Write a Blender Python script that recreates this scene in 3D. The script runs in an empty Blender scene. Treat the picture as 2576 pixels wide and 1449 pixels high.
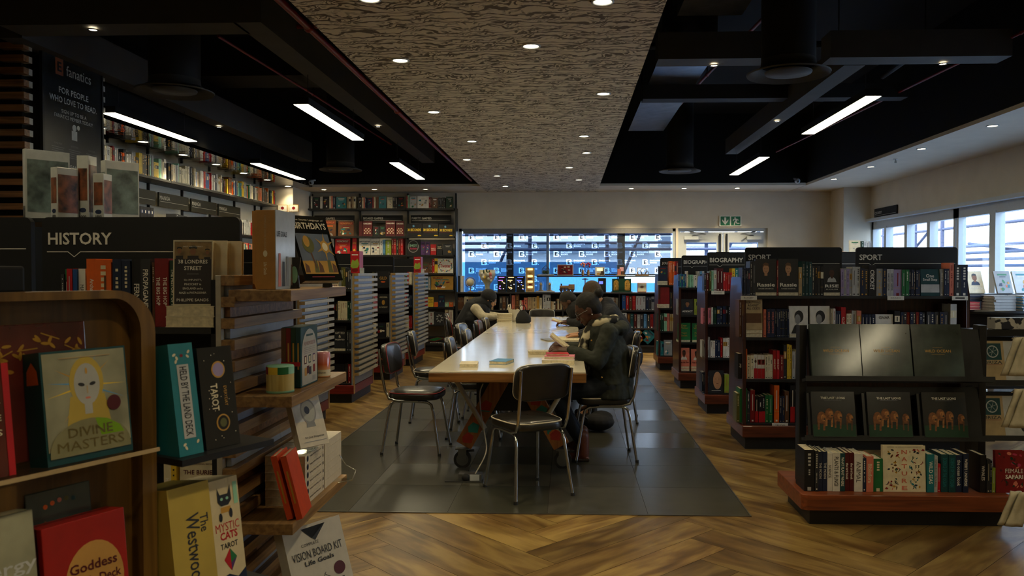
import bpy, bmesh, math, random
from mathutils import Vector, Matrix
PI = math.pi
sc = bpy.context.scene
COL = sc.collection
rad = math.radians
# ------------------------------------------------------------------ camera
F = 2000.0; PPX = 1359.0; PPY = 724.5; YAW = rad(2.03); PITCH = rad(1.19); CAMH = 1.45
cd = bpy.data.cameras.new('camera'); cam = bpy.data.objects.new('camera', cd); COL.objects.link(cam)
cam.location = (0, 0, CAMH); cam.rotation_euler = (PI/2 - PITCH, 0, YAW)
cd.sensor_width = 36.0; cd.lens = 36.0*F/2576.0; cd.shift_x = (1288.0 - PPX)/2576.0
cd.clip_start = 0.05; cd.clip_end = 200
cd.dof.use_dof = True; cd.dof.focus_distance = 5.0; cd.dof.aperture_fstop = 11.0
sc.camera = cam
RC = Matrix.Rotation(YAW, 3, 'Z') @ Matrix.Rotation(PI/2 - PITCH, 3, 'X')
def ray(px, py):
    return RC @ Vector(((px-PPX)/F, -(py-PPY)/F, -1.0))
def at(px, py, Y):
    r = ray(px, py); return Vector((0, 0, CAMH)) + r*(Y/r.y)
def atz(px, py, z):
    r = ray(px, py); return Vector((0, 0, CAMH)) + r*((z-CAMH)/r.z)
def atx(px, py, X):
    r = ray(px, py); return Vector((0, 0, CAMH)) + r*(X/r.x)
def X_(px, Y): return at(px, 683, Y).x
def Z_(py, Y, px=1430): return at(px, py, Y).z
def proj(P):
    v = RC.transposed() @ (Vector(P) - Vector((0, 0, CAMH)))
    return (PPX - F*v.x/v.z, PPY + F*v.y/v.z, -v.z)
# ------------------------------------------------------------------ world and exposure
sc.view_settings.view_transform = 'Standard'; sc.view_settings.look = 'None'
sc.view_settings.gamma = 1.0; sc.view_settings.use_curve_mapping = False
sc.view_settings.exposure = 0.0
W = bpy.data.worlds.new('sky'); sc.world = W; W.use_nodes = True
nt = W.node_tree; bg = nt.nodes['Background']
tc = nt.nodes.new('ShaderNodeTexCoord'); sx = nt.nodes.new('ShaderNodeSeparateXYZ'); cr = nt.nodes.new('ShaderNodeValToRGB')
nt.links.new(tc.outputs['Generated'], sx.inputs[0]); nt.links.new(sx.outputs['Z'], cr.inputs[0]); nt.links.new(cr.outputs[0], bg.inputs[0])
cr.color_ramp.elements[0].position = 0.0; cr.color_ramp.elements[0].color = (.90, .96, 1, 1)
cr.color_ramp.elements[1].position = 0.6; cr.color_ramp.elements[1].color = (.42, .64, 1, 1)
bg.inputs[1].default_value = 7.0
try:
    sc.cycles.max_bounces = 7; sc.cycles.transparent_max_bounces = 10; sc.cycles.diffuse_bounces = 4
    sc.cycles.caustics_reflective = False; sc.cycles.caustics_refractive = False
    sc.cycles.use_denoising = True; sc.cycles.sample_clamp_indirect = 4.0
except Exception: pass
sl_ = bpy.data.lights.new('sun', 'SUN'); sl_.energy = 16; sl_.color = (1, .95, .88); sl_.angle = .01
so_ = bpy.data.objects.new('sun', sl_); COL.objects.link(so_); so_.rotation_euler = (rad(48), 0, rad(-62))   # high behind the shop: lights what stands outside
def portal(loc, rot, sx_, sy_):
    l = bpy.data.lights.new('window_portal', 'AREA'); l.shape = 'RECTANGLE'; l.size = sx_; l.size_y = sy_
    l.cycles.is_portal = True
    o = bpy.data.objects.new('window_portal', l); COL.objects.link(o); o.location = loc; o.rotation_euler = rot
portal((0.0, 14.72, 1.5), (-PI/2, 0, 0), 8.0, 1.6)
portal((5.42, 9.5, 1.5), (0, PI/2, 0), 1.7, 9.0)
# ------------------------------------------------------------------ materials
def lin(c): return tuple(((v/12.92) if v <= .04045 else ((v+.055)/1.055)**2.4) for v in c)
MATS = {}
def hexc(h): return lin(tuple(int(h[i:i+2], 16)/255 for i in (0, 2, 4)))
def base_mat(name):
    m = bpy.data.materials.new(name); m.use_nodes = True; MATS[name] = m
    return m, m.node_tree, m.node_tree.nodes['Principled BSDF']
def mk(name, col, rough=.5, metal=0, var=.06, scale=30, bump=0, coat=0, spec=.5):
    """flat colour with a little procedural wear"""
    if name in MATS: return MATS[name]
    m, nt, b = base_mat(name)
    c = hexc(col) if isinstance(col, str) else col
    n = nt.nodes.new('ShaderNodeTexNoise'); n.inputs['Scale'].default_value = scale; n.inputs['Detail'].default_value = 4
    t = nt.nodes.new('ShaderNodeTexCoord'); nt.links.new(t.outputs['Object'], n.inputs['Vector'])
    r = nt.nodes.new('ShaderNodeValToRGB'); nt.links.new(n.outputs['Fac'], r.inputs[0])
    r.color_ramp.elements[0].color = tuple(v*(1-var*2) for v in c)+(1,); r.color_ramp.elements[0].position = .3
    r.color_ramp.elements[1].color = tuple(min(1, v*(1+var)) for v in c)+(1,); r.color_ramp.elements[1].position = .7
    nt.links.new(r.outputs[0], b.inputs['Base Color'])
    b.inputs['Roughness'].default_value = rough; b.inputs['Metallic'].default_value = metal
    b.inputs['Specular IOR Level'].default_value = spec; b.inputs['Coat Weight'].default_value = coat
    b.inputs['Coat Roughness'].default_value = .12
    if bump:
        bp = nt.nodes.new('ShaderNodeBump'); bp.inputs['Strength'].default_value = bump; bp.inputs['Distance'].default_value = .004
        nt.links.new(n.outputs['Fac'], bp.inputs['Height']); nt.links.new(bp.outputs[0], b.inputs['Normal'])
    return m
def emis(name, col, s):
    m, nt, b = base_mat(name); c = hexc(col) if isinstance(col, str) else col
    b.inputs['Base Color'].default_value = (*c, 1); b.inputs['Emission Color'].default_value = (*c, 1); b.inputs['Emission Strength'].default_value = s
    return m
def glass(name, col=(.9, .97, 1), rough=.02, alpha=.12):
    """thin clear sheet: mostly see-through, with a sharp sheen"""
    m, nt, b = base_mat(name); out = nt.nodes['Material Output']
    tr = nt.nodes.new('ShaderNodeBsdfTransparent'); tr.inputs[0].default_value = (*col, 1)
    gl = nt.nodes.new('ShaderNodeBsdfGlossy'); gl.inputs['Roughness'].default_value = rough
    lw_ = nt.nodes.new('ShaderNodeLayerWeight'); pw = nt.nodes.new('ShaderNodeMath'); pw.operation = 'POWER'; pw.inputs[1].default_value = 5.0; nt.links.new(lw_.outputs['Facing'], pw.inputs[0])
    fr = nt.nodes.new('ShaderNodeMath'); fr.operation = 'MULTIPLY_ADD'; fr.inputs[1].default_value = .6; fr.inputs[2].default_value = .035; nt.links.new(pw.outputs[0], fr.inputs[0])
    mx = nt.nodes.new('ShaderNodeMixShader'); nt.links.new(fr.outputs[0], mx.inputs[0]); nt.links.new(tr.outputs[0], mx.inputs[1]); nt.links.new(gl.outputs[0], mx.inputs[2])
    nt.links.new(mx.outputs[0], out.inputs[0]); return m
def wood(name, c1, c2, axis='X', scale=1.0, rough=.45, coat=0):
    m, nt, b = base_mat(name)
    t = nt.nodes.new('ShaderNodeTexCoord'); mp = nt.nodes.new('ShaderNodeMapping')
    s = {'X': (1.2, 22, 22), 'Y': (22, 1.2, 22), 'Z': (22, 22, 1.2)}[axis]
    mp.inputs['Scale'].default_value = tuple(v*scale for v in s)
    nt.links.new(t.outputs['Object'], mp.inputs[0])
    n = nt.nodes.new('ShaderNodeTexNoise'); n.inputs['Scale'].default_value = 2.2; n.inputs['Detail'].default_value = 8; n.inputs['Distortion'].default_value = .6
    nt.links.new(mp.outputs[0], n.inputs['Vector'])
    r = nt.nodes.new('ShaderNodeValToRGB'); nt.links.new(n.outputs['Fac'], r.inputs[0])
    r.color_ramp.elements[0].position = .32; r.color_ramp.elements[0].color = (*hexc(c2), 1)
    r.color_ramp.elements[1].position = .66; r.color_ramp.elements[1].color = (*hexc(c1), 1)
    nt.links.new(r.outputs[0], b.inputs['Base Color']); b.inputs['Roughness'].default_value = rough; b.inputs['Coat Weight'].default_value = coat
    bp = nt.nodes.new('ShaderNodeBump'); bp.inputs['Strength'].default_value = .15; bp.inputs['Distance'].default_value = .002
    nt.links.new(n.outputs['Fac'], bp.inputs['Height']); nt.links.new(bp.outputs[0], b.inputs['Normal'])
    return m
# book and packaging colours: key -> (hex, spoken name)
PAL = {
 'black': ('15151a', 'black'), 'char': ('2b2d31', 'charcoal'), 'navy': ('16233f', 'navy blue'), 'blue': ('1f4c8a', 'blue'), 'sky': ('5b92c0', 'light blue'),
 'teal': ('17707a', 'teal'), 'dteal': ('0f3f44', 'dark teal'), 'green': ('1f6b3c', 'green'), 'dgreen': ('163a28', 'dark green'), 'lime': ('8da23a', 'lime green'),
 'olive': ('5b5c2c', 'olive'), 'red': ('b01a22', 'red'), 'dred': ('7a1418', 'dark red'), 'maroon': ('4d1016', 'maroon'), 'orange': ('d8601c', 'orange'),
 'yellow': ('dcb936', 'yellow'), 'gold': ('b78a35', 'golden'), 'kraft': ('b98b48', 'brown kraft'), 'tan': ('b09a74', 'tan'), 'brown': ('5d3b22', 'brown'),
 'cream': ('d9cfb0', 'cream'), 'white': ('d8d6cf', 'white'), 'grey': ('8b8d8e', 'grey'), 'lgrey': ('b4b6b6', 'pale grey'), 'pink': ('d67f93', 'pink'),
 'dpink': ('b03258', 'deep pink'), 'purple': ('4f2f66', 'purple'), 'lilac': ('9787b2', 'lilac'), 'mint': ('8fc7a9', 'mint green'), 'salmon': ('cf7863', 'salmon'),
}
for k, (h, _) in PAL.items(): mk(k, h, rough=.42, var=.08, scale=18, spec=.4)
mk('page', 'd6cbab', .8, var=.12, scale=60); mk('ink_white', 'e8e4d8', .5); mk('ink_black', '121212', .5); mk('ink_gold', 'c79a4a', .35, metal=.5)
mk('gloss_dark', '3c4845', .14, coat=.6, var=.3, scale=6, bump=.12); mk('gloss_char', '1d1f22', .2, coat=.5)
mk('skin_dark', '4a2d1f', .5, spec=.35); mk('skin_mid', '8a5f43', .5, spec=.35); mk('skin_light', 'b98a68', .5, spec=.35)
mk('paper_white', 'd9d7cc', .75)
# ------------------------------------------------------------------ mesh builder
_TXT = {}
def text_geo(s, bold):
    if 'M' in s: bold = 0.0
    key = (s, bold)
    if key in _TXT: return _TXT[key]
    c = bpy.data.curves.new('t', 'FONT'); c.body = s; c.size = 1.0; c.resolution_u = 2; c.offset = bold; c.fill_mode = 'FRONT' if hasattr(c, 'fill_mode') else c.fill_mode
    o = bpy.data.objects.new('t', c); me = o.to_mesh()
    vs = [v.co.copy() for v in me.vertices]; fs = [tuple(p.vertices) for p in me.polygons]
    o.to_mesh_clear(); bpy.data.objects.remove(o); bpy.data.curves.remove(c)
    if vs:
        x0 = min(v.x for v in vs); x1 = max(v.x for v in vs); y0 = min(v.y for v in vs); y1 = max(v.y for v in vs)
        sx = max(1e-6, x1-x0); sy = max(1e-6, y1-y0)
        vs = [((v.x-(x0+x1)/2)/sx, (v.y-(y0+y1)/2)/sy) for v in vs]; asp = sx/sy
    else: asp = 1
    _TXT[key] = (vs, fs, asp); return _TXT[key]
RX90 = Matrix.Rotation(PI/2, 4, 'X')
T = Matrix.Translation
def R(a, ax='Z'): return Matrix.Rotation(a, 4, ax)
I4 = Matrix.Identity(4)
class MB:
    def __init__(s): s.v = []; s.f = []; s.m = []; s.sm = []; s.mats = []; s.M = I4.copy()
    def mi(s, mat):
        if mat not in s.mats: s.mats.append(mat)
        return s.mats.index(mat)
    def add(s, vs, fs, mat, smooth=False, M=None):
        b = len(s.v); A = s.M if M is None else s.M @ M
        s.v.extend([A @ Vector(v) for v in vs]); i = s.mi(mat)
        for f in fs: s.f.append(tuple(b+k for k in f)); s.m.append(i); s.sm.append(smooth)
    def box(s, x0, x1, y0, y1, z0, z1, mat, M=None):
        if x0 > x1: x0, x1 = x1, x0
        if y0 > y1: y0, y1 = y1, y0
        if z0 > z1: z0, z1 = z1, z0
        s.add([(x0,y0,z0),(x1,y0,z0),(x1,y1,z0),(x0,y1,z0),(x0,y0,z1),(x1,y0,z1),(x1,y1,z1),(x0,y1,z1)],
              [(0,3,2,1),(4,5,6,7),(0,1,5,4),(1,2,6,5),(2,3,7,6),(3,0,4,7)], mat, False, M)
    def rect(s, cx, cz, w, h, y, mat, M=None, ang=0):   # decal on a plane facing -Y
        c, n = math.cos(ang), math.sin(ang)
        p = [(-w/2,-h/2),(w/2,-h/2),(w/2,h/2),(-w/2,h/2)]
        s.add([(cx+a*c-b*n, y, cz+a*n+b*c) for a, b in p], [(0,1,2,3)], mat, False, M)
    def poly(s, pts, y, mat, M=None):
        s.add([(a, y, b) for a, b in pts], [tuple(range(len(pts)))], mat, False, M)
    def oval(s, cx, cz, rx, rz, y, mat, n=20, M=None, ang=0):
        c, q = math.cos(ang), math.sin(ang); P = []
        for i in range(n):
            a = 2*PI*i/n; u, w = rx*math.cos(a), rz*math.sin(a); P.append((cx+u*c-w*q, cz+u*q+w*c))
        s.poly(P, y, mat, M)
    def text(s, t, cx, cz, w, h, y, mat, bold=0.0, ang=0, M=None):
        vs, fs, asp = text_geo(t, bold)
        if h is None: h = w/asp
        if w is None: w = h*asp
        c, n = math.cos(ang), math.sin(ang)
        s.add([(cx+a*w*c-b*h*n, y, cz+a*w*n+b*h*c) for a, b in vs], fs, mat, False, M)
    def prism(s, pts, y0, y1, mat, M=None, smooth=False):   # outline in x,z extruded along y
        n = len(pts); vs = [(a, y0, b) for a, b in pts]+[(a, y1, b) for a, b in pts]
        fs = [tuple(range(n)), tuple(range(2*n-1, n-1, -1))]
        s.add(vs, fs, mat, False, M); b = len(s.v)-2*n; i = s.mi(mat)
        for k in range(n):
            j = (k+1) % n; s.f.append((b+k, b+n+k, b+n+j, b+j)); s.m.append(i); s.sm.append(smooth)
    def cone(s, p0, p1, r0, r1, mat, n=12, caps=True, M=None):
        p0 = Vector(p0); p1 = Vector(p1); d = (p1-p0)
        q = d.to_track_quat('Z', 'Y').to_matrix() if d.length > 1e-9 else Matrix.Identity(3)
        vs = []
        for p, r in ((p0, r0), (p1, r1)):
            for i in range(n): a = 2*PI*i/n; vs.append(p + q @ Vector((r*math.cos(a), r*math.sin(a), 0)))
        fs = [(i, (i+1) % n, n+(i+1) % n, n+i) for i in range(n)]
        s.add(vs, fs, mat, True, M)
        if caps:
            s.add(vs[:n][::-1], [tuple(range(n))], mat, False, M); s.add(vs[n:], [tuple(range(n))], mat, False, M)
    def tube(s, pts, r, mat, n=8, M=None, closed=False):
        P = [Vector(p) for p in pts]; k = len(P); vs = []; up = None
        rr = r if isinstance(r, (list, tuple)) else [r]*k
        for i, p in enumerate(P):
            a = P[(i-1) % k] if (closed or i > 0) else p; b = P[(i+1) % k] if (closed or i < k-1) else p
            d = (b-a).normalized()
            if up is None: up = Vector((0,0,1)) if abs(d.z) < .9 else Vector((1,0,0))
            x = d.cross(up).normalized(); up = x.cross(d).normalized()
            for j in range(n): t = 2*PI*j/n; vs.append(p + (x*math.cos(t)+up*math.sin(t))*rr[i])
        fs = []
        for i in range(k if closed else k-1):
            for j in range(n):
                i2 = (i+1) % k; fs.append((i*n+j, i*n+(j+1) % n, i2*n+(j+1) % n, i2*n+j))
        s.add(vs, fs, mat, True, M)
        if not closed:
            s.add(vs[:n][::-1], [tuple(range(n))], mat, False, M); s.add(vs[-n:], [tuple(range(n))], mat, False, M)
    def lathe(s, prof, mat, n=24, M=None, smooth=True):
        vs = []; k = len(prof)
        for r, z in prof:
            for i in range(n): a = 2*PI*i/n; vs.append((r*math.cos(a), r*math.sin(a), z))
        fs = [(a*n+i, a*n+(i+1) % n, (a+1)*n+(i+1) % n, (a+1)*n+i) for a in range(k-1) for i in range(n)]
        s.add(vs, fs, mat, smooth, M)
    def ball(s, c, r, mat, n=12, M=None):   # r may be a 3-tuple
        rr = r if isinstance(r, (list, tuple)) else (r, r, r); A = T(Vector(c)) @ Matrix.Diagonal((rr[0], rr[1], rr[2], 1))
        if M is not None: A = M @ A
        k = n//2+1; vs = [(0, 0, -1)]
        for a in range(1, k):
            ph = -PI/2+PI*a/k
            for i in range(n): t = 2*PI*i/n; vs.append((math.cos(ph)*math.cos(t), math.cos(ph)*math.sin(t), math.sin(ph)))
        vs.append((0, 0, 1)); L = len(vs)-1
        fs = [(0, 1+(i+1) % n, 1+i) for i in range(n)]
        for a in range(k-2):
            for i in range(n): p = 1+a*n; fs.append((p+i, p+(i+1) % n, p+n+(i+1) % n, p+n+i))
        p = 1+(k-2)*n; fs += [(p+i, p+(i+1) % n, L) for i in range(n)]
        s.add(vs, fs, mat, True, A)
    def cap(s, p0, p1, r0, r1, mat, n=12, M=None):   # capsule-like limb
        s.cone(p0, p1, r0, r1, mat, n, True, M); s.ball(p0, r0, mat, n, M); s.ball(p1, r1, mat, n, M)
    def build(s, name, parent=None, bevel=0, segs=2):
        me = bpy.data.meshes.new(name); me.from_pydata([tuple(v) for v in s.v], [], s.f)
        for m in s.mats: me.materials.append(MATS[m])
        me.polygons.foreach_set('material_index', s.m); me.polygons.foreach_set('use_smooth', s.sm); me.update()
        o = bpy.data.objects.new(name, me); COL.objects.link(o)
        if parent is not None: o.parent = parent
        if bevel:
            b = o.modifiers.new('bevel', 'BEVEL'); b.width = bevel; b.segments = segs; b.limit_method = 'ANGLE'; b.angle_limit = rad(40)
        return o
def tag(o, label=None, cat=None, group=None, kind=None):
    if label: o['label'] = label
    if cat: o['category'] = cat
    if group: o['group'] = group
    if kind: o['kind'] = kind
    return o
def thing(name, label, cat, loc=(0,0,0), rz=0, group=None):
    o = bpy.data.objects.new(name, None); o.empty_display_size = .1; COL.objects.link(o)
    o.location = loc; o.rotation_euler = (0, 0, rz); return tag(o, label, cat, group)
def struct(o, label=None): return tag(o, label, None, None, 'structure')
def kids(o): return [c for c in bpy.data.objects if c.parent == o]
def copy_tree(o, parent=None, children=None):
    ch = children if children is not None else CH(o)
    c = o.copy(); COL.objects.link(c)
    if parent is not None: c.parent = parent
    for k in ch: copy_tree(k, c)
    return c
def CH(o):
    return [c for c in COL.objects if c.parent == o]
def part(name, mat, parent, fn, bevel=0):
    mb = MB(); fn(mb); return mb.build(name, parent, bevel)
def boxp(name, parent, x0, x1, y0, y1, z0, z1, mat, bevel=0):
    mb = MB(); mb.box(x0, x1, y0, y1, z0, z1, mat); return mb.build(name, parent, bevel)
def setM(o, M): o.matrix_world = M; return o
ORDW = ['first','second','third','fourth','fifth','sixth','seventh','eighth','ninth','tenth','eleventh','twelfth','thirteenth','fourteenth','fifteenth','sixteenth','seventeenth','eighteenth','nineteenth']
TENS = ['','','twent','thirt','fort','fift','sixt','sevent']
def ordw(i):   # 0-based
    if i < 19: return ORDW[i]
    t, u = divmod(i+1, 10)
    return TENS[t]+'ieth' if u == 0 else TENS[t]+'y-'+ORDW[u-1]
# ------------------------------------------------------------------ structure materials
mk('wall_paint', 'cfc6b4', .85, var=.03, scale=4); mk('white_frame', 'b9c0c6', .5, var=.02); mk('black_paint', '0d0d0c', .8, var=.1, scale=3, spec=.2)
mk('duct_black', '191817', .7, var=.1, scale=5, spec=.3); mk('tray_grey', '35322c', .7, var=.1, scale=5); mk('pipe_red', '7c1712', .45)
mk('foil', '4a4a4c', .35, metal=.6, var=.3, scale=7, bump=.8)
mk('metal_black', '131416', .45, var=.05); mk('metal_dark', '22252a', .4, metal=.3); mk('chrome', 'b9bab8', .18, metal=1, var=.02); mk('steel', '7d7f80', .35, metal=.9)
mk('sign_black', '101114', .6, var=.04, scale=8, spec=.3); mk('sign_ink', 'cfccc2', .5)
wood('mahogany', '6d3420', '421b10', 'X', 1, .35, .2); wood('mahogany_dark', '4a2318', '2a120b', 'Z', 1, .38, .15)
wood('oak', '957448', '66492a', 'Y', 1, .45); wood('oak_end', 'a87c4c', '7d5630', 'Z', 1, .5); wood('oak_front', '8f653a', '62401f', 'X', 1, .45); mk('slat_pale', 'a8a294', .45, var=.06); mk('slat_back', '8c95a4', .35, var=.05)
mk('slat_tan', 'a48552', .5, var=.1, scale=40); wood('oak_near', '6b4c20', '463010', 'Z', .9, .4); mk('mirror_soffit', '5d574b', .06, metal=1, var=.02, spec=.8)
mk('kick_black', '0e0f11', .5)
def wavy_bump(m):
    nt = m.node_tree; b = nt.nodes['Principled BSDF']; n = nt.nodes.new('ShaderNodeTexNoise'); n.inputs['Scale'].default_value = 5; t = nt.nodes.new('ShaderNodeTexCoord')
    nt.links.new(t.outputs['Object'], n.inputs[0]); bp = nt.nodes.new('ShaderNodeBump'); bp.inputs['Strength'].default_value = .35; bp.inputs['Distance'].default_value = .02
    nt.links.new(n.outputs['Fac'], bp.inputs['Height']); nt.links.new(bp.outputs[0], b.inputs['Normal'])
wavy_bump(MATS['mirror_soffit'])
emis('lamp_lens', (1, .84, .56), 22); emis('lamp_strip', (1, .87, .56), 24)
def wallpaper():
    m, nt, b = base_mat('wallpaper'); L = nt.links.new; N = nt.nodes.new
    t = N('ShaderNodeTexCoord'); mp = N('ShaderNodeMapping'); L(t.outputs['Object'], mp.inputs[0]); mp.inputs['Scale'].default_value = (1.5, 1.8, 1)
    warp = N('ShaderNodeTexNoise'); warp.inputs['Scale'].default_value = 2.4; warp.inputs['Detail'].default_value = 3; L(mp.outputs[0], warp.inputs['Vector'])
    vm = N('ShaderNodeVectorMath'); vm.operation = 'MULTIPLY_ADD'; vm.inputs[1].default_value = (.55, .55, 0); L(warp.outputs['Color'], vm.inputs[0]); L(mp.outputs[0], vm.inputs[2])
    w = N('ShaderNodeTexWave'); w.wave_type = 'BANDS'; w.bands_direction = 'DIAGONAL'; w.inputs['Scale'].default_value = 7; w.inputs['Distortion'].default_value = 9
    w.inputs['Detail'].default_value = 3; w.inputs['Detail Scale'].default_value = 1.6; L(vm.outputs[0], w.inputs['Vector'])
    w2 = N('ShaderNodeTexWave'); w2.wave_type = 'BANDS'; w2.bands_direction = 'Y'; w2.inputs['Scale'].default_value = 2.2; w2.inputs['Distortion'].default_value = 6
    w2.inputs['Detail'].default_value = 4; L(vm.outputs[0], w2.inputs['Vector'])
    k = N('ShaderNodeTexNoise'); k.inputs['Scale'].default_value = 4.5; k.inputs['Detail'].default_value = 5; L(mp.outputs[0], k.inputs['Vector'])
    r1 = N('ShaderNodeValToRGB'); r1.color_ramp.elements[0].position = .34; r1.color_ramp.elements[1].position = .46; L(w.outputs['Fac'], r1.inputs[0])
    rk = N('ShaderNodeValToRGB'); rk.color_ramp.elements[0].position = .44; rk.color_ramp.elements[1].position = .56; L(k.outputs['Fac'], rk.inputs[0])
    r2 = N('ShaderNodeValToRGB'); r2.color_ramp.elements[0].position = .06; r2.color_ramp.elements[1].position = .16; L(w2.outputs['Fac'], r2.inputs[0])
    mx = N('ShaderNodeMath'); mx.operation = 'MAXIMUM'; L(r1.outputs[0], mx.inputs[0]); L(rk.outputs[0], mx.inputs[1])
    mn = N('ShaderNodeMath'); mn.operation = 'MINIMUM'; L(mx.outputs[0], mn.inputs[0]); L(r2.outputs[0], mn.inputs[1])
    c = N('ShaderNodeMix'); c.data_type = 'RGBA'; L(mn.outputs[0], c.inputs[0]); c.inputs[6].default_value = (*hexc('5a4d38'), 1); c.inputs[7].default_value = (*hexc('ddd2b8'), 1)
    L(c.outputs[2], b.inputs['Base Color']); b.inputs['Roughness'].default_value = .75
wallpaper()
def plank_mat():
    m, nt, b = base_mat('planks'); L = nt.links.new; N = nt.nodes.new
    uv = N('ShaderNodeUVMap'); uv.uv_map = 'UVMap'; at_ = N('ShaderNodeAttribute'); at_.attribute_name = 'rnd'
    mp = N('ShaderNodeMapping'); mp.inputs['Scale'].default_value = (1.1, 6.5, 1); L(uv.outputs[0], mp.inputs[0])
    n = N('ShaderNodeTexNoise'); n.inputs['Scale'].default_value = 1.5; n.inputs['Detail'].default_value = 9; n.inputs['Distortion'].default_value = 1.1; L(mp.outputs[0], n.inputs['Vector'])
    n2 = N('ShaderNodeTexNoise'); n2.inputs['Scale'].default_value = 2.6; n2.inputs['Detail'].default_value = 3; mp2 = N('ShaderNodeMapping'); mp2.inputs['Scale'].default_value = (1, 3, 1)
    L(uv.outputs[0], mp2.inputs[0]); L(mp2.outputs[0], n2.inputs['Vector'])
    r = N('ShaderNodeValToRGB'); L(n.outputs['Fac'], r.inputs[0]); e = r.color_ramp.elements
    e[0].position = .30; e[0].color = (*hexc('584019'), 1); e[1].position = .62; e[1].color = (*hexc('8f7642'), 1); q = e.new(.46); q.color = (*hexc('74592e'), 1)
    r2 = N('ShaderNodeValToRGB'); L(n2.outputs['Fac'], r2.inputs[0]); r2.color_ramp.elements[0].position = .35; r2.color_ramp.elements[0].color = (.55, .50, .44, 1); r2.color_ramp.elements[1].position = .55; r2.color_ramp.elements[1].color = (1, 1, 1, 1)
    mu = N('ShaderNodeMix'); mu.data_type = 'RGBA'; mu.blend_type = 'MULTIPLY'; mu.inputs[0].default_value = 1; L(r.outputs[0], mu.inputs[6]); L(r2.outputs[0], mu.inputs[7])
    mr = N('ShaderNodeMapRange'); L(at_.outputs['Fac'], mr.inputs[0]); mr.inputs[3].default_value = .62; mr.inputs[4].default_value = 1.12
    m3 = N('ShaderNodeMix'); m3.data_type = 'RGBA'; m3.blend_type = 'MULTIPLY'; m3.inputs[0].default_value = 1; L(mu.outputs[2], m3.inputs[6]); L(mr.outputs[0], m3.inputs[7])
    L(m3.outputs[2], b.inputs['Base Color']); b.inputs['Roughness'].default_value = .36
    mk('plank_edge', '2a1a0b', .8)
plank_mat()
def herringbone():
    W_, L_ = .225, 1.25; g = .0025; s2 = math.sqrt(.5); vs = []; fs = []; uvs = []; rn = []; rng = random.Random(4)
    ox, oy = -.06, 4.55
    def addp(x, y, w, h):
        cx, cy = x+w/2, y+h/2; wx, wy = (cx-cy)*s2+ox, (cx+cy)*s2+oy
        if wx < -6.2 or wx > 6.2 or wy < -3.2 or wy > 15.5: return
        k = len(vs); q = rng.random(); ou, ov = rng.uniform(0, 90), rng.uniform(0, 90)
        for a, b in ((x+g/2, y+g/2), (x+w-g/2, y+g/2), (x+w-g/2, y+h-g/2), (x+g/2, y+h-g/2)):
            vs.append(((a-b)*s2+ox, (a+b)*s2+oy, 0.0))
            la, lb = a-x, b-y
            uvs.append((ou+(la if w > h else lb), ov+(lb if w > h else la)))
        fs.append((k, k+1, k+2, k+3)); rn.append(q)
    for i in range(-75, 76):
        for j in range(-14, 15):
            a = i*W_+j*L_; b = i*W_-j*L_
            addp(a, b, L_, W_); addp(a, b+W_, W_, L_)
    bm = bmesh.new(); uvl = bm.loops.layers.uv.new('UVMap'); cl = bm.faces.layers.float.new('rnd')
    bv = [bm.verts.new(v) for v in vs]
    for k, f in enumerate(fs):
        fc = bm.faces.new([bv[i] for i in f]); fc[cl] = rn[k]
        for l, i in zip(fc.loops, f): l[uvl].uv = uvs[i]
    for co, no in (((-5.3,0,0),(-1,0,0)), ((5.2,0,0),(1,0,0)), ((0,-2.5,0),(0,-1,0)), ((0,14.6,0),(0,1,0))):
        bmesh.ops.bisect_plane(bm, geom=bm.verts[:]+bm.edges[:]+bm.faces[:], plane_co=co, plane_no=no, clear_outer=True)
    # dark grout bed just below the planks
    me = bpy.data.meshes.new('floor'); bm.to_mesh(me); bm.free(); me.materials.append(MATS['planks']); me.materials.append(MATS['plank_edge'])
    o = bpy.data.objects.new('floor', me); COL.objects.link(o); struct(o)
    mb = MB(); mb.box(-5.5, 5.4, -2.6, 14.8, -.12, -.0015, 'plank_edge'); struct(mb.build('floor_slab'))
herringbone()
# tiled zone under the table: 5 columns of 600 mm tiles
for i in range(6): mk('tile%d' % i, ['3b3a31', '41403a', '37372e', '46443a', '3f3d33', '34342e'][i], [.26, .32, .3, .22, .28, .34][i], var=.10, scale=9)
mk('grout', '1b1a15', .8)
mb = MB(); rng = random.Random(2); TX0, TY0 = -1.925, 4.72
mb.box(TX0, TX0+3.0, TY0, TY0+8.4, .0005, .0035, 'grout')
for i in range(5):
    for j in range(14):
        mb.box(TX0+i*.6+.0015, TX0+i*.6+.5985, TY0+j*.6+.0015, TY0+j*.6+.5985, .001, .0045, 'tile%d' % rng.randrange(6))
struct(mb.build('floor_tiles'))
mb = MB(); mb.box(TX0-.008, TX0, TY0-.008, TY0+8.4, 0, .006, 'steel'); mb.box(TX0+3, TX0+3.008, TY0-.008, TY0+8.4, 0, .006, 'steel'); mb.box(TX0, TX0+3, TY0-.008, TY0, 0, .006, 'steel')
struct(mb.build('trim_1'))
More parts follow.
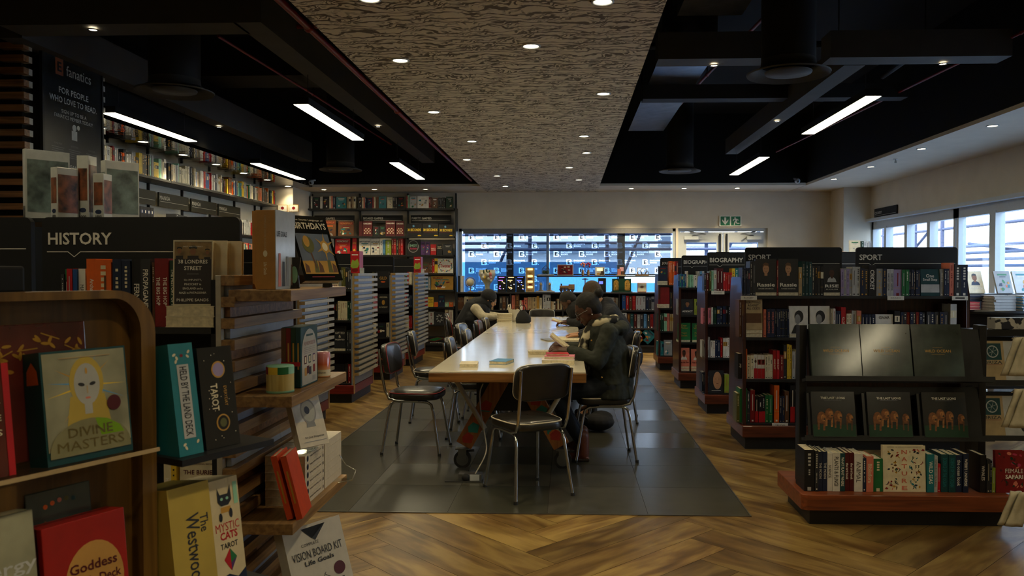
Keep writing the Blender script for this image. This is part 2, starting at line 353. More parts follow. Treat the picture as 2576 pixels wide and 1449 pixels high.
# ceiling and walls
mb = MB(); mb.box(-5.5, 5.4, -2.7, 14.9, 4.1, 4.25, 'black_paint'); struct(mb.build('ceiling'))
mb = MB(); mb.box(-5.5, -5.3, -2.7, 14.9, 0, 4.1, 'wall_paint'); struct(mb.build('wall_left'))
mb = MB(); mb.box(-5.3, 5.2, -2.7, -2.5, 0, 4.1, 'wall_paint'); struct(mb.build('wall_front'))
WX0, WX1 = -2.02, 1.96; DX0, DX1 = 2.0, 3.62; WZ = 2.24
mb = MB()
mb.box(-5.5, WX0, 14.6, 14.8, 0, 4.1, 'wall_paint'); mb.box(WX0, DX1, 14.6, 14.8, WZ, 4.1, 'wall_paint'); mb.box(WX0, WX1, 14.6, 14.8, 0, .62, 'wall_paint')
mb.box(WX1, DX0, 14.6, 14.8, 0, WZ, 'wall_paint'); mb.box(DX1, 5.4, 14.6, 14.8, 0, 4.1, 'wall_paint')
struct(mb.build('wall_back'))
mb = MB(); mb.box(4.74, 5.2, 13.9, 14.6, 0, 2.9, 'wall_paint'); struct(mb.build('wall_pillar'))
mb = MB(); RZ = 2.3
mb.box(5.2, 5.4, -2.7, 14.9, RZ, 4.1, 'wall_paint'); mb.box(5.2, 5.4, -2.7, 14.9, 0, .75, 'wall_paint'); mb.box(5.2, 5.4, 13.95, 14.9, .75, RZ, 'wall_paint'); mb.box(5.2, 5.4, -2.7, 5.0, .75, RZ, 'wall_paint')
struct(mb.build('wall_right'))
mb = MB(); mb.box(-5.3, -4.72, 13.5, 14.6, 0, 2.9, 'wall_paint'); struct(mb.build('wall_corner'))
# soffits round the dark ceiling
mb = MB(); mb.box(-4.39, 3.98, 13.5, 14.6, 2.94, 4.1, 'black_paint'); mb.box(-4.39, 3.98, 13.52, 14.6, 2.9, 2.94, 'wall_paint'); struct(mb.build('trim_2'))
mb = MB(); mb.box(3.98, 5.2, -2.5, 14.6, 2.94, 4.1, 'black_paint'); mb.box(4.0, 5.2, -2.5, 14.6, 2.9, 2.94, 'wall_paint'); struct(mb.build('trim_3'))
mb = MB(); mb.box(-5.3, -4.39, -2.5, 14.6, 2.94, 4.1, 'black_paint'); mb.box(-5.3, -4.40, -2.5, 13.55, 2.9, 2.94, 'mirror_soffit'); mb.box(-5.3, -4.40, 13.55, 14.6, 2.9, 2.94, 'wall_paint'); struct(mb.build('trim_4'))
mb = MB(); mb.box(-1.48, .52, -1.0, 14.35, 2.885, 2.89, 'wallpaper'); mb.box(-1.48, .52, -1.0, 14.35, 2.89, 3.05, 'black_paint'); o = mb.build('ceiling_panel'); struct(o)
# ------------------------------------------------------------------ downlights
def downlight(x, y, z, r, label, group, power=26, warm=(1, .81, .48), spot=True):
    t = thing('downlight', label, 'ceiling light', (x, y, z), 0, group)
    part('trim_ring', None, t, lambda m: m.lathe([(r*1.18, 0), (r*1.18, -.006), (r, -.008), (r*.9, 0)], 'white_frame' if r > .04 else 'metal_dark', 20))
    part('lens', None, t, lambda m: m.lathe([(r*.92, -.002), (0.0005, -.004)], 'lamp_lens', 20))
    if spot:
        l = bpy.data.lights.new('spot', 'SPOT'); l.energy = power; l.color = warm; l.spot_size = rad(105); l.spot_blend = .8; l.shadow_soft_size = .05
        o = bpy.data.objects.new('spot', l); COL.objects.link(o); o.parent = t; o.location = (0, 0, -.03)
    return t
PANEL = [(930,-4),(1516,3),(1007,151),(1336,115),(1091,281),(1518,235),(1187,355),(1469,342),(1174,401),(1475,384),(1250,442),(1432,421),(1271,468),(1456,452)]
for i, (px, py) in enumerate(PANEL):
    p = atz(px, py, 2.885); k, sd = divmod(i, 2)
    downlight(p.x, p.y, 2.885, .052, 'round downlight in the patterned ceiling panel, %s nearest of its %s row' % (ordw(k), ('left' if sd == 0 else 'right')), 'downlights in the patterned ceiling panel', 40)
for i, px in enumerate([815, 942, 1070, 1588, 1721, 1855]):
    downlight(at(px, 475, 13.95).x, 13.95, 2.9, .05, 'round downlight in the white soffit of the far wall, %s from the left' % ordw(i), 'downlights above the far wall', 38 if i < 3 else 170)
for i, (px, py) in enumerate([(2497,316),(2318,374),(2191,419),(2098,450)]):
    p = atz(px, py, 2.9); downlight(p.x, p.y, 2.9, .05, 'round downlight in the white soffit over the right windows, %s nearest' % ordw(i), 'downlights over the right windows', 48)
for i, (px, py) in enumerate([(251,322),(360,356),(461,389),(544,413),(613,435),(672,452),(724,468)]):
    p = atz(px, py, 2.9); downlight(p.x, p.y, 2.9, .055, 'round downlight in the mirrored soffit over the left wall shelves, %s nearest' % ordw(i), 'downlights over the left wall shelves', 85 if i < 5 else 22)
for i, (px, py, w) in enumerate([(234,74,'dark beam above the hanging poster'),(551,319,'long dark beam over the left wall shelves'),(951,318,'dark beam beside the patterned panel'),(1796,164,'grey cross beam left of the round vent'),(2372,160,'grey cross beam right of the round vent'),(1955,305,'long grey beam of the right ceiling')]):
    p = atz(px, py, 3.19); downlight(p.x, p.y, 3.19, .03, 'small downlight set in the '+w, 'small downlights in the hanging beams', 14)
for i, (x, y, w) in enumerate([(-1.15, 3.55, 50), (.25, 2.9, 40), (.35, .6, 62), (-.3, -.5, 66), (3.2, 2.6, 50), (-3.4, 2.0, 50)]):  # added unseen lamps, put in to warm the dark foreground
    downlight(x, y, 2.885 if -1.4 < x < .5 else 2.93, .052, 'round downlight added out of view near the camera, %s' % ['over the slat shelves', 'right of the slat shelves', 'over the deck rack', 'behind the deck rack', 'over the nearest display stand', 'over the history case'][i], 'added downlights near the camera', w)
# ------------------------------------------------------------------ strip lights
for i, (x, y0, y1, w) in enumerate([(-4.2,7.15,8.75,'over the left wall shelves, nearer one'),(-2.32,6.85,8.72,'left of the patterned panel, nearer one'),(-4.2,10.55,12.4,'over the left wall shelves, farther one'),(-2.32,10.55,12.45,'left of the patterned panel, farther one'),(2.52,6.7,8.5,'right of the patterned panel, nearer one'),(2.48,10.2,12.05,'right of the patterned panel, farther one'), (2.52, 2.2, 4.0, 'added as unseen fill over the right side close to the camera'), (-2.32, 1.9, 3.6, 'added as unseen fill over the left side close to the camera'), (3.80, -1.5, .3, 'right of and behind the camera'), (-2.32, -1.6, .2, 'added as unseen fill left of and behind the camera')]):  # strips close to the camera, and left rear, are added unseen to light fronts
    t = thing('strip_light', 'long linear pendant light '+w, 'strip light', (x, (y0+y1)/2, 2.9), 0, 'linear lights under the dark ceiling'); h = (y1-y0)/2
    boxp('housing', t, -.07, .07, -h-.01, h+.01, 0.0, .06, 'black_paint'); boxp('diffuser', t, -.062, .062, -h, h, -.004, 0, 'lamp_strip')
    for s in (-1, 1): part('suspension_wire', None, t, lambda m, s=s: m.cone((0, s*h*.8, .06), (0, s*h*.8, .3), .003, .003, 'metal_black', 6))
# ------------------------------------------------------------------ ceiling services
for i, (px, py, w) in enumerate([(440,230,'over the left wall shelves'),(1983,185,'nearest on the right of the patterned panel'),(857,427,'far left, before the games shelves'),(1710,430,'far right, before the exit door')]):
    p = atz(px, py, 2.95); t = thing('ceiling_diffuser', 'round dark air diffuser hanging '+w, 'air vent', (p.x, p.y, 2.95), 0, 'round air diffusers')
    part('outer_ring', None, t, lambda m: m.lathe([(.31, 0), (.305, -.012), (.24, .03), (.205, .05), (.2, .1)], 'tray_grey', 40)); part('centre_disc', None, t, lambda m: m.lathe([(.0005, -.006), (.02, -.006), (.17, -.002), (.175, .01)], 'tray_grey', 36))
    part('duct', None, t, lambda m: m.lathe([(.2, .06), (.2, 1.15)], 'duct_black', 28))
def beam(name, label, x0, x1, y0, y1, z0, z1, mat='tray_grey', cat='beam', group='hanging ceiling beams'):
    mb = MB(); cx, cy = (x0+x1)/2, (y0+y1)/2; mb.box(x0-cx, x1-cx, y0-cy, y1-cy, 0, z1-z0, mat); o = mb.build(name); o.location = (cx, cy, z0); return tag(o, label, cat, group)
beam('ceiling_beam', 'grey cross beam of the right ceiling beside the patterned panel', .74, 1.68, 6.62, 6.86, 3.2, 3.42)
beam('ceiling_beam', 'grey cross beam of the right ceiling right of the round vent', 2.14, 3.6, 6.62, 6.86, 3.2, 3.42)
beam('ceiling_beam', 'long grey beam running back under the right ceiling', 2.34, 2.52, 6.88, 12.0, 3.2, 3.42)
beam('ceiling_beam', 'dark cross beam near the hanging poster', -4.05, -2.34, 5.55, 5.82, 3.2, 3.5)
beam('ceiling_beam', 'long dark beam running back left of the patterned panel', -2.36, -2.16, 5.55, 12.8, 3.2, 3.5)
beam('ceiling_beam', 'long dark beam running back above the left shelves', -4.27, -4.09, 5.85, 12.6, 3.2, 3.5)
beam('air_duct', 'wide black air duct across the left ceiling', -4.2, -1.75, 8.9, 9.5, 3.66, 4.1, 'duct_black', 'air duct', 'black air ducts'); beam('air_duct', 'wide black air duct across the right ceiling', .7, 3.9, 2.9, 3.6, 3.6, 4.1, 'duct_black', 'air duct', 'black air ducts')
beam('air_duct', 'slim black duct behind the nearest right beam', .8, 3.6, 8.6, 8.8, 3.3, 3.45, 'duct_black', 'air duct', 'black air ducts')
for a, b, lb in ((4.0, 6.3, 'nearest silvery foil-wrapped duct beside the patterned panel'), (7.3, 9.2, 'middle silvery foil-wrapped duct beside the patterned panel'), (9.4, 11.4, 'farthest silvery foil-wrapped duct beside the patterned panel')):
    beam('foil_duct', lb, .85, 1.35, a, b, 3.45, 4.1, 'foil', 'air duct', 'foil-wrapped ducts')
beam('foil_duct', 'silvery foil-wrapped duct high over the right windows', 2.6, 3.2, 4.7, 5.5, 3.55, 4.1, 'foil', 'air duct', 'foil-wrapped ducts')
def pipe(label, pts, r, mat='pipe_red', cat='pipe'):
    mb = MB(); mb.tube(pts, r, mat, 10)
    for p in pts[1:-1]: mb.ball(p, r*1.5, mat, 10); mb.cone(p, (p[0], p[1], 4.1), .006, .006, 'metal_black', 6)
    tag(mb.build('sprinkler_pipe' if mat == 'pipe_red' else 'conduit_pipe'), label, cat, 'ceiling pipes')
pipe('red sprinkler pipe along the left edge of the patterned panel', [(-1.64, -1, 2.99), (-1.64, 5.0, 2.99), (-1.64, 7.6, 2.99), (-1.64, 13.4, 2.99)], .022)
pipe('red sprinkler pipe crossing the left ceiling', [(-4.3, 6.3, 3.4), (-3.1, 6.3, 3.4), (-1.7, 6.3, 3.4)], .018)
pipe('thin red pipe running back over the left ceiling', [(-3.2, 7.2, 3.6), (-3.1, 9.6, 3.6), (-3.0, 13.4, 3.6)], .014)
pipe('thin red pipe running back behind the right cross beam', [(1.7, 6.9, 3.65), (1.55, 9.0, 3.65), (1.45, 11, 3.65)], .016)
pipe('long thin red pipe running over the right ceiling', [(3.75, 4.2, 3.35), (3.6, 6.5, 3.35), (3.3, 12.8, 3.35)], .012)
pipe('bent dark red pipe at the top right corner', [(3.9, 4.45, 3.55), (3.25, 4.6, 3.55), (3.3, 5.2, 3.2), (3.9, 5.2, 3.2)], .03)
pipe('black conduit bending under the right ceiling', [(.7, 7.2, 3.47), (2.4, 7.2, 3.47), (3.2, 7.3, 3.47), (3.25, 8.4, 3.47)], .03, 'duct_black')
# dome cameras
for px, py, y, w in ((783,459,13.3,'left'), (2006,455,13.3,'right')):
    p = at(px, py, y); t = thing('security_camera', 'small white ball security camera at the far %s corner of the dark ceiling' % w, 'camera', p)
    part('camera_body', None, t, lambda m: m.ball((0, 0, 0), .045, 'white_frame', 16)); part('camera_lens', None, t, lambda m: m.ball((0, -.028, -.012), .022, 'ink_black', 12)); part('bracket', None, t, lambda m: m.cone((0, 0, .03), (0, .2, .06), .012, .015, 'white_frame', 10))
p = atz(2253, 400, 2.9); t = thing('fire_sprinkler', 'small white fire sprinkler on the soffit over the right windows', 'sprinkler', (p.x, p.y, 2.9))
part('plate', None, t, lambda m: m.lathe([(.03, 0), (.03, -.005), (0, -.006)], 'white_frame', 14)); part('nozzle', None, t, lambda m: m.cone((0, 0, -.005), (0, 0, -.05), .008, .016, 'chrome', 10))
# ------------------------------------------------------------------ back window, door
glass('window_glass', (.93, .97, 1), .01); glass('acrylic', (.96, .99, 1), .03)
def window_unit(name, x0, x1, z0, z1, y, mull):
    mb = MB(); f = .05
    for a, b, c, d in ((x0, x1, z1-f, z1), (x0, x1, z0, z0+f), (x0, x0+f, z0, z1), (x1-f, x1, z0, z1)): mb.box(a, b, y, y+.08, c, d, 'white_frame')
    for m_, w in mull: mb.box(m_-w/2, m_+w/2, y+.005, y+.075, z0+f, z1-f, 'metal_dark' if w > .06 else 'white_frame')
    o = struct(mb.build(name)); boxp('window_pane', o, x0+f, x1-f, y+.035, y+.04, z0+f, z1-f, 'window_glass'); return o
window_unit('window_1', WX0, WX1, .62, WZ, 14.66, [(X_(1283, 14.7), .13), (X_(1378, 14.7), .05), (X_(1562, 14.7), .14)])
d = struct(part('door_1', None, None, lambda m: [m.box(DX0, DX1, 14.66, 14.74, WZ-.06, WZ, 'white_frame'), m.box(DX0, DX0+.05, 14.66, 14.74, 0, WZ-.06, 'white_frame'), m.box(DX1-.05, DX1, 14.66, 14.74, 0, WZ-.06, 'white_frame')]))
mid = X_(1820, 14.6)
for a, b, w in ((DX0+.05, mid-.005, 'left'), (mid+.005, DX1-.05, 'right')):
    def leaf(m, a=a, b=b):
        y0, y1 = 14.66, 14.71; g0, g1 = a+.11, b-.11
        m.box(a, g0, y0, y1, .02, WZ-.07, 'white_frame'); m.box(g1, b, y0, y1, .02, WZ-.07, 'white_frame'); m.box(g0, g1, y0, y1, .02, .3, 'white_frame'); m.box(g0, g1, y0, y1, WZ-.26, WZ-.07, 'white_frame')
    o = part('door_leaf', None, d, leaf); boxp('door_pane', o, a+.11, b-.11, 14.68, 14.685, .3, WZ-.26, 'window_glass')
    s = 1 if w == 'left' else -1; e = a if w == 'left' else b
    cl = boxp('door_closer', o, e+s*.06, e+s*.32, 14.60, 14.655, WZ-.21, WZ-.15, 'white_frame', .004)
    part('closer_arm', None, cl, lambda m, e=e, s=s: m.tube([(e+s*.2, 14.62, WZ-.14), (e+s*.45, 14.56, WZ-.11), (e+s*.16, 14.64, WZ-.06)], .008, 'metal_dark', 6))
    part('push_bar', None, o, lambda m, e=mid, s=s: m.cone((e-s*.06, 14.62, .9), (e-s*.06, 14.62, WZ-.1), .018, .018, 'metal_dark', 10))
# blinds with the shop's print
def blind_mats():
    m, nt, b = base_mat('blind_mesh'); out = nt.nodes['Material Output']; N = nt.nodes.new; L = nt.links.new
    tr = N('ShaderNodeBsdfTransparent'); tr.inputs[0].default_value = (.80, .88, .95, 1); df = N('ShaderNodeBsdfDiffuse'); df.inputs[0].default_value = (.05, .055, .07, 1)
    mx = N('ShaderNodeMixShader'); mx.inputs[0].default_value = .55; L(tr.outputs[0], mx.inputs[1]); L(df.outputs[0], mx.inputs[2]); L(mx.outputs[0], out.inputs[0])
    m, nt, b = base_mat('blind_print'); out = nt.nodes['Material Output']; N = nt.nodes.new; L = nt.links.new
    tr = N('ShaderNodeBsdfTranslucent'); tr.inputs[0].default_value = (.9, .95, 1, 1); t2 = N('ShaderNodeBsdfTransparent'); t2.inputs[0].default_value = (.95, .97, 1, 1)
    mx = N('ShaderNodeMixShader'); mx.inputs[0].default_value = .9; L(tr.outputs[0], mx.inputs[1]); L(t2.outputs[0], mx.inputs[2]); L(mx.outputs[0], out.inputs[0])
blind_mats()
def extrude_flat(mb, depth):
    """closed solids from the flat print, to cut it out of the cloth"""
    bm = bmesh.new(); vs = [bm.verts.new(v) for v in mb.v]
    for f in mb.f:
        try: bm.faces.new([vs[i] for i in f])
        except ValueError: pass
    bmesh.ops.remove_doubles(bm, verts=bm.verts, dist=1e-6)
    r = bmesh.ops.extrude_face_region(bm, geom=bm.faces[:]); bmesh.ops.translate(bm, vec=(0, depth, 0), verts=[g for g in r['geom'] if isinstance(g, bmesh.types.BMVert)])
    bmesh.ops.recalc_face_normals(bm, faces=bm.faces); me = bpy.data.meshes.new('c'); bm.to_mesh(me); bm.free(); return me
def blind(x0, x1, z0, z1, label):
    cx = (x0+x1)/2; t = thing('roller_blind', label, 'blind', (cx, 14.56, z1)); w = (x1-x0)/2; H = z1-z0
    boxp('cassette', t, -w-.03, w+.03, -.04, .04, 0, .085, 'blind_box'); boxp('bottom_bar', t, -w, w, -.008, .008, -H-.02, -H, 'metal_black')
    logos, words, ink = MB(), MB(), MB(); k = 0; z = -.07
    while z > -H+.06:
        x = -w+.12+(.235 if k % 2 else 0)
        while x < w-.08:
            s = .105; P = [(x-s*.5, z-s*.5), (x+s*.22, z-s*.5)]
            for a in range(-4, 5): P.append((x+s*.22+s*.28*math.cos(a*PI/8), z-s*.24+s*.26*math.sin(a*PI/8)))
            for a in range(-3, 5): P.append((x+s*.16+s*.26*math.cos(a*PI/8), z+s*.26+s*.24*math.sin(a*PI/8)))
            P += [(x-s*.5, z+s*.5)]
            logos.poly(P, 0, 'blind_print'); ink.text('E', x-s*.04, z, s*.5, s*.66, -.0015, 'blind_ink', .04); logos.oval(x+s*.66, z-s*.42, s*.08, s*.08, 0, 'blind_print', 10)
            if x+s*.85+.20 < w: words.text('EXCLUSIVE', x+s*.8+.10, z+.030, .2, .026, 0, 'blind_print', .02); words.text('BOOKS', x+s*.8+.063, z-.008, .125, .026, 0, 'blind_print', .02)
            x += .462
        z -= .152; k += 1
    cut = MB(); cut.v = [Vector((v.x, -.01, v.z)) for v in logos.v+words.v]; n = len(logos.v); cut.f = list(logos.f)+[tuple(i+n for i in f) for f in words.f]
    cloth = boxp('fabric', t, -w, w, -.0006, .0006, -H, 0, 'blind_mesh')
    co = bpy.data.objects.new('c', extrude_flat(cut, .02)); COL.objects.link(co); co.location = (cx, 14.56, z1)
    md = cloth.modifiers.new('b', 'BOOLEAN'); md.operation = 'DIFFERENCE'; md.object = co; md.solver = 'EXACT'; md.use_self = True
    bpy.context.view_layer.update(); me = bpy.data.meshes.new_from_object(cloth.evaluated_get(bpy.context.evaluated_depsgraph_get())); print('blind faces', len(me.polygons))
    cloth.modifiers.clear(); 
    if len(me.polygons) > 50: cloth.data = me
    bpy.data.objects.remove(co)
    pr = MB(); pr.v = list(logos.v)+list(words.v); pr.f = list(cut.f); pr.m = [0]*len(pr.f); pr.sm = [False]*len(pr.f); pr.mats = ['blind_print']
    p = pr.build('printed_logo', t); p['label'] = 'white shop logo repeated over the fabric'; q = ink.build('printed_letters', t); q['label'] = 'dark letters inside the white logos'
    return t
mk('blind_box', '6d6e70', .6); mk('blind_ink', '101a2c', .6)
blind(-1.90, -.40, 1.06, 2.145, 'printed grey roller blind on the left half of the far window')
blind(-.34, 1.86, 1.40, 2.145, 'printed grey roller blind on the right half of the far window')
# right-hand windows
def right_window(n, y0, y1, mull):
    mb = MB(); x = 5.24; f = .06; z0, z1 = .75, RZ
    for a, b, c, e in ((y0, y1, z1-.13, z1), (y0, y1, z0, z0+f), (y0, y0+f, z0, z1), (y1-f, y1, z0, z1)): mb.box(x, x+.1, a, b, c, e, 'white_frame')
    for m_, w in mull: mb.box(x-.01, x+.11, m_-w/2, m_+w/2, z0, z1-.1, 'white_frame')
    o = struct(mb.build('window_%d' % n)); boxp('window_pane', o, x+.05, x+.055, y0+f, y1-f, z0+f, z1-.13, 'window_glass')
right_window(2, 10.98, 13.95, [(13.35, .08), (12.55, .1), (11.77, .1)]); right_window(3, 9.05, 10.95, [(10.02, .14)]); right_window(4, 7.0, 9.0, [(8.0, .12)]); right_window(5, 5.0, 6.95, [(6.0, .12)])  # last two lie out of view, added to bring in more daylight
mb = MB(); mb.box(5.12, 5.2, 5.0, 13.95, RZ, RZ+.05, 'white_frame'); mb.box(5.05, 5.24, 5.0, 13.95, .70, .75, 'white_frame'); struct(mb.build('trim_5'))
# ------------------------------------------------------------------ outside
mk('pavement', 'a9aeb2', .9); mk('facade', 'e9edee', .8); mk('hoarding', '3a80bd', .5); mk('scaf', '39415c', .6, var=.1); mk('facade_dark', '8496a8', .6); mk('car_glass', '8ec3de', .2)
mb = MB(); mb.box(-16, 26, -4, 40, -.4, -.15, 'pavement'); struct(mb.build('ground_outside'))
def outp(name, label, cat, boxes, mat, group=None):
    mb = MB()
    for b in boxes: mb.box(*b, b[6] if len(b) > 6 else mat) if False else mb.box(*b[:6], b[6] if len(b) > 6 else mat)
    return tag(mb.build(name), label, cat, group)
outp('hoarding', 'bright blue hoarding panel outside the far window', 'hoarding', [(-6, 1.2, 17.5, 17.6, -.15, 1.66), (1.2, 3.2, 17.5, 17.6, -.15, 1.2)], 'hoarding')
outp('building', 'pale building with grey bands seen through the far window', 'building', [(-9, 12, 24, 25, -.15, 2.0, 'facade'), (-9, -2.5, 24, 25, 2.0, 2.15, 'facade_dark'), (-1.8, 2.4, 23.9, 24.9, 2.0, 2.35, 'facade_dark'), (2.8, 5.5, 24.0, 25, 2.2, 2.5, 'facade_dark')], 'facade')
outp('building', 'pale building with sloping glass seen through the right windows', 'building', [(15, 16, 2, 40, -.15, 1.55, 'facade'), (14.6, 16, 26, 30, 1.55, 3.0, 'facade'), (14.8, 15.2, 6, 40, .4, 1.35, 'car_glass')], 'facade')
def scaffold(label, pts, base):
    t = thing('scaffolding', label, 'scaffolding', base)
    for a, b, r in pts:
        part('pole', None, t, lambda m, a=a, b=b, r=r: m.cone(Vector(a)-Vector(base), Vector(b)-Vector(base), r, r, 'scaf', 10))
S = []
for z in (1.95, 2.1, 2.3, 2.5, 2.75): S.append(((-5, 18.6, z), (7, 18.5, z+.03), .035))
for x in (-4.2, -2.6, -.9, .9, 2.65, 3.2, 4.4, 5.2): S.append(((x, 18.6, -.15), (x, 18.6, 3.4), .045))
for x in (-1.8, 1.2, 3.4): S.append(((x, 18.7, 1.2), (x+.9, 18.7, 3.3), .035))
scaffold('dark steel scaffolding tubes standing outside the far window', S, (0, 18.6, -.15))
S = []
for z in (1.55, 1.67, 1.80, 1.93, 2.32): S.append(((7.8, 8, z), (7.8, 24, z+.02), .03))
for y in (12.5, 14.6, 16.9, 18.2, 20): S.append(((7.8, y, -.15), (7.8, y, 3.6), .04))
S.append(((7.9, 10, 1.4), (7.9, 16, 2.0), .03)); S.append(((7.9, 17, 2.7), (7.9, 18.6, 1.9), .03))
scaffold('dark steel scaffolding tubes standing outside the right windows', S, (7.8, 15, -.15))
# emergency exit sign
p = at(1837, 556, 14.58); t = thing('exit_sign', 'green emergency exit sign with arrow and running figure above the double door', 'sign', (p.x, 14.585, p.z))
mk('exit_green', '0f6b46', .5)
boxp('sign_board', t, -.2, .2, -.012, .012, -.095, .095, 'ink_white', .003)
def exs(m):
    y = -.0135; m.rect(-.092, 0, .168, .165, y, 'exit_green'); m.rect(.098, 0, .168, .165, y, 'exit_green'); y = -.015
    m.rect(-.092, .02, .034, .09, y, 'ink_white'); m.poly([(-.148, .0), (-.092, -.07), (-.036, .0), (-.036, .03), (-.092, -.03), (-.148, .03)], y, 'ink_white')
    m.oval(.085, .055, .014, .014, y, 'ink_white', 12)
    for q in ([(.075,.04),(.105,.045),(.125,.0),(.105,-.01),(.098,.0)], [(.075,.04),(.05,.03),(.045,.0),(.058,.0),(.065,.02),(.09,.025)], [(.088,.0),(.11,-.01),(.125,-.035),(.165,-.035),(.165,-.05),(.115,-.05),(.095,-.025)], [(.085,.01),(.1,-.005),(.085,-.04),(.08,-.075),(.063,-.07),(.068,-.035)], [(.1,.04),(.125,.04),(.15,.015),(.14,.005),(.12,.025),(.1,.02)]): m.poly(q, y, 'ink_white')
part('pictogram', None, t, exs)
# ------------------------------------------------------------------ gondolas (free-standing bookcases)
class G:   # parts given in world coordinates under a root
    def __init__(s, name, label, cat, loc, group=None, rz=0):
        s.t = thing(name, label, cat, loc, rz, group); s.loc = Vector(loc); s.rz = rz
    def p(s, name, fn, bevel=0, parent=None, local=False):
        mb = MB()
        if not local: mb.M = T(-s.loc)
        fn(mb); return mb.build(name, parent or s.t, bevel)
SHZ = [1.25, .91, .568, .21]
def header(g, x0, x1, y, z0, z1, txt, lx=None, tw=None):
    n = 5; r = .025; cx = (x0+x1)/2
    P = [(x0, z0), (x1, z0)]+[(x1-r+r*math.cos(a*PI/2/n), z1-r+r*math.sin(a*PI/2/n)) for a in range(n+1)]+[(x0+r-r*math.sin(a*PI/2/n), z1-r+r*math.cos(a*PI/2/n)) for a in range(n+1)]
    h = g.p('header_sign', lambda m: m.prism(P, y-.012, y+.012, 'sign_black'))
    def tx(m):
        yy = y-.0135; hh = .048; cz = z1-.075
        if txt:
            vs, fs, asp = text_geo(txt, .02); w = hh*asp*.98; m.text(txt, x0+.025+w/2, cz-.01, w, hh, yy, 'sign_ink', .02); lz = cz-.062
        else: lz = cz-.05
        m.rect((x0+.02+x0+.105)/2, lz, .085, .003, yy, 'sign_ink') if txt else None
        if txt:
            for a, b, c, d in ((x0+.105, lz, x0+.13, lz-.02), (x0+.13, lz-.02, x0+.155, lz)):
                L_ = math.hypot(c-a, d-b); m.rect((a+c)/2, (b+d)/2, L_, .003, yy, 'sign_ink', None, math.atan2(d-b, c-a))
            m.rect((x0+.155+x1-.02)/2, lz, x1-.02-x0-.155, .003, yy, 'sign_ink')
        else: m.rect(cx, lz, x1-x0-.04, .003, yy, 'sign_ink')
    g.p('lettering', tx, parent=h)
def gondola(label, x0, x1, y0, heads, side='R', wd='mahogany', depth=.66, ends=True):
    g = G('display_bookcase', label, 'bookcase', (x0 if side == 'R' else x1, y0, 0), 'free-standing book gondolas'); yc = y0+depth/2; y1 = y0+depth
    def base(m):
        c = .05
        m.box(x0, x1, y0, y1, .10, .195, wd)
    g.p('base', base, .006); g.p('plinth', lambda m: m.box(x0+.03, x1-.03, y0+.04, y1-.04, 0, .10, 'kick_black'))
    g.p('centre_panel', lambda m: m.box(x0+.03, x1-.03, yc-.012, yc+.012, .195, 1.33, 'mahogany_dark'))
    for i, z in enumerate(SHZ[:3]): g.p('shelf', lambda m: m.box(x0+.04, x1-.04, y0+.05 if i else y0+.07, yc-.012, z-.022, z, 'metal_black'))
    for i, z in enumerate(SHZ[:3]): g.p('shelf', lambda m: m.box(x0+.04, x1-.04, yc+.012, y1-.06, z-.022, z, 'metal_black'))
    g.p('bottom_shelf', lambda m: m.box(x0+.04, x1-.04, y0+.035, y1-.03, .195, .21, 'metal_black'))
    def endp(m, xa, xb):
        P = [(y0+.05, .195), (y1-.05, .195), (y1-.09, 1.25), (y1-.13, 1.38), (y1-.17, 1.40), (y0+.17, 1.40), (y0+.13, 1.38), (y0+.09, 1.25)]
        n = len(P); vs = [(xa, a, b) for a, b in P]+[(xb, a, b) for a, b in P]
        m.add(vs, [tuple(range(n)), tuple(range(2*n-1, n-1, -1))]+[(k, (k+1) % n, n+(k+1) % n, n+k) for k in range(n)], 'mahogany_dark')
    if side == 'R':
        g.p('end_panel', lambda m: endp(m, x0+.01, x0+.04), .004); g.p('end_panel', lambda m: endp(m, x1-.04, x1-.01), .004)
    for a, b, txt in heads: header(g, a, b, yc, 1.33, 1.655, txt)
    if side == 'L':   # slatted end cap toward the aisle
        e = x1
        g.p('end_panel', lambda m: m.box(e-.03, e-.012, y0+.04, y1-.02, .195, 1.40, 'slat_back'))
    return g
def endcap(g, x, y0, y1, pitch, sh, zt=1.43, zb=.27, post='slat_tan', prot=.055, sm='slat_pale'):
    g.p('post', lambda m: [m.box(x-.012, x+.004, y0-.006, y0+.03, .1, zt, post), m.box(x-.012, x+.004, y1-.03, y1, .1, zt, post)], .001)
    g.p('backing_sheet', lambda m: m.box(x-.010, x-.002, y0+.03, y1-.03, .2, zt-.01, 'slat_back'))
    def sl(m):
        z = zt-sh
        while z > zb:
            m.box(x+.004, x+prot-.002, y0, y0+.002, z, z+sh, 'slat_tan'); m.box(x+.004, x+prot, y0+.002, y1, z, z+sh, sm); z -= pitch
    o = g.p('slats', sl, .001); o['label'] = 'pale horizontal timber slats'
gR = [(1.415, 6.49, 3.27, [(1.50, 2.31, 'SPORT'), (2.43, 3.27, 'SPORT')], 'dark wood bookcase with SPORT headers, nearest on the right of the aisle'),
      (1.385, 8.10, 3.2, [(1.46, 2.27, 'BIOGRAPHY'), (2.4, 3.2, '')], 'dark wood bookcase under the larger BIOGRAPHY sign, second on the right'),
      (1.36, 9.86, 3.2, [(1.44, 2.2, 'BIOGRAPHY'), (2.35, 3.1, '')], 'dark wood bookcase under the smaller BIOGRAPHY sign, third on the right'),
      (1.316, 11.7, 3.1, [(1.38, 2.2, 'JOURNALS')], 'dark wood bookcase under the JOURNALS sign, farthest on the right')]
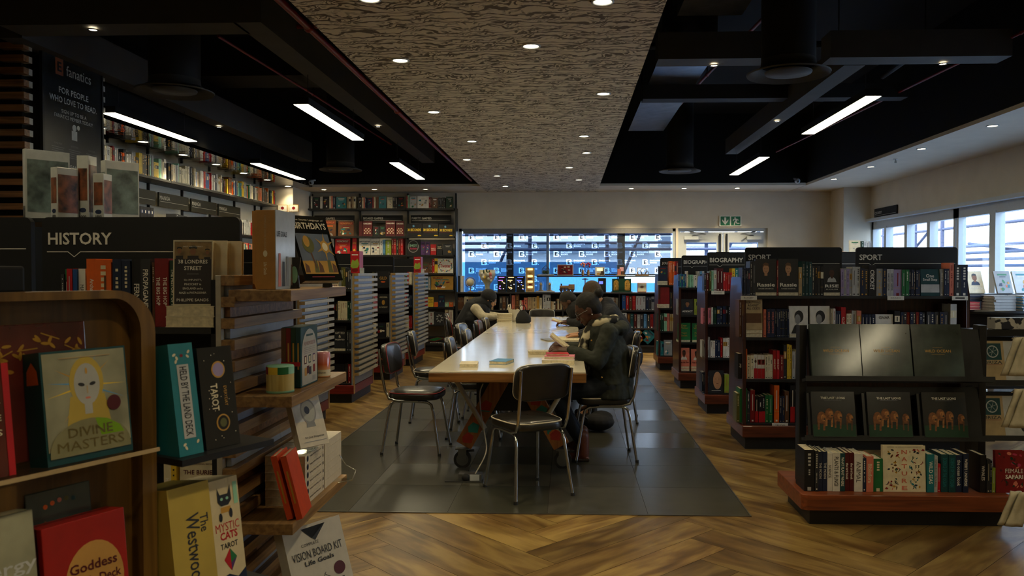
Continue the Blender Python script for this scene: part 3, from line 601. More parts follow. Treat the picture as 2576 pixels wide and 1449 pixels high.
for x0, y0, x1, hd, lb in gR:
    g = gondola(lb, x0, x1, y0, hd)
    for pa, pb, tx in {6.49: [(1867, 1908, 'RUGBY'), (2239, 2281, 'RUNNING'), (2403, 2443, '')], 8.10: [(1792, 1825, 'BIOGRAPHY A-Z')]}.get(y0, []):
        xa, xb = X_(pa, y0), X_(pb, y0); g.p('shelf_label', lambda m: m.box(xa, xb, y0+.046, y0+.05, 1.218, 1.252, 'paper_white') or m.text(tx or '-', (xa+xb)/2, 1.235, (xb-xa)*.6, .012, y0+.0455, 'ink_black'))
    if y0 == 6.49: xa, xb = X_(1946, 6.5), X_(1986, 6.5); g.p('shelf_label', lambda m: m.box(xa, xb, 6.515, 6.52, .185, .215, 'paper_white') or m.text('TENNIS', (xa+xb)/2, .2, .08, .011, 6.5145, 'ink_black'))
wood('mahogany_red', '7c1f18', '4f120e', 'X', 1, .4)
gL = [(8.63, [(-3.2, -2.45, '')], 'dark bookcase with pale slatted end, second from the camera on the left'), (10.5, [(-3.25, -2.42, '')], 'dark bookcase with pale slatted end, third on the left'),
      (12.1, [(-3.2, -2.42, '')], 'dark bookcase with pale slatted end, farthest on the left'), (6.85, [(-3.2, -2.45, '')], 'dark bookcase with pale slatted end just behind the history bookcase')]
for y0, hd, lb in gL:
    g = gondola(lb, -4.15, -2.36, y0, hd, 'L', 'dred_base' if 0 else 'mahogany_red', .92 if y0 != 12.1 else .9); endcap(g, -2.36, y0+.03, y0+.90, .061, .030)
# history bookcase with the near slat wall and its display shelves
g = G('display_bookcase', 'bookcase with the HISTORY header, nearest on the left, slatted timber end', 'bookcase', (-1.24, 2.75, 0), 'free-standing book gondolas')
HX0, HX1, HY = -3.05, -1.24, 2.75
g.p('base', lambda m: m.box(HX0, HX1, HY, HY+.72, .10, .195, 'mahogany'), .005); g.p('plinth', lambda m: m.box(HX0, HX1-.02, HY+.04, HY+.68, 0, .10, 'kick_black'))
g.p('centre_panel', lambda m: m.box(HX0, HX1-.03, HY+.33, HY+.36, .195, 1.345, 'sign_black'))
for z in (1.25, .91, .568, .21): g.p('shelf', lambda m: m.box(HX0, HX1-.015, HY+.03, HY+.33, z-.022, z, 'metal_black'))
g.p('end_panel', lambda m: m.box(HX1-.03, HX1-.008, HY+.03, HY+.7, .195, 1.42, 'sign_black'))
header(g, -2.085, -1.29, HY+.345, 1.34, 1.665, 'HISTORY'); header(g, -2.95, -2.13, HY+.345, 1.34, 1.665, '')
x = -1.222
g.p('post', lambda m: [m.box(x-.018, x+.002, HY, HY+.03, .1, 1.437, 'slat_pale'), m.box(x-.018, x+.002, HY+.68, HY+.71, .1, 1.437, 'slat_pale')], .002)
g.p('backing_sheet', lambda m: m.box(x-.014, x-.006, HY+.03, HY+.68, .12, 1.42, 'slat_back'))
def sl(m):
    z = 1.40; k = 0
    while z > .12:
        m.box(x+.002, x+.05, HY+.0, HY+.71, z, z+.037, 'oak'); 
        if z > .2: m.box(x+.002, x+.022, HY+.03, HY+.68, z-.038, z-.0005, 'oak_front' if k % 2 else 'slat_back')
        z -= .076; k += 1
g.p('slats', sl, .0015)
SHX1 = X_(737, 2.78)
END_SH = [1.385, 1.01, .557, .16]
for i, z in enumerate(END_SH):
    o = g.p('display_shelf', lambda m: m.box(x+.024, SHX1, HY+.01, HY+.70, z-.040, z, 'oak'), .002)
mk('poster_dark', '15191c', .28, spec=.6); mk('poster_ink', 'a9aaa4', .5); mk('poster_grey', '5d6062', .5); mk('poster_orange', '8c4a1a', .5)
# hanging poster pillar with slats
px0, px1, py0, py1 = -5.28, -4.26, 6.02, 7.1
def pil(m): m.box(px0, px1, py0+.06, py1-.06, 0, 3.6, 'black_paint')
o = struct(part('wall_pillar', None, None, pil))
def psl(m):
    z = .02
    while z < 3.55:
        m.box(px0, px1+.06, py0, py0+.06, z, z+.048, 'oak_front'); m.box(px1, px1+.06, py0+.06, py0+.10, z, z+.048, 'slat_pale'); m.box(px1, px1+.06, py1-.07, py1, z, z+.048, 'slat_pale'); z += .0955  # aisle-side returns are paler, their lit face put into the colour
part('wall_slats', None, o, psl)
a0, a1 = 6.19, 7.02; zt = 3.32; zb = 2.2
t = thing('hanging_poster', 'black hanging members poster with small white lettering on the slatted pillar', 'poster', (-4.18, (a0+a1)/2, zb), PI/2)
h = (a1-a0)/2; boxp('poster_panel', t, -h+.02, h-.02, -.004, .004, .02, zt-zb-.02, 'poster_dark'); 
part('poster_frame', None, t, lambda m: [m.box(-h, h, -.012, .012, zt-zb-.025, zt-zb, 'steel'), m.box(-h, -h+.02, -.012, .012, 0, zt-zb-.025, 'metal_dark'), m.box(h-.02, h, -.012, .012, 0, zt-zb-.025, 'metal_dark'), m.box(-h, h, -.012, .012, 0, .02, 'metal_dark')])
def pt(m):
    y = -.0052; H = zt-zb; w = 'poster_ink'
    m.rect(-.19, H-.19, .10, .135, y, 'poster_orange'); m.text('E', -.19, H-.19, .055, .08, y-.001, 'poster_dark', .03); m.text('fanatics', .07, H-.2, .34, .085, y, w)
    m.text('FOR PEOPLE', .0, H-.375, .40, .05, y, w, .01); m.text('WHO LOVE TO READ.', 0, H-.455, .64, .05, y, w, .01)
    m.text('SIGN UP TO BE A', 0, H-.545, .34, .03, y, w); m.text('FANATICS MEMBER TODAY!', 0, H-.59, .52, .03, y, w)
    m.oval(0, H-.66, .028, .028, y, w); m.rect(0, H-.725, .075, .08, y, w); m.oval(.055, H-.65, .02, .02, y, w)
    for x_, s_ in ((-.22, 'ONLINE'), (0, 'IN STORE'), (.24, 'WHATSAPP')):
        m.text(s_, x_, H-.82, .1, .016, y, 'poster_grey')
        for k in range(5): m.rect(x_, H-.85-k*.017, .16-.02*(k % 2), .005, y, 'poster_grey')
    m.text('JOIN FANATICS.', 0, H-1.0, .4, .042, y, w, .01); m.text('EARN REWARDS.', 0, H-1.06, .42, .042, y, w, .01)


part('poster_print', None, t, pt)
# ------------------------------------------------------------------ left wall shelving
LX = -5.0; LBY = [8.05, 8.93, 9.81, 10.68, 11.52, 12.38, 13.2]
g = G('wall_shelving', 'black shelving with white back running along the left wall', 'shelving', (-5.3, 10.2, 0)); mk('sign_olive', '1c1c12', .55, spec=.3); mk('case_grey', '3a3a3c', .6); mk('shelf_white', 'ded8c8', .6, var=.02)
g.p('back_panel', lambda m: m.box(-5.295, -5.28, 7.15, 13.5, .1, 2.585, 'shelf_white'))
for y in [7.17]+LBY+[13.48]: g.p('upright', lambda m: m.box(-5.28, -5.25, y-.012, y+.012, 0, 2.88, 'metal_black'))
ys = [7.17]+LBY+[13.48]
for z in (2.585, 2.02, 1.70, 1.38, 1.05, .7, .35):
    for a, b in zip(ys, ys[1:]): g.p('shelf', lambda m: m.box(-5.28, LX+(.03 if z > 2.5 else 0), a+.004, b-.004, z-.028, z, 'metal_black'))
for i, (ya, yb, tx) in enumerate([(8.1, 8.88, 'YOUNG ADULT'), (9.0, 9.76, 'YOUNG ADULT'), (9.86, 10.62, 'MANGA'), (10.74, 11.46, 'MANGA'), (11.58, 12.32, 'MANGA')]):
    W2 = .39; t = thing('shelf_sign', 'dark olive %s sign on the left wall shelving, %s from the pillar' % (tx, ordw(i)), 'sign', (-5.16, (ya+yb)/2, 2.27), PI/2, 'signs on the left wall shelving')
    boxp('sign_board', t, -W2, W2, -.01, .01, 0, .18, 'sign_olive', .003); boxp('bracket', t, -.1, .1, .01, .115, .06, .12, 'metal_black')
    def f(m):
        y = -.0112; vs, fs, asp = text_geo(tx, .01); w = min(.36, .05*asp); m.text(tx, -W2+.02+w/2, .115, w, .05, y, 'sign_ink', .01); m.rect(0.0, .068, 2*W2-.05, .0035, y, 'sign_ink')
    part('lettering', None, t, f)
# ------------------------------------------------------------------ games shelving on the far wall
GY = 14.3; GX = [X_(v, GY) for v in (776, 898, 1020.5, 1143)]
g = G('wall_shelving', 'tall black shelving full of board games left of the far window', 'shelving', ((GX[0]+GX[3])/2, 14.55, 0)); GZ = [2.59, 2.09, 1.75, 1.42, 1.12, .81, .49, .14]
for v in GX: g.p('upright', lambda m: m.box(v-.014, v+.014, 14.50, 14.56, 0, 2.88, 'metal_black')); 
for z in GZ:
    for a, b in zip(GX, GX[1:]): g.p('shelf', lambda m: m.box(a+.002, b-.002, GY-.02, 14.56, z-.03, z, 'metal_black'))
g.p('base_plinth', lambda m: m.box(GX[0], GX[3], GY+.02, 14.5, 0, .1, 'kick_black')); g.p('side_panel', lambda m: m.box(GX[3]+.015, GX[3]+.03, GY+.0, 14.56, 0, 2.6, 'metal_black'))
for i, tx in enumerate(['BOARD GAMES', 'BOARD GAMES', 'PARTY GAMES']):
    c = (GX[i]+GX[i+1])/2+.0; t = thing('shelf_sign', 'black %s sign over the %s bay of the games shelves' % (tx, ['left', 'middle', 'right'][i]), 'sign', (c, 14.42, 2.335), 0, 'signs on the games shelves')
    boxp('sign_board', t, -.37, .37, -.008, .008, 0, .14, 'sign_black', .003); boxp('bracket', t, -.1, .1, .008, .14, .04, .1, 'metal_black')
    def f(m):
        w = .36; m.text(tx, -.35+w/2, .085, w, .042, -.0092, 'sign_ink', .01); m.rect(0, .045, .7, .003, -.0092, 'sign_ink')
    part('lettering', None, t, f)
# small framed notices on the corner wall
for k, px in enumerate((710, 738)):
    p = at(px, 524, 13.47); t = thing('framed_notice', 'small pale framed notice with a red emblem, %s one beside the left shelves' % ['left', 'right'][k], 'notice', (p.x, 13.49, p.z), 0, 'framed notices on the corner wall')
    boxp('frame', t, -.085, .085, -.008, .008, -.06, .06, 'ink_gold', .002); part('notice_sheet', None, t, lambda m: [m.rect(0, 0, .15, .105, -.009, 'paper_white'), m.oval(0, .005, .028, .025, -.010, 'dred')])
# ------------------------------------------------------------------ low shelving under the far window
BX0, BX1, BY = -2.0, 1.62, 14.2; BZ = [1.08, .76, .44, .13]; BD = [BX0, X_(1284, BY), -.1, X_(1558, BY), BX1]
g = G('low_bookcase', 'long low black bookcase under the far window', 'bookcase', ((BX0+BX1)/2, 14.4, 0)); mk('case_black', '17161a', .5, var=.1)
g.p('top', lambda m: m.box(BX0, BX1, BY-.02, 14.56, 1.05, 1.08, 'case_black'), .003); g.p('back_panel', lambda m: m.box(BX0, BX1, 14.54, 14.56, .03, 1.05, 'case_grey'))
for a, b in zip(BD, BD[1:]):
    for z in BZ[1:]: g.p('shelf', lambda m: m.box(a+.012, b-.012, BY, 14.54, z-.025, z, 'case_black'))
for v in BD: g.p('divider', lambda m: m.box(v-.012, v+.012, BY-.005, 14.54, 0, 1.05, 'case_black'))
g.p('plinth', lambda m: m.box(BX0+.02, BX1-.02, BY+.03, 14.5, 0, .105, 'kick_black'))
# glass display shelf standing on it
s0, s1 = X_(1350, 14.3), X_(1650, 14.3); t = thing('glass_shelf', 'clear glass display shelf standing on the low bookcase before the window', 'shelf', ((s0+s1)/2, 14.36, 1.08)); w = (s1-s0)/2
boxp('glass_top', t, -w, w, -.11, .11, .285, .295, 'acrylic'); boxp('front_rail', t, -w, w, -.12, -.11, .272, .297, 'case_black')
for q in (-w+.01, -.35, .4, w-.01): boxp('glass_support', t, q-.004, q+.004, -.10, .10, 0, .285, 'acrylic')
# ------------------------------------------------------------------ books: collected first, then built (the largest 300 one by one)
SPEC = []
RY = {}
def colr(c, i=0): return c[i % len(c)] if isinstance(c, (list, tuple)) else c
def spec(kind, M, t, h, d, col, row, cat='book', title=None, tc='ink_white', art=None, extra=None, note=None):
    SPEC.append(dict(k=kind, M=M, t=t, h=h, d=d, col=col, row=row, cat=cat, title=title, tc=tc, art=art, ex=extra, note=note))
def ROW(row, Y, z, items, X2P=None, seed=1, cat='book', dep=.15, zoff=0.001):
    """items: ('s', n, px0, px1, ytop, colours, title, ink) spines; ('f', px0, px1, ytop, colour, art, stack) face-out"""
    rng = random.Random(seed); z = z+zoff; last = -99
    for it in items:
        if it[0] == 's':
            n, a, b, yt, col = it[1:6]; title = it[6] if len(it) > 6 else None; tc = it[7] if len(it) > 7 else 'ink_white'
            xa, xb = max(X_(a, Y), last), X_(b, Y); w = (xb-xa)/n; h = Z_(yt, Y, a)-z
            if w < .004: continue
            for i in range(n):
                y = Y+rng.uniform(0, .012)+(.01 if h < .16 else 0)
                spec('s', T((xa+i*w+.0006, y, z)), w-.0012, h*rng.uniform(.97, 1.0) if n > 1 and not title else h, min(dep, h*.72), colr(col, i), row, cat, title, tc)
            last = xb
        elif it[0] == 'f':
            a, b, yt, col, art = it[1:6]; st = it[6] if len(it) > 6 else 0
            xa, xb = max(X_(a, Y), last), X_(b, Y); w = xb-xa; h = Z_(yt, Y, a)-z
            if w < .01: continue
            th = .028; sh = 0
            for k in range(st):
                spec('h', T((xa, Y+.004, z+sh)), w-.002, .030, min(dep+.02, h*.8), col, row, cat, note='lying flat under a face-out copy'); sh += .0305
            spec('f', T((xa+.001, Y+.008, z+sh)) @ R(-.06, 'X'), w-.002, h-sh-.003, th, col, row, cat, None, 'ink_white', art)
            last = xb
def FILL(row, Y, z, x0, x1, hr, tr, cols, seed, cat='book', M0=None, dep=.15, lean=.0, titled=False):
    rng = random.Random(seed); x = x0
    while x < x1-tr[1]:
        n = rng.choice([1, 1, 2, 2, 3]); c = rng.choice(cols); t = rng.uniform(*tr); h = rng.uniform(*hr)
        for i in range(n):
            if x > x1-tr[1]: break
            M = T((x, Y+rng.uniform(0, .015), z+.001)) if M0 is None else M0 @ T((x, rng.uniform(0, .015), z+.001))
            spec('s', M, t-.001, h*rng.uniform(.98, 1), dep, c, row, cat); x += t
        if rng.random() < .08: x += rng.uniform(.01, .04)
ALLC = ['black', 'char', 'navy', 'dred', 'red', 'cream', 'white', 'lgrey', 'tan', 'green', 'teal', 'olive', 'brown', 'orange', 'yellow', 'cream', 'white', 'grey', 'mint', 'maroon', 'blue']
# ---- cover art (flat shapes just proud of the board)
def a_title(*L, ink='ink_white', top=.8, band=None, foot=None):
    def f(m, w, h, y, s):
        z = h*top
        if band: m.rect(w/2, h*band[0], w*.98, h*band[1], y, band[2])
        for t in L:
            if t: 
                vs, fs, asp = text_geo(t, .01); tw = min(w*.82, h*.12*asp); m.text(t, w/2, z, tw, tw/asp, y-.0006, ink, .01)
            z -= h*.15
        if foot: m.rect(w/2, h*.12, w*.5, h*.015, y, foot)
    return f
def a_portrait(skin, hair, shirt, title=None, ink='ink_white', by=None, low=True):
    def f(m, w, h, y, s):
        m.poly([(w*.22, h*.36), (w*.78, h*.36), (w*.72, h*.48), (w*.56, h*.55), (w*.42, h*.55), (w*.27, h*.48)], y-.0002, shirt)
        m.rect(w*.5, h*.55, w*.14, h*.12, y-.0004, skin); m.oval(w*.5, h*.70, w*.15, h*.15, y-.0005, skin, 24); m.poly([(w*.34, h*.72), (w*.36, h*.84), (w*.48, h*.89), (w*.62, h*.86), (w*.66, h*.72), (w*.60, h*.79), (w*.42, h*.80)], y-.0008, hair)
        m.oval(w*.445, h*.70, w*.02, h*.008, y-.001, 'ink_black', 8); m.oval(w*.555, h*.70, w*.02, h*.008, y-.001, 'ink_black', 8); m.rect(w*.5, h*.625, w*.09, h*.008, y-.001, 'maroon')
        if title: m.text(title, w/2, h*.22, w*.84, h*.11, y-.001, ink, .02)
        if by: m.text(by, w/2, h*.1, w*.7, h*.035, y-.001, ink)
    return f
def a_silh(m, w, h, y, s):
    m.oval(w*.52, h*.62, w*.24, h*.22, y-.0002, 'ink_black', 22); m.oval(w*.45, h*.52, w*.15, h*.18, y-.0004, 'grey', 18); m.poly([(w*.1, 0), (w*.95, 0), (w*.85, h*.2), (w*.6, h*.32), (w*.3, h*.3)], y-.0005, 'ink_black')
def a_rnd(seed, n=7):
    def f(m, w, h, y, s):
        r = random.Random(seed); c = [k for k in ['cream', 'gold', 'dred', 'teal', 'navy', 'green', 'ink_white', 'orange', 'grey'] if k != s['col']]
        for i in range(n):
            q = r.choice(c); cx, cz = w*r.uniform(.2, .8), h*r.uniform(.15, .62)
            if r.random() < .5: m.oval(cx, cz, w*r.uniform(.05, .16), h*r.uniform(.04, .12), y-.0002*(i+1), q, 14, None, r.uniform(0, 3))
            else: m.poly([(cx-w*.12, cz-h*.05), (cx+w*.15*r.random(), cz-h*.06), (cx+w*.1, cz+h*.09), (cx-w*.05, cz+h*.07)], y-.0002*(i+1), q)
        m.rect(w/2, h*.84, w*.6, h*.07, y-.0004, r.choice(c)); m.rect(w/2, h*.74, w*.4, h*.03, y-.0004, r.choice(c))
    return f
def a_lions(m, w, h, y, s):
    m.rect(w/2, h*.14, w*.98, h*.26, y-.0001, 'dgreen'); m.text('THE LAST LIONS', w/2, h*.86, w*.56, h*.05, y-.001, 'ink_white', .02); m.rect(w/2, h*.81, w*.4, h*.004, y-.001, 'grey')
    for cx, cz, sc_, c in ((.86, .42, .8, 'brown'), (.60, .46, .95, 'lion2'), (.40, .50, 1.0, 'lion1'), (.22, .42, 1.05, 'lion2')):
        m.poly([(w*(cx-.10*sc_), h*(cz-.26)), (w*(cx-.06*sc_), h*(cz-.26)), (w*(cx-.05), h*(cz-.12)), (w*(cx+.03), h*(cz-.12)), (w*(cx+.02), h*(cz-.28)), (w*(cx+.06*sc_), h*(cz-.28)), (w*(cx+.09*sc_), h*cz), (w*(cx-.10*sc_), h*(cz+.02))], y-.0003, c)
        m.oval(w*cx, h*cz, w*.10*sc_, h*.13*sc_, y-.0006, 'lion2', 16); m.oval(w*(cx+.035), h*(cz+.0), w*.055*sc_, h*.075*sc_, y-.0008, 'lion1', 14); m.oval(w*(cx+.06), h*(cz-.03), w*.022, h*.02, y-.001, 'ink_black', 8); m.oval(w*(cx+.02), h*(cz+.02), w*.008, h*.008, y-.001, 'ink_black', 6)
mk('lion1', 'a9713f', .6, var=.3, scale=60); mk('lion2', '7a4c28', .6, var=.3, scale=60)
def a_nature(m, w, h, y, s):
    r = random.Random(11); c = ['navy', 'dred', 'dgreen', 'gold', 'brown', 'teal', 'salmon', 'char']
    for i, ch in enumerate('NATURE'): m.text(ch, w*.5, h*(.86-i*.155), w*.13, h*.09, y-.001, 'salmon', .02)
    m.text("DISCOVER THE WORLD'S WONDERFUL HABITATS", w/2, h*.965, w*.8, h*.018, y-.001, 'ink_black')
    for i in range(64):
        sd = -1 if i % 2 else 1; cx = w*(.5+sd*r.uniform(.13, .44)); cz = h*r.uniform(.05, .9); q = r.choice(c); a = r.uniform(0, 3.1); k = r.choice('olbo')
        if k == 'o': m.oval(cx, cz, w*r.uniform(.02, .05), h*r.uniform(.008, .02), y-.0002-.00001*i, q, 10, None, a)
        elif k == 'l':
            for j in range(3): m.oval(cx+w*.02*j*math.cos(a), cz+h*.02*j, w*.03, h*.007, y-.0002-.00001*i, q, 8, None, a+j*.8)
        else: m.poly([(cx-w*.04, cz), (cx, cz+h*.03), (cx+w*.05, cz+h*.01), (cx+w*.02, cz-h*.02)], y-.0002-.00001*i, q)
def a_circle(m, w, h, y, s): m.oval(w*.48, h*.55, w*.40, h*.40, y-.0002, 'grey', 28); m.oval(w*.48, h*.55, w*.35, h*.36, y-.0004, 'ink_black', 28); m.text('SHOT', w*.48, h*.62, w*.56, h*.16, y-.001, 'mint', .03); m.text('Roulette', w*.5, h*.42, w*.5, h*.14, y-.001, 'dpink', .02)
def a_mono(ink, bandc, pic):
    def f(m, w, h, y, s): m.rect(w/2, h*.84, w*.86, h*.16, y-.0003, bandc); m.text('MONOPOLY', w/2, h*.84, w*.78, h*.11, y-.001, ink, .02); a_rnd(pic, 9)(m, w, h*.75, y-.0004, s)
    return f
def a_30(m, w, h, y, s): m.rect(w*.45, h*.8, w*.12, h*.16, y-.0004, 'sky', None, .2); m.text('30 SECONDS', w*.5, h*.5, w*.88, h*.22, y-.001, 'yellow', .03); m.rect(w/2, h*.33, w*.8, h*.02, y-.0006, 'dred'); m.oval(w*.85, h*.04, w*.12, h*.05, y-.0004, 'yellow', 14)
def a_twist(m, w, h, y, s):
    r = random.Random(3); m.text('Twister', w*.5, h*.5, w*.68, h*.24, y-.001, 'red', .02)
    for i in range(26):
        a = i/26*2*PI; m.oval(w*(.5+.42*math.cos(a)*r.uniform(.9, 1.08)), h*(.5+.4*math.sin(a)*r.uniform(.85, 1.1)), w*.035, h*.05, y-.0004, ['blue', 'green', 'red', 'yellow'][i % 4], 12)
def a_cases(m, w, h, y, s):
    for i in range(8): a = i*PI/4+.2; m.rect(w*(.5+.24*math.cos(a)), h*(.5+.26*math.sin(a)), w*.2, h*.09, y-.0004, 'lgrey', None, a)
def a_field(m, w, h, y, s): m.poly([(w*.1, h*.45), (w*.62, h*.95), (w*.95, h*.75), (w*.5, h*.25)], y-.0003, 'dred'); m.poly([(w*.16, h*.48), (w*.62, h*.9), (w*.88, h*.74), (w*.5, h*.35)], y-.0005, 'green'); m.text('FOOTBALL', w*.6, h*.12, w*.6, h*.12, y-.001, 'ink_white', .03)
def a_londres(m, w, h, y, s):
    y -= .0002; m.rect(w*.5, h*.5, w*.93, h*.955, y, 'brown_cover'); m.rect(w*.5, h*.84, w*.93, h*.26, y-.0002, 'sepia')
    for cx, cz, k in ((.16, .86, .8), (.86, .84, .7), (.5, .86, 1.25)):
        m.poly([(w*(cx-.13*k), h*(cz-.32*k)), (w*(cx+.13*k), h*(cz-.32*k)), (w*(cx+.11*k), h*(cz-.1)), (w*(cx-.11*k), h*(cz-.1))], y-.0004-k*.0001, 'ink_black')
        m.oval(w*cx, h*(cz-.03), w*.06*k, h*.045*k, y-.0007-k*.0001, 'skin_mid', 14); m.oval(w*cx, h*(cz+.02*k), w*.085*k, h*.025*k, y-.0009-k*.0001, 'ink_black', 14); m.rect(w*cx, h*(cz+.005), w*.10*k, h*.008, y-.0011-k*.0001, 'gold')
    m.poly([(w*.25, h*.03), (w*.95, h*.03), (w*.80, h*.62), (w*.6, h*.76), (w*.4, h*.76), (w*.3, h*.62)], y-.0012, 'brown_cover')
    y -= .0016; m.text('EAST WEST STREET', w*.5, h*.90, w*.5, h*.016, y, 'ink_white'); m.text('38 LONDRES', w*.5, h*.67, w*.74, h*.06, y, 'ink_white', .02); m.text('STREET', w*.5, h*.57, w*.44, h*.06, y, 'ink_white', .02); m.rect(w*.5, h*.48, w*.3, h*.003, y, 'ink_white')
    for t, z, k in (('On IMPUNITY,', .39, .44), ('PINOCHET in', .325, .42), ('ENGLAND and a', .26, .5), ('NAZI in PATAGONIA', .195, .68), ('PHILIPPE SANDS', .085, .8)): m.text(t, w*.5, h*z, w*k, h*(.032 if z > .1 else .042), y, 'ink_white', .01)
mk('brown_cover', '1f1410', .4); mk('sepia', '8f7448', .5, var=.3, scale=25)
def a_wild(m, w, h, y, s): m.text('WILD OCEAN', w*.5, h*.5, w*.52, h*.05, y-.001, 'ink_gold'); m.rect(w*.5, h*.565, w*.2, h*.003, y-.001, 'ink_gold'); m.rect(w*.5, h*.44, w*.26, h*.003, y-.001, 'ink_gold')
def a_fem(m, w, h, y, s):
    r = random.Random(5)
    for i in range(40): m.oval(w*r.uniform(.1, .9), h*r.uniform(.05, .93), w*r.uniform(.03, .09), h*r.uniform(.01, .04), y-.0002-i*.00001, r.choice(['dred', 'dgreen', 'maroon', 'salmon', 'dpink']), 10, None, r.uniform(0, 3))
    m.text('FEMALE', w*.62, h*.52, w*.6, h*.1, y-.001, 'ink_white', .03); m.text('SAFARI', w*.62, h*.38, w*.6, h*.1, y-.001, 'ink_white', .03)
def a_birds(word):
    def f(m, w, h, y, s):
        m.rect(w*.68, h*.5, w*.62, h*.98, y-.0003, 'lgrey'); m.rect(w*.2, h*.74, w*.26, h*.40, y-.0004, 'dteal'); 
        m.oval(w*.2, h*.74, w*.09, h*.15, y-.0006, 'lgrey', 16); m.oval(w*.2, h*.74, w*.075, h*.125, y-.0008, 'dteal', 16)
        for a in (.4, 1.2, 2.3): m.rect(w*.2, h*.74, w*.16, h*.008, y-.001, 'lgrey', None, a)
        m.text('BRIZA', w*.2, h*.48, w*.26, h*.07, y-.001, 'char', .01); m.rect(w*.2, h*.42, w*.26, h*.008, y-.001, 'dred'); m.text('sappi', w*.62, h*.87, w*.16, h*.06, y-.001, 'blue', .02); m.text(word, w*.68, h*.74, w*.4, h*.09, y-.001, 'dred', .03)
        for cx, cz in ((.6, .45), (.72, .42), (.66, .25)): m.oval(w*cx, h*cz, w*.05, h*.11, y-.0008, 'char', 14); m.oval(w*(cx+.02), h*(cz+.1), w*.03, h*.04, y-.001, 'grey', 12)
    return f
# ---- geometry of one book
def draw_book(m, s, near, part_=None):
    M = s['M'] if part_ is None else I4; t, h, d, c = s['t'], s['h'], s['d'], s['col']; save = m.M; m.M = save @ M
    cov = part_ in (None, 'cover'); pg = part_ in (None, 'page_block'); b = min(.0022, t*.12)
    if s['k'] == 's':
        if s['cat'] != 'book':
            if cov: m.box(0, t, 0, d, 0, h, c)
        else:
            if cov: m.box(0, b, 0, d, 0, h, c); m.box(t-b, t, 0, d, 0, h, c); m.box(b, t-b, 0, b, 0, h, c)
            if pg: m.box(b, t-b, b, d-.003, .002, h-.0035, 'page')
        if cov:
            r = random.Random(int(t*1e5)+len(c)*7+int(h*1000)); y = -.0006
            if s['title']:
                hg = min(t*.55, h*.16); asp = text_geo(s['title'], .015)[2]; m.text(s['title'], t/2, h*.52, min(h*.76, hg*asp*.9), hg, y, s['tc'], .015, -PI/2)
            else:
                ink = r.choice(['ink_white', 'cream', 'ink_gold', 'lgrey', 'ink_white']) if c not in ('white', 'cream', 'lgrey', 'yellow', 'mint', 'pink', 'tan', 'sky', 'salmon', 'lilac') else r.choice(['ink_black', 'char', 'dred', 'navy'])
                k = r.random(); top_ = h*.93; L = h*r.uniform(.26, .46)
                if k < .6:
                    n_ = max(4, int(L/(t*.30+.004))); st_ = L/n_   # a run of letter-like marks down the spine
                    for q in range(n_):
                        if r.random() < .16: continue
                        m.rect(t*.5, top_-st_*(q+.5), t*r.uniform(.24, .34), st_*.62, y, ink)
                    if near and r.random() < .7:
                        L2 = h*r.uniform(.12, .26); n_ = max(3, int(L2/(t*.2+.003))); st_ = L2/n_
                        for q in range(n_): m.rect(t*.5, top_-L-h*.06-st_*(q+.5), t*.16, st_*.6, y, ink)
                elif k < .8: m.rect(t*.5, h*.70, t*.94, h*.22, y, r.choice(['cream', 'dred', 'navy', 'gold', 'char'])); m.rect(t*.5, h*.70, t*.2, h*.16, y-.0003, 'ink_white' if r.random() < .5 else 'ink_black')
                else: m.rect(t*.5, h*.62, t*.14, h*.5, y, ink)
                m.rect(t/2, h*.055, t*.36, t*.36, y, ink)
                if r.random() < .2: m.rect(t/2, h*.30, t*.98, h*.012, y-.0002, 'ink_gold')
        if cov and s['ex']: s['ex'](m, t, h, -.0009, s)
    elif s['k'] == 'f':
        w = t; th = d
        if s['cat'] == 'book':
            if cov: m.box(0, w, 0, b, 0, h, c); m.box(0, w, th-b, th, 0, h, c); m.box(0, b, b, th-b, 0, h, c)
            if pg: m.box(b, w-.004, b, th-b, .002, h-.004, 'page')
        elif cov: m.box(0, w, 0, th, 0, h, c)
        if cov and s['art']: s['art'](m, w, h, -.0008, s)
    else:
        w = t; hh = h
        if cov: m.box(0, w, 0, d, 0, b, c); m.box(0, w, 0, d, hh-b, hh, c); m.box(0, w, d-b, d, b, hh-b, c)
        if pg: m.box(.002, w-.002, .001, d-b, b, hh-b, 'page')
    m.M = save
VER = {'book': ('book', 'book'), 'board game': ('board_game', 'board game'), 'deck box': ('deck_box', 'deck box')}
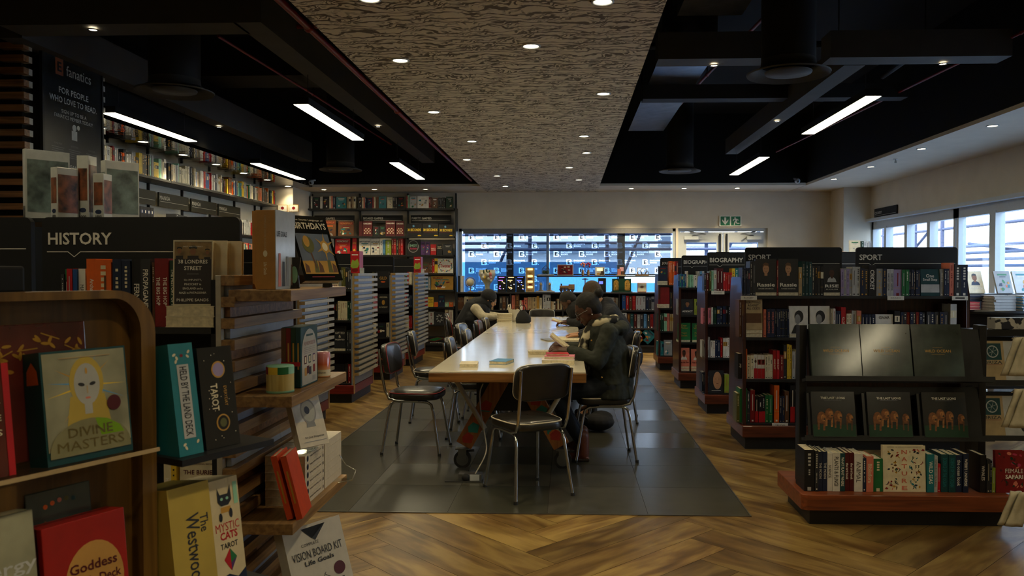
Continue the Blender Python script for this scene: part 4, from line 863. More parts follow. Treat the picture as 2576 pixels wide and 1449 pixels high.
def build_books():
    rows = {}
    for s in SPEC:
        rows.setdefault(s['row'], []).append(s); c = s['M'] @ Vector((s['t']/2, 0, s['h']/2)); px, py, dd = proj(c)
        s['px'] = px; s['area'] = s['t']*s['h']*(F/max(dd, .3))**2*(1 if -50 < px < 2650 and -50 < py < 1500 else 0)
        s['dist'] = dd
    for r, L in rows.items():
        L.sort(key=lambda s: (s['px'], -s['h']))
        for i, s in enumerate(L): s['i'] = i
    order = sorted([s for s in SPEC if s['cat'] == 'book'], key=lambda s: -s['area']); solo = set(id(s) for s in order[:296]); mass = MB(); cnt = 0
    for s in SPEC:
        if s['cat'] != 'book' or id(s) in solo:
            nm, ct = VER[s['cat']]; cn = PAL.get(s['col'], (0, s['col'].replace('gloss_', 'glossy ').replace('_', ' ')))[1]
            if s['k'] == 's': ad = ('thin ' if s['t'] < .016 else 'thick ' if s['t'] > .036 else '')
            elif s['k'] == 'f': ad = 'face-out '
            else: ad = 'lying '
            lab = '%s%s %s, %s from the left %s' % (ad, cn, ct, ordw(s['i']), s['row'])
            if len(lab.split()) > 16: lab = lab.replace('from the left', 'from left')
            if len(lab.split()) > 16: lab = lab[len(ad):]
            if len(lab.split()) > 16: lab = lab.replace(', top shelf of the left wall', ' top shelf').replace('on its corner on the', 'on the')
            if len(lab.split()) > 16: print('LONG', lab)
            m = MB()
            if s['dist'] < 7.5 and s['cat'] == 'book':
                draw_book(m, s, True, 'cover'); o = m.build(nm); m2 = MB(); draw_book(m2, s, True, 'page_block'); p = m2.build('page_block', o); p['label'] = 'cream page block'
            else: 
                m = MB(); sv = dict(s); draw_book(m, s, True, None); 
                Mi = s['M'].inverted(); m.v = [Mi @ v for v in m.v]; o = m.build(nm)
            o.matrix_world = s['M']; tag(o, lab, ct, s['row'][3:] if s['row'].startswith('on ') else s['row'])
        else: draw_book(mass, s, False, None); cnt += 1
    if mass.v: tag(mass.build('book_rows'), 'small distant books filling the rest of the shelves', 'books', None, 'stuff')
    print('books', len(SPEC), 'mass', cnt)
# ------------------------------------------------------------------ right gondolas
Y = 6.57
rassie = a_portrait('skin_light', 'brown', 'black', 'Rassie', 'ink_white', 'RASSIE ERASMUS')
ROW('on the top shelf under the SPORT signs', Y, 1.25, [
 ('s', 5, 1868, 1887, 673, 'navy'), ('s', 2, 1887, 1901, 655, 'char'), ('f', 1901, 1955, 650, 'black', rassie, 1), ('s', 1, 1955, 1959, 655, 'dred'), ('f', 1959, 2010, 650, 'black', rassie, 1),
 ('s', 1, 2010, 2019, 672, 'tan'), ('s', 3, 2019, 2043, 656, 'dteal'), ('s', 4, 2043, 2072, 668, ['char', 'black']), ('f', 2073, 2115, 664, 'black', a_portrait('skin_dark', 'ink_black', 'lgrey', 'RISE', 'ink_white', 'KOLISI'), 1),
 ('s', 4, 2116, 2145, 675, ['lilac', 'grey']), ('s', 2, 2145, 2165, 671, 'lgrey'), ('s', 2, 2165, 2186, 675, ['navy', 'char']), ('s', 1, 2186, 2205, 667, 'black', 'CRICKET'), ('s', 1, 2206, 2222, 676, 'grey'),
 ('s', 1, 2222, 2231, 676, 'navy'), ('s', 2, 2232, 2249, 677, 'lgrey', 'HARDEST GEEZER', 'navy'), ('s', 1, 2250, 2270, 678, 'lilac'), ('s', 2, 2270, 2288, 678, 'green'), ('s', 5, 2288, 2316, 678, 'navy'),
 ('f', 2318, 2366, 676, 'dteal', a_title('One', 'Small Step', ink='ink_white', top=.75, band=(.28, .3, 'lgrey'))), ('s', 1, 2367, 2376, 677, 'grey'), ('s', 2, 2376, 2389, 676, 'navy'), ('s', 1, 2390, 2401, 661, 'salmon'), ('s', 2, 2402, 2436, 665, ['char', 'navy'])], seed=2)
ROW('on the second shelf under the SPORT signs', Y, .91, [
 ('s', 2, 1860, 1873, 753, 'brown'), ('f', 1873, 1920, 752, 'tan', lambda m, w, h, y, s: [m.text(t, w/2, h*(.90-.10*i), w*k, h*.075, y, 'ink_black', .02) for i, (t, k) in enumerate((('SCRUMMING', .8), ('AGAINST', .6), ('ALL ODDS', .7)))]+[m.rect(w/2, h*.38, w*.9, h*.32, y, 'brown')], 2),
 ('s', 1, 1922, 1929, 778, 'salmon'), ('s', 2, 1930, 1950, 777, 'navy', 'WORLD CHAMPIONS', 'salmon'), ('s', 8, 1951, 1986, 777, 'navy'), ('f', 1987, 2035, 769, 'white', a_silh, 1), ('f', 2040, 2090, 769, 'white', a_silh, 1),
 ('s', 2, 2091, 2103, 776, 'white'), ('s', 2, 2104, 2117, 782, 'navy'), ('s', 1, 2118, 2130, 773, 'red', 'KLOPP'), ('s', 2, 2131, 2144, 789, 'cream'), ('s', 2, 2145, 2168, 780, ['lgrey', 'salmon']), ('s', 4, 2170, 2203, 790, 'navy'),
 ('f', 2205, 2250, 790, 'white', a_title('GNAR', ink='ink_black', top=.86)), ('s', 1, 2252, 2266, 782, 'black'), ('s', 8, 2268, 2330, 785, ['navy', 'char', 'dred']), ('s', 5, 2332, 2388, 784, ['char', 'navy']), ('s', 1, 2392, 2408, 765, 'lgrey')], seed=3)
def face_low(m, t, h, y, s): m.rect(t/2, h*.22, t*.98, h*.42, y, 'red'); m.oval(t/2, h*.72, t*.3, h*.07, y, 'skin_dark', 10)
ROW('on the third shelf under the SPORT signs', Y, .568, [
 ('s', 1, 1858, 1869, 890, 'black', 'pep'), ('s', 1, 1869, 1881, 878, 'orange'), ('s', 2, 1881, 1898, 893, 'cream'), ('s', 3, 1898, 1926, 892, 'white'), ('s', 3, 1926, 1946, 892, 'cream'), ('s', 2, 1947, 1963, 882, 'red', 'ARNE SLOT'),
 ('s', 1, 1964, 1973, 893, 'dred'), ('s', 1, 1973, 1981, 868, 'char'), ('s', 2, 1982, 1994, 866, 'yellow'), ('s', 1, 1995, 2003, 884, 'lgrey'), ('s', 2, 2004, 2020, 880, 'white')], seed=4)
for s in SPEC:
    if s['row'].startswith('on the third shelf under the SPORT') and s['col'] == 'white': s['ex'] = face_low
ROW('on the bottom shelf under the SPORT signs', Y-.02, .21, [
 ('s', 1, 1855, 1863, 990, 'olive'), ('s', 1, 1863, 1882, 978, 'green'), ('s', 1, 1882, 1889, 985, 'char'), ('s', 1, 1890, 1902, 982, 'dred'), ('s', 3, 1902, 1928, 997, 'black'), ('s', 2, 1928, 1946, 993, 'green'),
 ('s', 1, 1950, 1963, 970, 'orange'), ('s', 2, 1964, 1976, 995, 'navy'), ('s', 1, 1977, 1988, 985, 'brown'), ('s', 1, 1991, 2003, 970, 'black'), ('s', 2, 2004, 2030, 985, 'char')], seed=5)
for s in SPEC:
    if s['row'].startswith('on the bottom shelf under the SPORT') and s['col'] == 'black': s['ex'] = lambda m, t, h, y, q: m.rect(t/2, h*.22, t*.98, h*.42, y, 'red')
Y = 8.18
ROW('on the top shelf of the larger BIOGRAPHY case', Y, 1.25, [('s', 1, 1772, 1777, 688, 'char'), ('s', 1, 1777, 1784, 687, 'maroon'), ('s', 2, 1785, 1795, 681, ['olive', 'mint']), ('s', 1, 1796, 1803, 680, 'lgrey'), ('s', 2, 1803, 1820, 674, 'maroon'), ('s', 1, 1820, 1826, 685, 'red'), ('s', 3, 1826, 1842, 685, 'red'), ('s', 2, 1842, 1858, 674, ['yellow', 'teal'])], seed=6)
ROW('on the second shelf of the larger BIOGRAPHY case', Y, .91, [('s', 3, 1768, 1790, 774, 'pink'), ('s', 1, 1790, 1794, 773, 'white'), ('s', 2, 1795, 1803, 773, 'dgreen'), ('s', 3, 1804, 1826, 770, 'navy'), ('s', 3, 1826, 1846, 770, 'black')], seed=7)
ROW('on the third shelf of the larger BIOGRAPHY case', Y, .568, [('s', 2, 1767, 1777, 856, 'lgrey'), ('s', 1, 1777, 1787, 848, 'grey'), ('s', 2, 1788, 1800, 857, 'white'), ('s', 2, 1800, 1813, 855, 'navy'), ('s', 1, 1814, 1819, 850, 'red'), ('s', 4, 1820, 1842, 850, 'white')], seed=8)
ROW('on the bottom shelf of the larger BIOGRAPHY case', Y-.02, .21, [('s', 5, 1767, 1784, 936, 'navy'), ('f', 1784, 1823, 932, 'char', lambda m, w, h, y, s: [m.oval(w*.58, h*.55, w*.28, h*.40, y, 'skin_light', 20), m.rect(w*.48, h*.62, w*.06, h*.02, y-.0004, 'ink_black'), m.rect(w*.68, h*.62, w*.06, h*.02, y-.0004, 'ink_black'), m.rect(w*.58, h*.4, w*.14, h*.02, y-.0004, 'maroon'), m.rect(w*.5, h*.1, w*.6, h*.02, y-.0004, 'ink_white')]), ('s', 1, 1824, 1836, 942, 'lime')], seed=9)
Y = 9.94
ROW('on the top shelf of the smaller BIOGRAPHY case', Y, 1.25, [('s', 5, 1706, 1727, 689, ['blue', 'teal']), ('s', 1, 1727, 1731, 682, 'cream'), ('s', 4, 1731, 1745, 691, 'mint'), ('s', 1, 1745, 1755, 692, 'white'), ('s', 3, 1755, 1772, 682, ['lgrey', 'sky'])], seed=10)
ROW('on the second shelf of the smaller BIOGRAPHY case', Y, .91, [('s', 2, 1705, 1714, 752, ['grey', 'navy']), ('f', 1714, 1746, 752, 'char', a_portrait('skin_mid', 'ink_black', 'navy', 'ADDICT')), ('s', 2, 1747, 1756, 752, 'lime')], seed=11)
ROW('on the third shelf of the smaller BIOGRAPHY case', Y, .568, [('f', 1706, 1738, 812, 'green', a_title('Dear', 'Writer', '', 'Maggie', 'Smith', ink='ink_gold', top=.85), 1), ('f', 1742, 1770, 813, 'green', a_title('Dear', 'Writer', '', 'Maggie', 'Smith', ink='ink_gold', top=.85), 1)], seed=12)
ROW('on the bottom shelf of the smaller BIOGRAPHY case', Y-.02, .21, [('f', 1708, 1736, 875, 'salmon', a_portrait('skin_dark', 'ink_black', 'white', 'After the Fires', 'maroon'), 2), ('f', 1740, 1766, 878, 'salmon', a_portrait('skin_dark', 'ink_black', 'white', 'After the Fires', 'maroon'), 2)], seed=13)
Y = 11.77
ROW('on the top shelf of the JOURNALS case', Y, 1.25, [('f', 1656, 1680, 669, 'navy', a_rnd(4, 3), 2), ('s', 3, 1683, 1697, 657, 'orange'), ('s', 2, 1697, 1706, 657, ['red', 'dred'])], seed=14)
ROW('on the second shelf of the JOURNALS case', Y, .91, [('f', 1656, 1685, 722, 'dred', None, 2), ('s', 1, 1686, 1692, 735, 'char'), ('s', 2, 1693, 1706, 735, 'brown')], seed=15)
ROW('on the third shelf of the JOURNALS case', Y, .568, [('s', 3, 1655, 1670, 788, 'dgreen'), ('s', 2, 1671, 1678, 788, 'mint'), ('s', 2, 1678, 1685, 788, 'salmon'), ('s', 3, 1686, 1700, 790, 'tan')], seed=16)
ROW('on the bottom shelf of the JOURNALS case', Y-.02, .21, [('s', 4, 1654, 1670, 858, 'teal'), ('f', 1671, 1692, 855, 'grey', a_rnd(8, 3))], seed=17)
# ------------------------------------------------------------------ left gondolas
L2, L3, L4 = 8.71, 10.58, 12.18
ROW('on the top shelf of the second left case', L2, 1.25, [('f', 818, 851, 672, 'cream', lambda m, w, h, y, s: [m.oval(w*.5, h*.5, w*.25, h*.2, y, 'salmon', 14), m.text('LEGENDS', w*.5, h*.16, w*.8, h*.12, y-.0004, 'dred', .02)]), ('s', 1, 852, 858, 680, 'grey'), ('s', 2, 858, 868, 672, 'olive'), ('s', 3, 869, 883, 674, 'char')], seed=20)
ROW('on the second shelf of the second left case', L2, .91, [('s', 2, 838, 848, 760, 'black'), ('s', 4, 849, 873, 757, 'cream'), ('s', 2, 873, 883, 758, 'dgreen')], seed=21)
ROW('on the third shelf of the second left case', L2, .568, [('f', 838, 868, 819, 'char', a_title('GIFTED', '&', 'TALENTED', top=.68), 1), ('s', 2, 870, 883, 830, 'char')], seed=22)
ROW('on the bottom shelf of the second left case', L2, .21, [('f', 836, 864, 915, 'black', lambda m, w, h, y, s: [m.oval(w*.4, h*.4, w*.3, h*.2, y, 'red', 16)]), ('s', 2, 866, 881, 915, ['black', 'dred'])], seed=23)
ROW('on the top shelf of the third left case', L3, 1.25, [('s', 2, 936, 947, 684, ['olive', 'char']), ('f', 948, 978, 682, 'black', lambda m, w, h, y, s: [m.text('GILD', w/2, h*.55, w*.6, h*.2, y, 'ink_gold', .02), m.oval(w/2, h*.3, w*.2, h*.05, y, 'orange', 12)])], seed=24)
ROW('on the second shelf of the third left case', L3, .91, [('s', 2, 937, 948, 740, 'pink'), ('f', 949, 978, 739, 'black', lambda m, w, h, y, s: [m.text('ARCANA', w/2, h*.82, w*.7, h*.09, y, 'cream', .02), m.text('ACADEMY', w/2, h*.25, w*.75, h*.09, y, 'cream', .02), m.oval(w/2, h*.52, w*.14, h*.14, y, 'gold', 14)])], seed=25)
ROW('on the third shelf of the third left case', L3, .568, [('f', 926, 944, 812, 'cream', a_rnd(9, 5)), ('f', 946, 970, 811, 'black', a_rnd(10, 3)), ('s', 1, 971, 978, 812, 'cream')], seed=26)
ROW('on the bottom shelf of the third left case', L3, .21, [('s', 3, 936, 950, 885, ['dred', 'black']), ('f', 951, 976, 885, 'black', a_rnd(12, 3))], seed=27)
ROW('on the top shelf of the farthest left case', L4, 1.25, [('s', 1, 1019, 1024, 690, 'mint'), ('s', 1, 1024, 1028, 684, 'red'), ('s', 2, 1028, 1036, 684, 'cream')], seed=28)
ROW('on the second shelf of the farthest left case', L4, .91, [('s', 1, 1018, 1023, 738, 'red'), ('s', 3, 1023, 1036, 742, 'navy')], seed=29)
ROW('on the third shelf of the farthest left case', L4, .568, [('s', 2, 1019, 1028, 796, 'cream'), ('s', 2, 1028, 1036, 794, 'red')], seed=30)
ROW('on the bottom shelf of the farthest left case', L4, .21, [('s', 1, 1017, 1023, 860, 'dred'), ('s', 2, 1023, 1035, 858, 'orange')], seed=31)
# ------------------------------------------------------------------ history case
HY_ = 2.80
ROW('on the history case shelf', HY_, 1.25, [
 ('s', 1, 150, 159, 690, 'char'), ('s', 1, 159, 167, 677, 'green'), ('s', 1, 167, 181, 676, 'red'), ('s', 1, 181, 192, 677, 'blue', 'ANCIENT', 'yellow'), ('s', 1, 192, 210, 676, 'white', 'MADE THE', 'ink_black'),
 ('s', 1, 214, 238, 651, 'orange', 'Archaeology'), ('s', 1, 239, 279, 653, 'orange'), ('s', 2, 281, 326, 651, 'navy'), ('s', 1, 327, 352, 651, 'black', 'FERN'), ('s', 1, 353, 378, 651, 'char', 'PROPAGANDA'), ('s', 1, 379, 386, 660, 'brown'),
 ('s', 2, 386, 422, 650, 'dred', 'THE BIG HOP'), ('s', 1, 422, 439, 655, 'dgreen', 'THE HISTORY OF IDEAS')], seed=40, dep=.16)
for k in range(40, 0): pass
SPEC_H = [s for s in SPEC if s['row'] == 'on the history case shelf' and s['col'] == 'orange']
SPEC_H[1]['ex'] = lambda m, t, h, y, s: [m.rect(t*.3, h*.25, t*.12, h*.5, y, 'brown'), m.rect(t*.62, h*.38, t*.14, h*.76, y, 'brown'), m.rect(t*.9, h*.2, t*.12, h*.4, y, 'olive')]
# paperback copies of the wartime street story: two lying, three standing face-out one behind the other
x0 = X_(422, HY_); RL = 'at the right end of the history case shelf'
for k in range(2): spec('h', T((x0+.002+.002*k, HY_-.025, 1.2515+k*.0382)), .175, .0376, .15, 'cream', RL, note='x')
xa = X_(441, HY_)
for k in range(3): spec('f', T((xa+k*.034, HY_-.02+k*.042, 1.3285)) @ R(.16) @ R(-.05, 'X'), .136, .234, .036, 'cream', RL, art=a_londres if k == 0 else None)
ROW('on the history case lower shelf', 2.80, .568, [('s', 1, 405, 424, 1165, 'cream', 'HISTORY'), ('s', 1, 424, 438, 1170, 'yellow'), ('f', 441, 546, 1158, 'cream', a_title('THE INTERNATIONAL BESTSELLER', 'THE BURIED', 'CITY', ink='maroon', top=.93))], seed=41)
# ------------------------------------------------------------------ left wall shelving (rows run away from the camera)
def lw(z): return T((-5.0, 0, 0)) @ R(PI/2)
M0 = T((-5.0, 0, 0)) @ R(PI/2)
ys = [8.06]+[8.93, 9.81, 10.68, 11.52, 12.38, 13.2]; BAYN = ['first', 'second', 'third', 'fourth', 'fifth', 'sixth']
for i, (a, b) in enumerate(zip(ys, ys[1:])):
    FILL('in left-wall top-shelf bay %s' % ['one', 'two', 'three', 'four', 'five', 'six'][i], 0, 2.585, a+.02, b-.02, (.19, .262), (.018, .042), ALLC, 50+i, M0=M0, dep=.17)
FILL('on the short end of the left wall top shelf', 0, 2.585, 13.22, 13.46, (.2, .25), (.02, .035), ['teal', 'dteal', 'red', 'yellow'], 58, M0=M0)
spec('f', M0 @ T((8.93, .01, 2.021)), .15, .215, .03, 'pink', 'on the second left wall shelf near the pillar', art=a_portrait('pink', 'salmon', 'lilac'))
for i in range(4): spec('s', M0 @ T((9.14+i*.075, 0, 2.021)), .072, .195, .13, 'black', 'on the second left wall shelf near the pillar')
for i in range(5): spec('s', M0 @ T((9.98+i*.075, 0, 2.021)), .072, .165-.005*i, .13, 'char', 'on the second left wall shelf under the MANGA sign')
FILL('on the second left wall shelf past the HISTORY sign', 0, 2.02, 11.8, 13.1, (.18, .24), (.02, .04), ['char', 'black', 'red', 'lgrey', 'white'], 60, M0=M0)
FILL('on the third left wall shelf past the HISTORY sign', 0, 1.70, 11.8, 13.1, (.15, .2), (.014, .02), ['red', 'maroon', 'teal', 'cream', 'salmon'], 61, M0=M0)
# ------------------------------------------------------------------ games shelves
gy = GY+.02
ROW('on the top shelf over the games', gy, 2.59, [
 ('s', 2, 779, 786, 493, ['black', 'white']), ('f', 787, 806, 495, 'char', a_rnd(21, 4)), ('s', 2, 806, 812, 494, 'white'), ('f', 812, 828, 494, 'black', a_rnd(22, 3)), ('s', 2, 829, 838, 492, ['cream', 'salmon']), ('s', 1, 838, 845, 494, 'navy'), ('f', 846, 872, 495, 'teal', a_rnd(23, 4)), ('s', 5, 874, 895, 494, ['tan', 'cream', 'brown']),
 ('f', 900, 911, 495, 'char', a_rnd(24, 3)), ('s', 3, 911, 922, 496, ['cream', 'salmon', 'navy']), ('f', 924, 936, 497, 'navy', a_rnd(25, 3)), ('s', 2, 937, 945, 495, ['dred', 'cream']), ('f', 946, 953, 495, 'brown', None), ('f', 953, 972, 493, 'teal', a_rnd(26, 2)), ('f', 974, 988, 496, 'cream', a_rnd(27, 3)), ('s', 3, 988, 1000, 495, ['char', 'black']), ('f', 1001, 1017, 494, 'black', a_rnd(28, 3)),
 ('s', 1, 1023, 1026, 493, 'red'), ('s', 1, 1026, 1030, 491, 'mint'), ('f', 1031, 1048, 493, 'lgrey', a_rnd(29, 3)), ('f', 1050, 1079, 492, 'white', a_rnd(30, 5)), ('s', 2, 1079, 1086, 496, ['dred', 'maroon']), ('f', 1087, 1101, 497, 'brown', a_rnd(31, 4)), ('s', 4, 1103, 1120, 497, ['black', 'char']), ('f', 1122, 1140, 494, 'dgreen', a_rnd(32, 3))], seed=70)
BG = 'board game'
ck = lambda m, w, h, y, s: [m.text('CHECKERS', w/2, h*.84, w*.86, h*.09, y-.0006, 'ink_white', .02)]+[m.rect(w*(.2+.15*i), h*(.2+.1*j), w*.13, h*.07, y, 'dred' if (i+j) % 2 else 'cream', None, .4) for i in range(5) for j in range(4)]
def GROW(row, z, items, seed, d=.06):
    ROW(row, gy, z, items, seed=seed, cat=BG, dep=.2)
GROW('on the second games shelf', 2.09, [('f', 796, 807, 553, 'maroon', a_mono('ink_gold', 'dred', 3)), ('f', 808, 845, 553, 'brown', a_mono('ink_gold', 'dred', 4)), ('f', 851, 890, 555, 'brown', a_mono('ink_gold', 'dred', 5)), ('f', 903, 911, 556, 'maroon', None), ('f', 912, 936, 556, 'maroon', ck), ('f', 939, 954, 569, 'black', a_rnd(41, 6)), ('f', 955, 969, 569, 'black', a_rnd(42, 6)), ('f', 970, 994, 555, 'maroon', ck), ('f', 996, 1016, 556, 'maroon', ck), ('f', 1023, 1061, 562, 'black', a_30), ('f', 1062, 1103, 562, 'black', a_30), ('f', 1104, 1140, 564, 'black', a_30)], 71)
GROW('on the third games shelf', 1.75, [('f', 796, 803, 598, 'white', None), ('f', 804, 830, 597, 'white', a_mono('ink_black', 'sky', 6)), ('s', 2, 831, 839, 600, ['white', 'lgrey']), ('f', 843, 880, 600, 'red', a_mono('ink_white', 'dred', 7)), ('f', 886, 896, 598, 'red', lambda m, w, h, y, s: [m.text('CATAN', w/2, h*.7, w*.8, h*.1, y, 'yellow', .02), m.oval(w/2, h*.25, w*.3, h*.12, y, 'yellow', 12)]), ('f', 903, 932, 598, 'white', lambda m, w, h, y, s: [a_rnd(51, 8)(m, w, h*.8, y, s), m.text('BATTLESHIP', w/2, h*.78, w*.9, h*.1, y-.003, 'navy', .02)]), ('f', 933, 955, 599, 'white', lambda m, w, h, y, s: [a_rnd(52, 8)(m, w, h*.8, y, s), m.text('BATTLESHIP', w/2, h*.78, w*.9, h*.1, y-.003, 'navy', .02)]), ('s', 2, 956, 969, 602, ['white', 'sky']), ('s', 1, 970, 984, 605, 'lime'), ('s', 5, 985, 1014, 600, ['dred', 'red', 'dgreen']), ('f', 1023, 1057, 602, 'black', a_circle), ('f', 1058, 1069, 607, 'purple', a_rnd(53, 4)), ('f', 1070, 1081, 607, 'purple', a_rnd(54, 4)), ('f', 1083, 1097, 614, 'red', a_title('PARTY', 'GAME', top=.6)), ('f', 1099, 1112, 614, 'black', a_title('SHIT', 'HAPPENS', ink='cream', top=.75)), ('f', 1114, 1138, 613, 'char', a_rnd(55, 2))], 72)
GROW('on the fourth games shelf', 1.42, [('f', 1060, 1079, 660, 'brown', a_rnd(61, 4)), ('s', 2, 1080, 1087, 662, 'brown'), ('s', 1, 1087, 1093, 652, 'red'), ('s', 1, 1093, 1101, 650, 'yellow'), ('f', 1101, 1140, 650, 'white', a_twist)], 73)
GROW('on the fifth games shelf', 1.12, [('s', 2, 1070, 1083, 696, ['sky', 'grey']), ('f', 1084, 1140, 694, 'gold', lambda m, w, h, y, s: [a_rnd(63, 16)(m, w, h*.86, y, s), m.text('CLUEDO', w*.3, h*.86, w*.45, h*.14, y-.005, 'dred', .03)])], 74)
GROW('on the sixth games shelf', .81, [('f', 1066, 1075, 748, 'red', None), ('f', 1076, 1090, 747, 'yellow', a_title('HOW', 'TO', 'ADULT', ink='ink_black', top=.75)), ('f', 1091, 1101, 760, 'orange', None), ('f', 1102, 1118, 742, 'navy', a_rnd(64, 2)), ('f', 1119, 1128, 760, 'mint', a_rnd(65, 3)), ('f', 1129, 1140, 760, 'orange', a_rnd(66, 3))], 75)
GROW('on the seventh games shelf', .49, [('f', 1056, 1076, 786, 'char', a_cases), ('s', 1, 1078, 1091, 785, 'lgrey'), ('f', 1092, 1118, 785, 'char', a_cases), ('s', 1, 1119, 1128, 779, 'cream', 'Triominos', 'dred'), ('s', 1, 1129, 1140, 779, 'white')], 76)
GROW('on the bottom games shelf', .14, [('f', 1064, 1122, 846, 'black', a_field), ('f', 1124, 1140, 838, 'tan', a_rnd(67, 5))], 77)
GROW('on the bottom games shelf, middle bay', .14, [('f', 980, 1010, 846, 'dred', a_rnd(68, 5))], 78)
# ------------------------------------------------------------------ low bookcase under the window
by = 14.225
ROW('on the upper shelf under the far window', by, .76, [('s', 8, 1150, 1167, 748, 'brown'), ('s', 2, 1168, 1178, 746, 'cream'), ('s', 1, 1178, 1190, 747, 'tan'), ('s', 1, 1191, 1215, 747, 'tan'), ('s', 2, 1216, 1240, 748, 'tan'), ('s', 3, 1256, 1280, 745, ['char', 'brown']), ('s', 1, 1287, 1295, 743, 'salmon'), ('s', 1, 1296, 1306, 740, 'brown'), ('s', 2, 1307, 1317, 755, ['cream', 'red']), ('s', 1, 1318, 1327, 749, 'salmon'), ('s', 1, 1328, 1338, 748, 'tan'), ('s', 1, 1339, 1350, 748, 'tan'), ('s', 1, 1350, 1356, 745, 'gold'), ('s', 1, 1357, 1363, 749, 'cream'), ('s', 2, 1365, 1385, 740, 'lgrey'), ('s', 3, 1386, 1397, 758, ['tan', 'cream', 'white']), ('s', 4, 1398, 1414, 752, ['brown', 'cream']), ('s', 6, 1445, 1480, 750, ['tan', 'grey']), ('s', 7, 1518, 1555, 748, ['grey', 'lgrey', 'brown']),
 ('s', 1, 1565, 1574, 743, 'blue'), ('s', 1, 1575, 1582, 744, 'red'), ('s', 1, 1583, 1590, 745, 'brown'), ('s', 1, 1591, 1599, 744, 'red'), ('s', 3, 1600, 1624, 744, 'lgrey'), ('s', 4, 1625, 1653, 746, ['navy', 'char', 'grey'])], seed=80, dep=.2)
ROW('on the lower shelf under the far window', by, .44, [('s', 1, 1565, 1577, 787, 'lgrey'), ('s', 2, 1578, 1594, 789, ['brown', 'dteal']), ('s', 1, 1595, 1602, 790, 'maroon'), ('s', 2, 1603, 1619, 790, ['grey', 'char']), ('s', 1, 1620, 1627, 790, 'sky'), ('s', 3, 1628, 1650, 790, ['char', 'dred', 'navy']), ('s', 4, 1400, 1420, 795, ['tan', 'cream']), ('s', 7, 1330, 1370, 793, ['char', 'brown', 'tan']), ('s', 2, 1150, 1158, 800, ['red', 'navy'])][-2:]+[('s', 6, 1400, 1430, 795, ['tan', 'cream', 'brown']), ('s', 8, 1440, 1500, 795, ['char', 'navy', 'brown']), ('s', 7, 1505, 1555, 795, ['grey', 'maroon', 'char']), ('s', 1, 1565, 1577, 787, 'lgrey'), ('s', 2, 1578, 1594, 789, ['brown', 'dteal']), ('s', 1, 1595, 1602, 790, 'maroon'), ('s', 2, 1603, 1619, 790, ['grey', 'char']), ('s', 1, 1620, 1627, 790, 'sky'), ('s', 3, 1628, 1652, 790, ['char', 'dred', 'navy'])], seed=81, dep=.2)
for i, (x, z, a, c) in enumerate([(1.02, .30, .7, 'dred'), (1.24, .30, -.75, 'gold'), (1.43, .30, .75, 'teal')]):
    spec('f', T((x, 14.25, z)) @ R(a, 'Y') @ T((-.12, 0, -.12)), .22, .22, .05, c, 'tilted on the bottom shelf under the window', BG, art=a_rnd(90+i, 6))
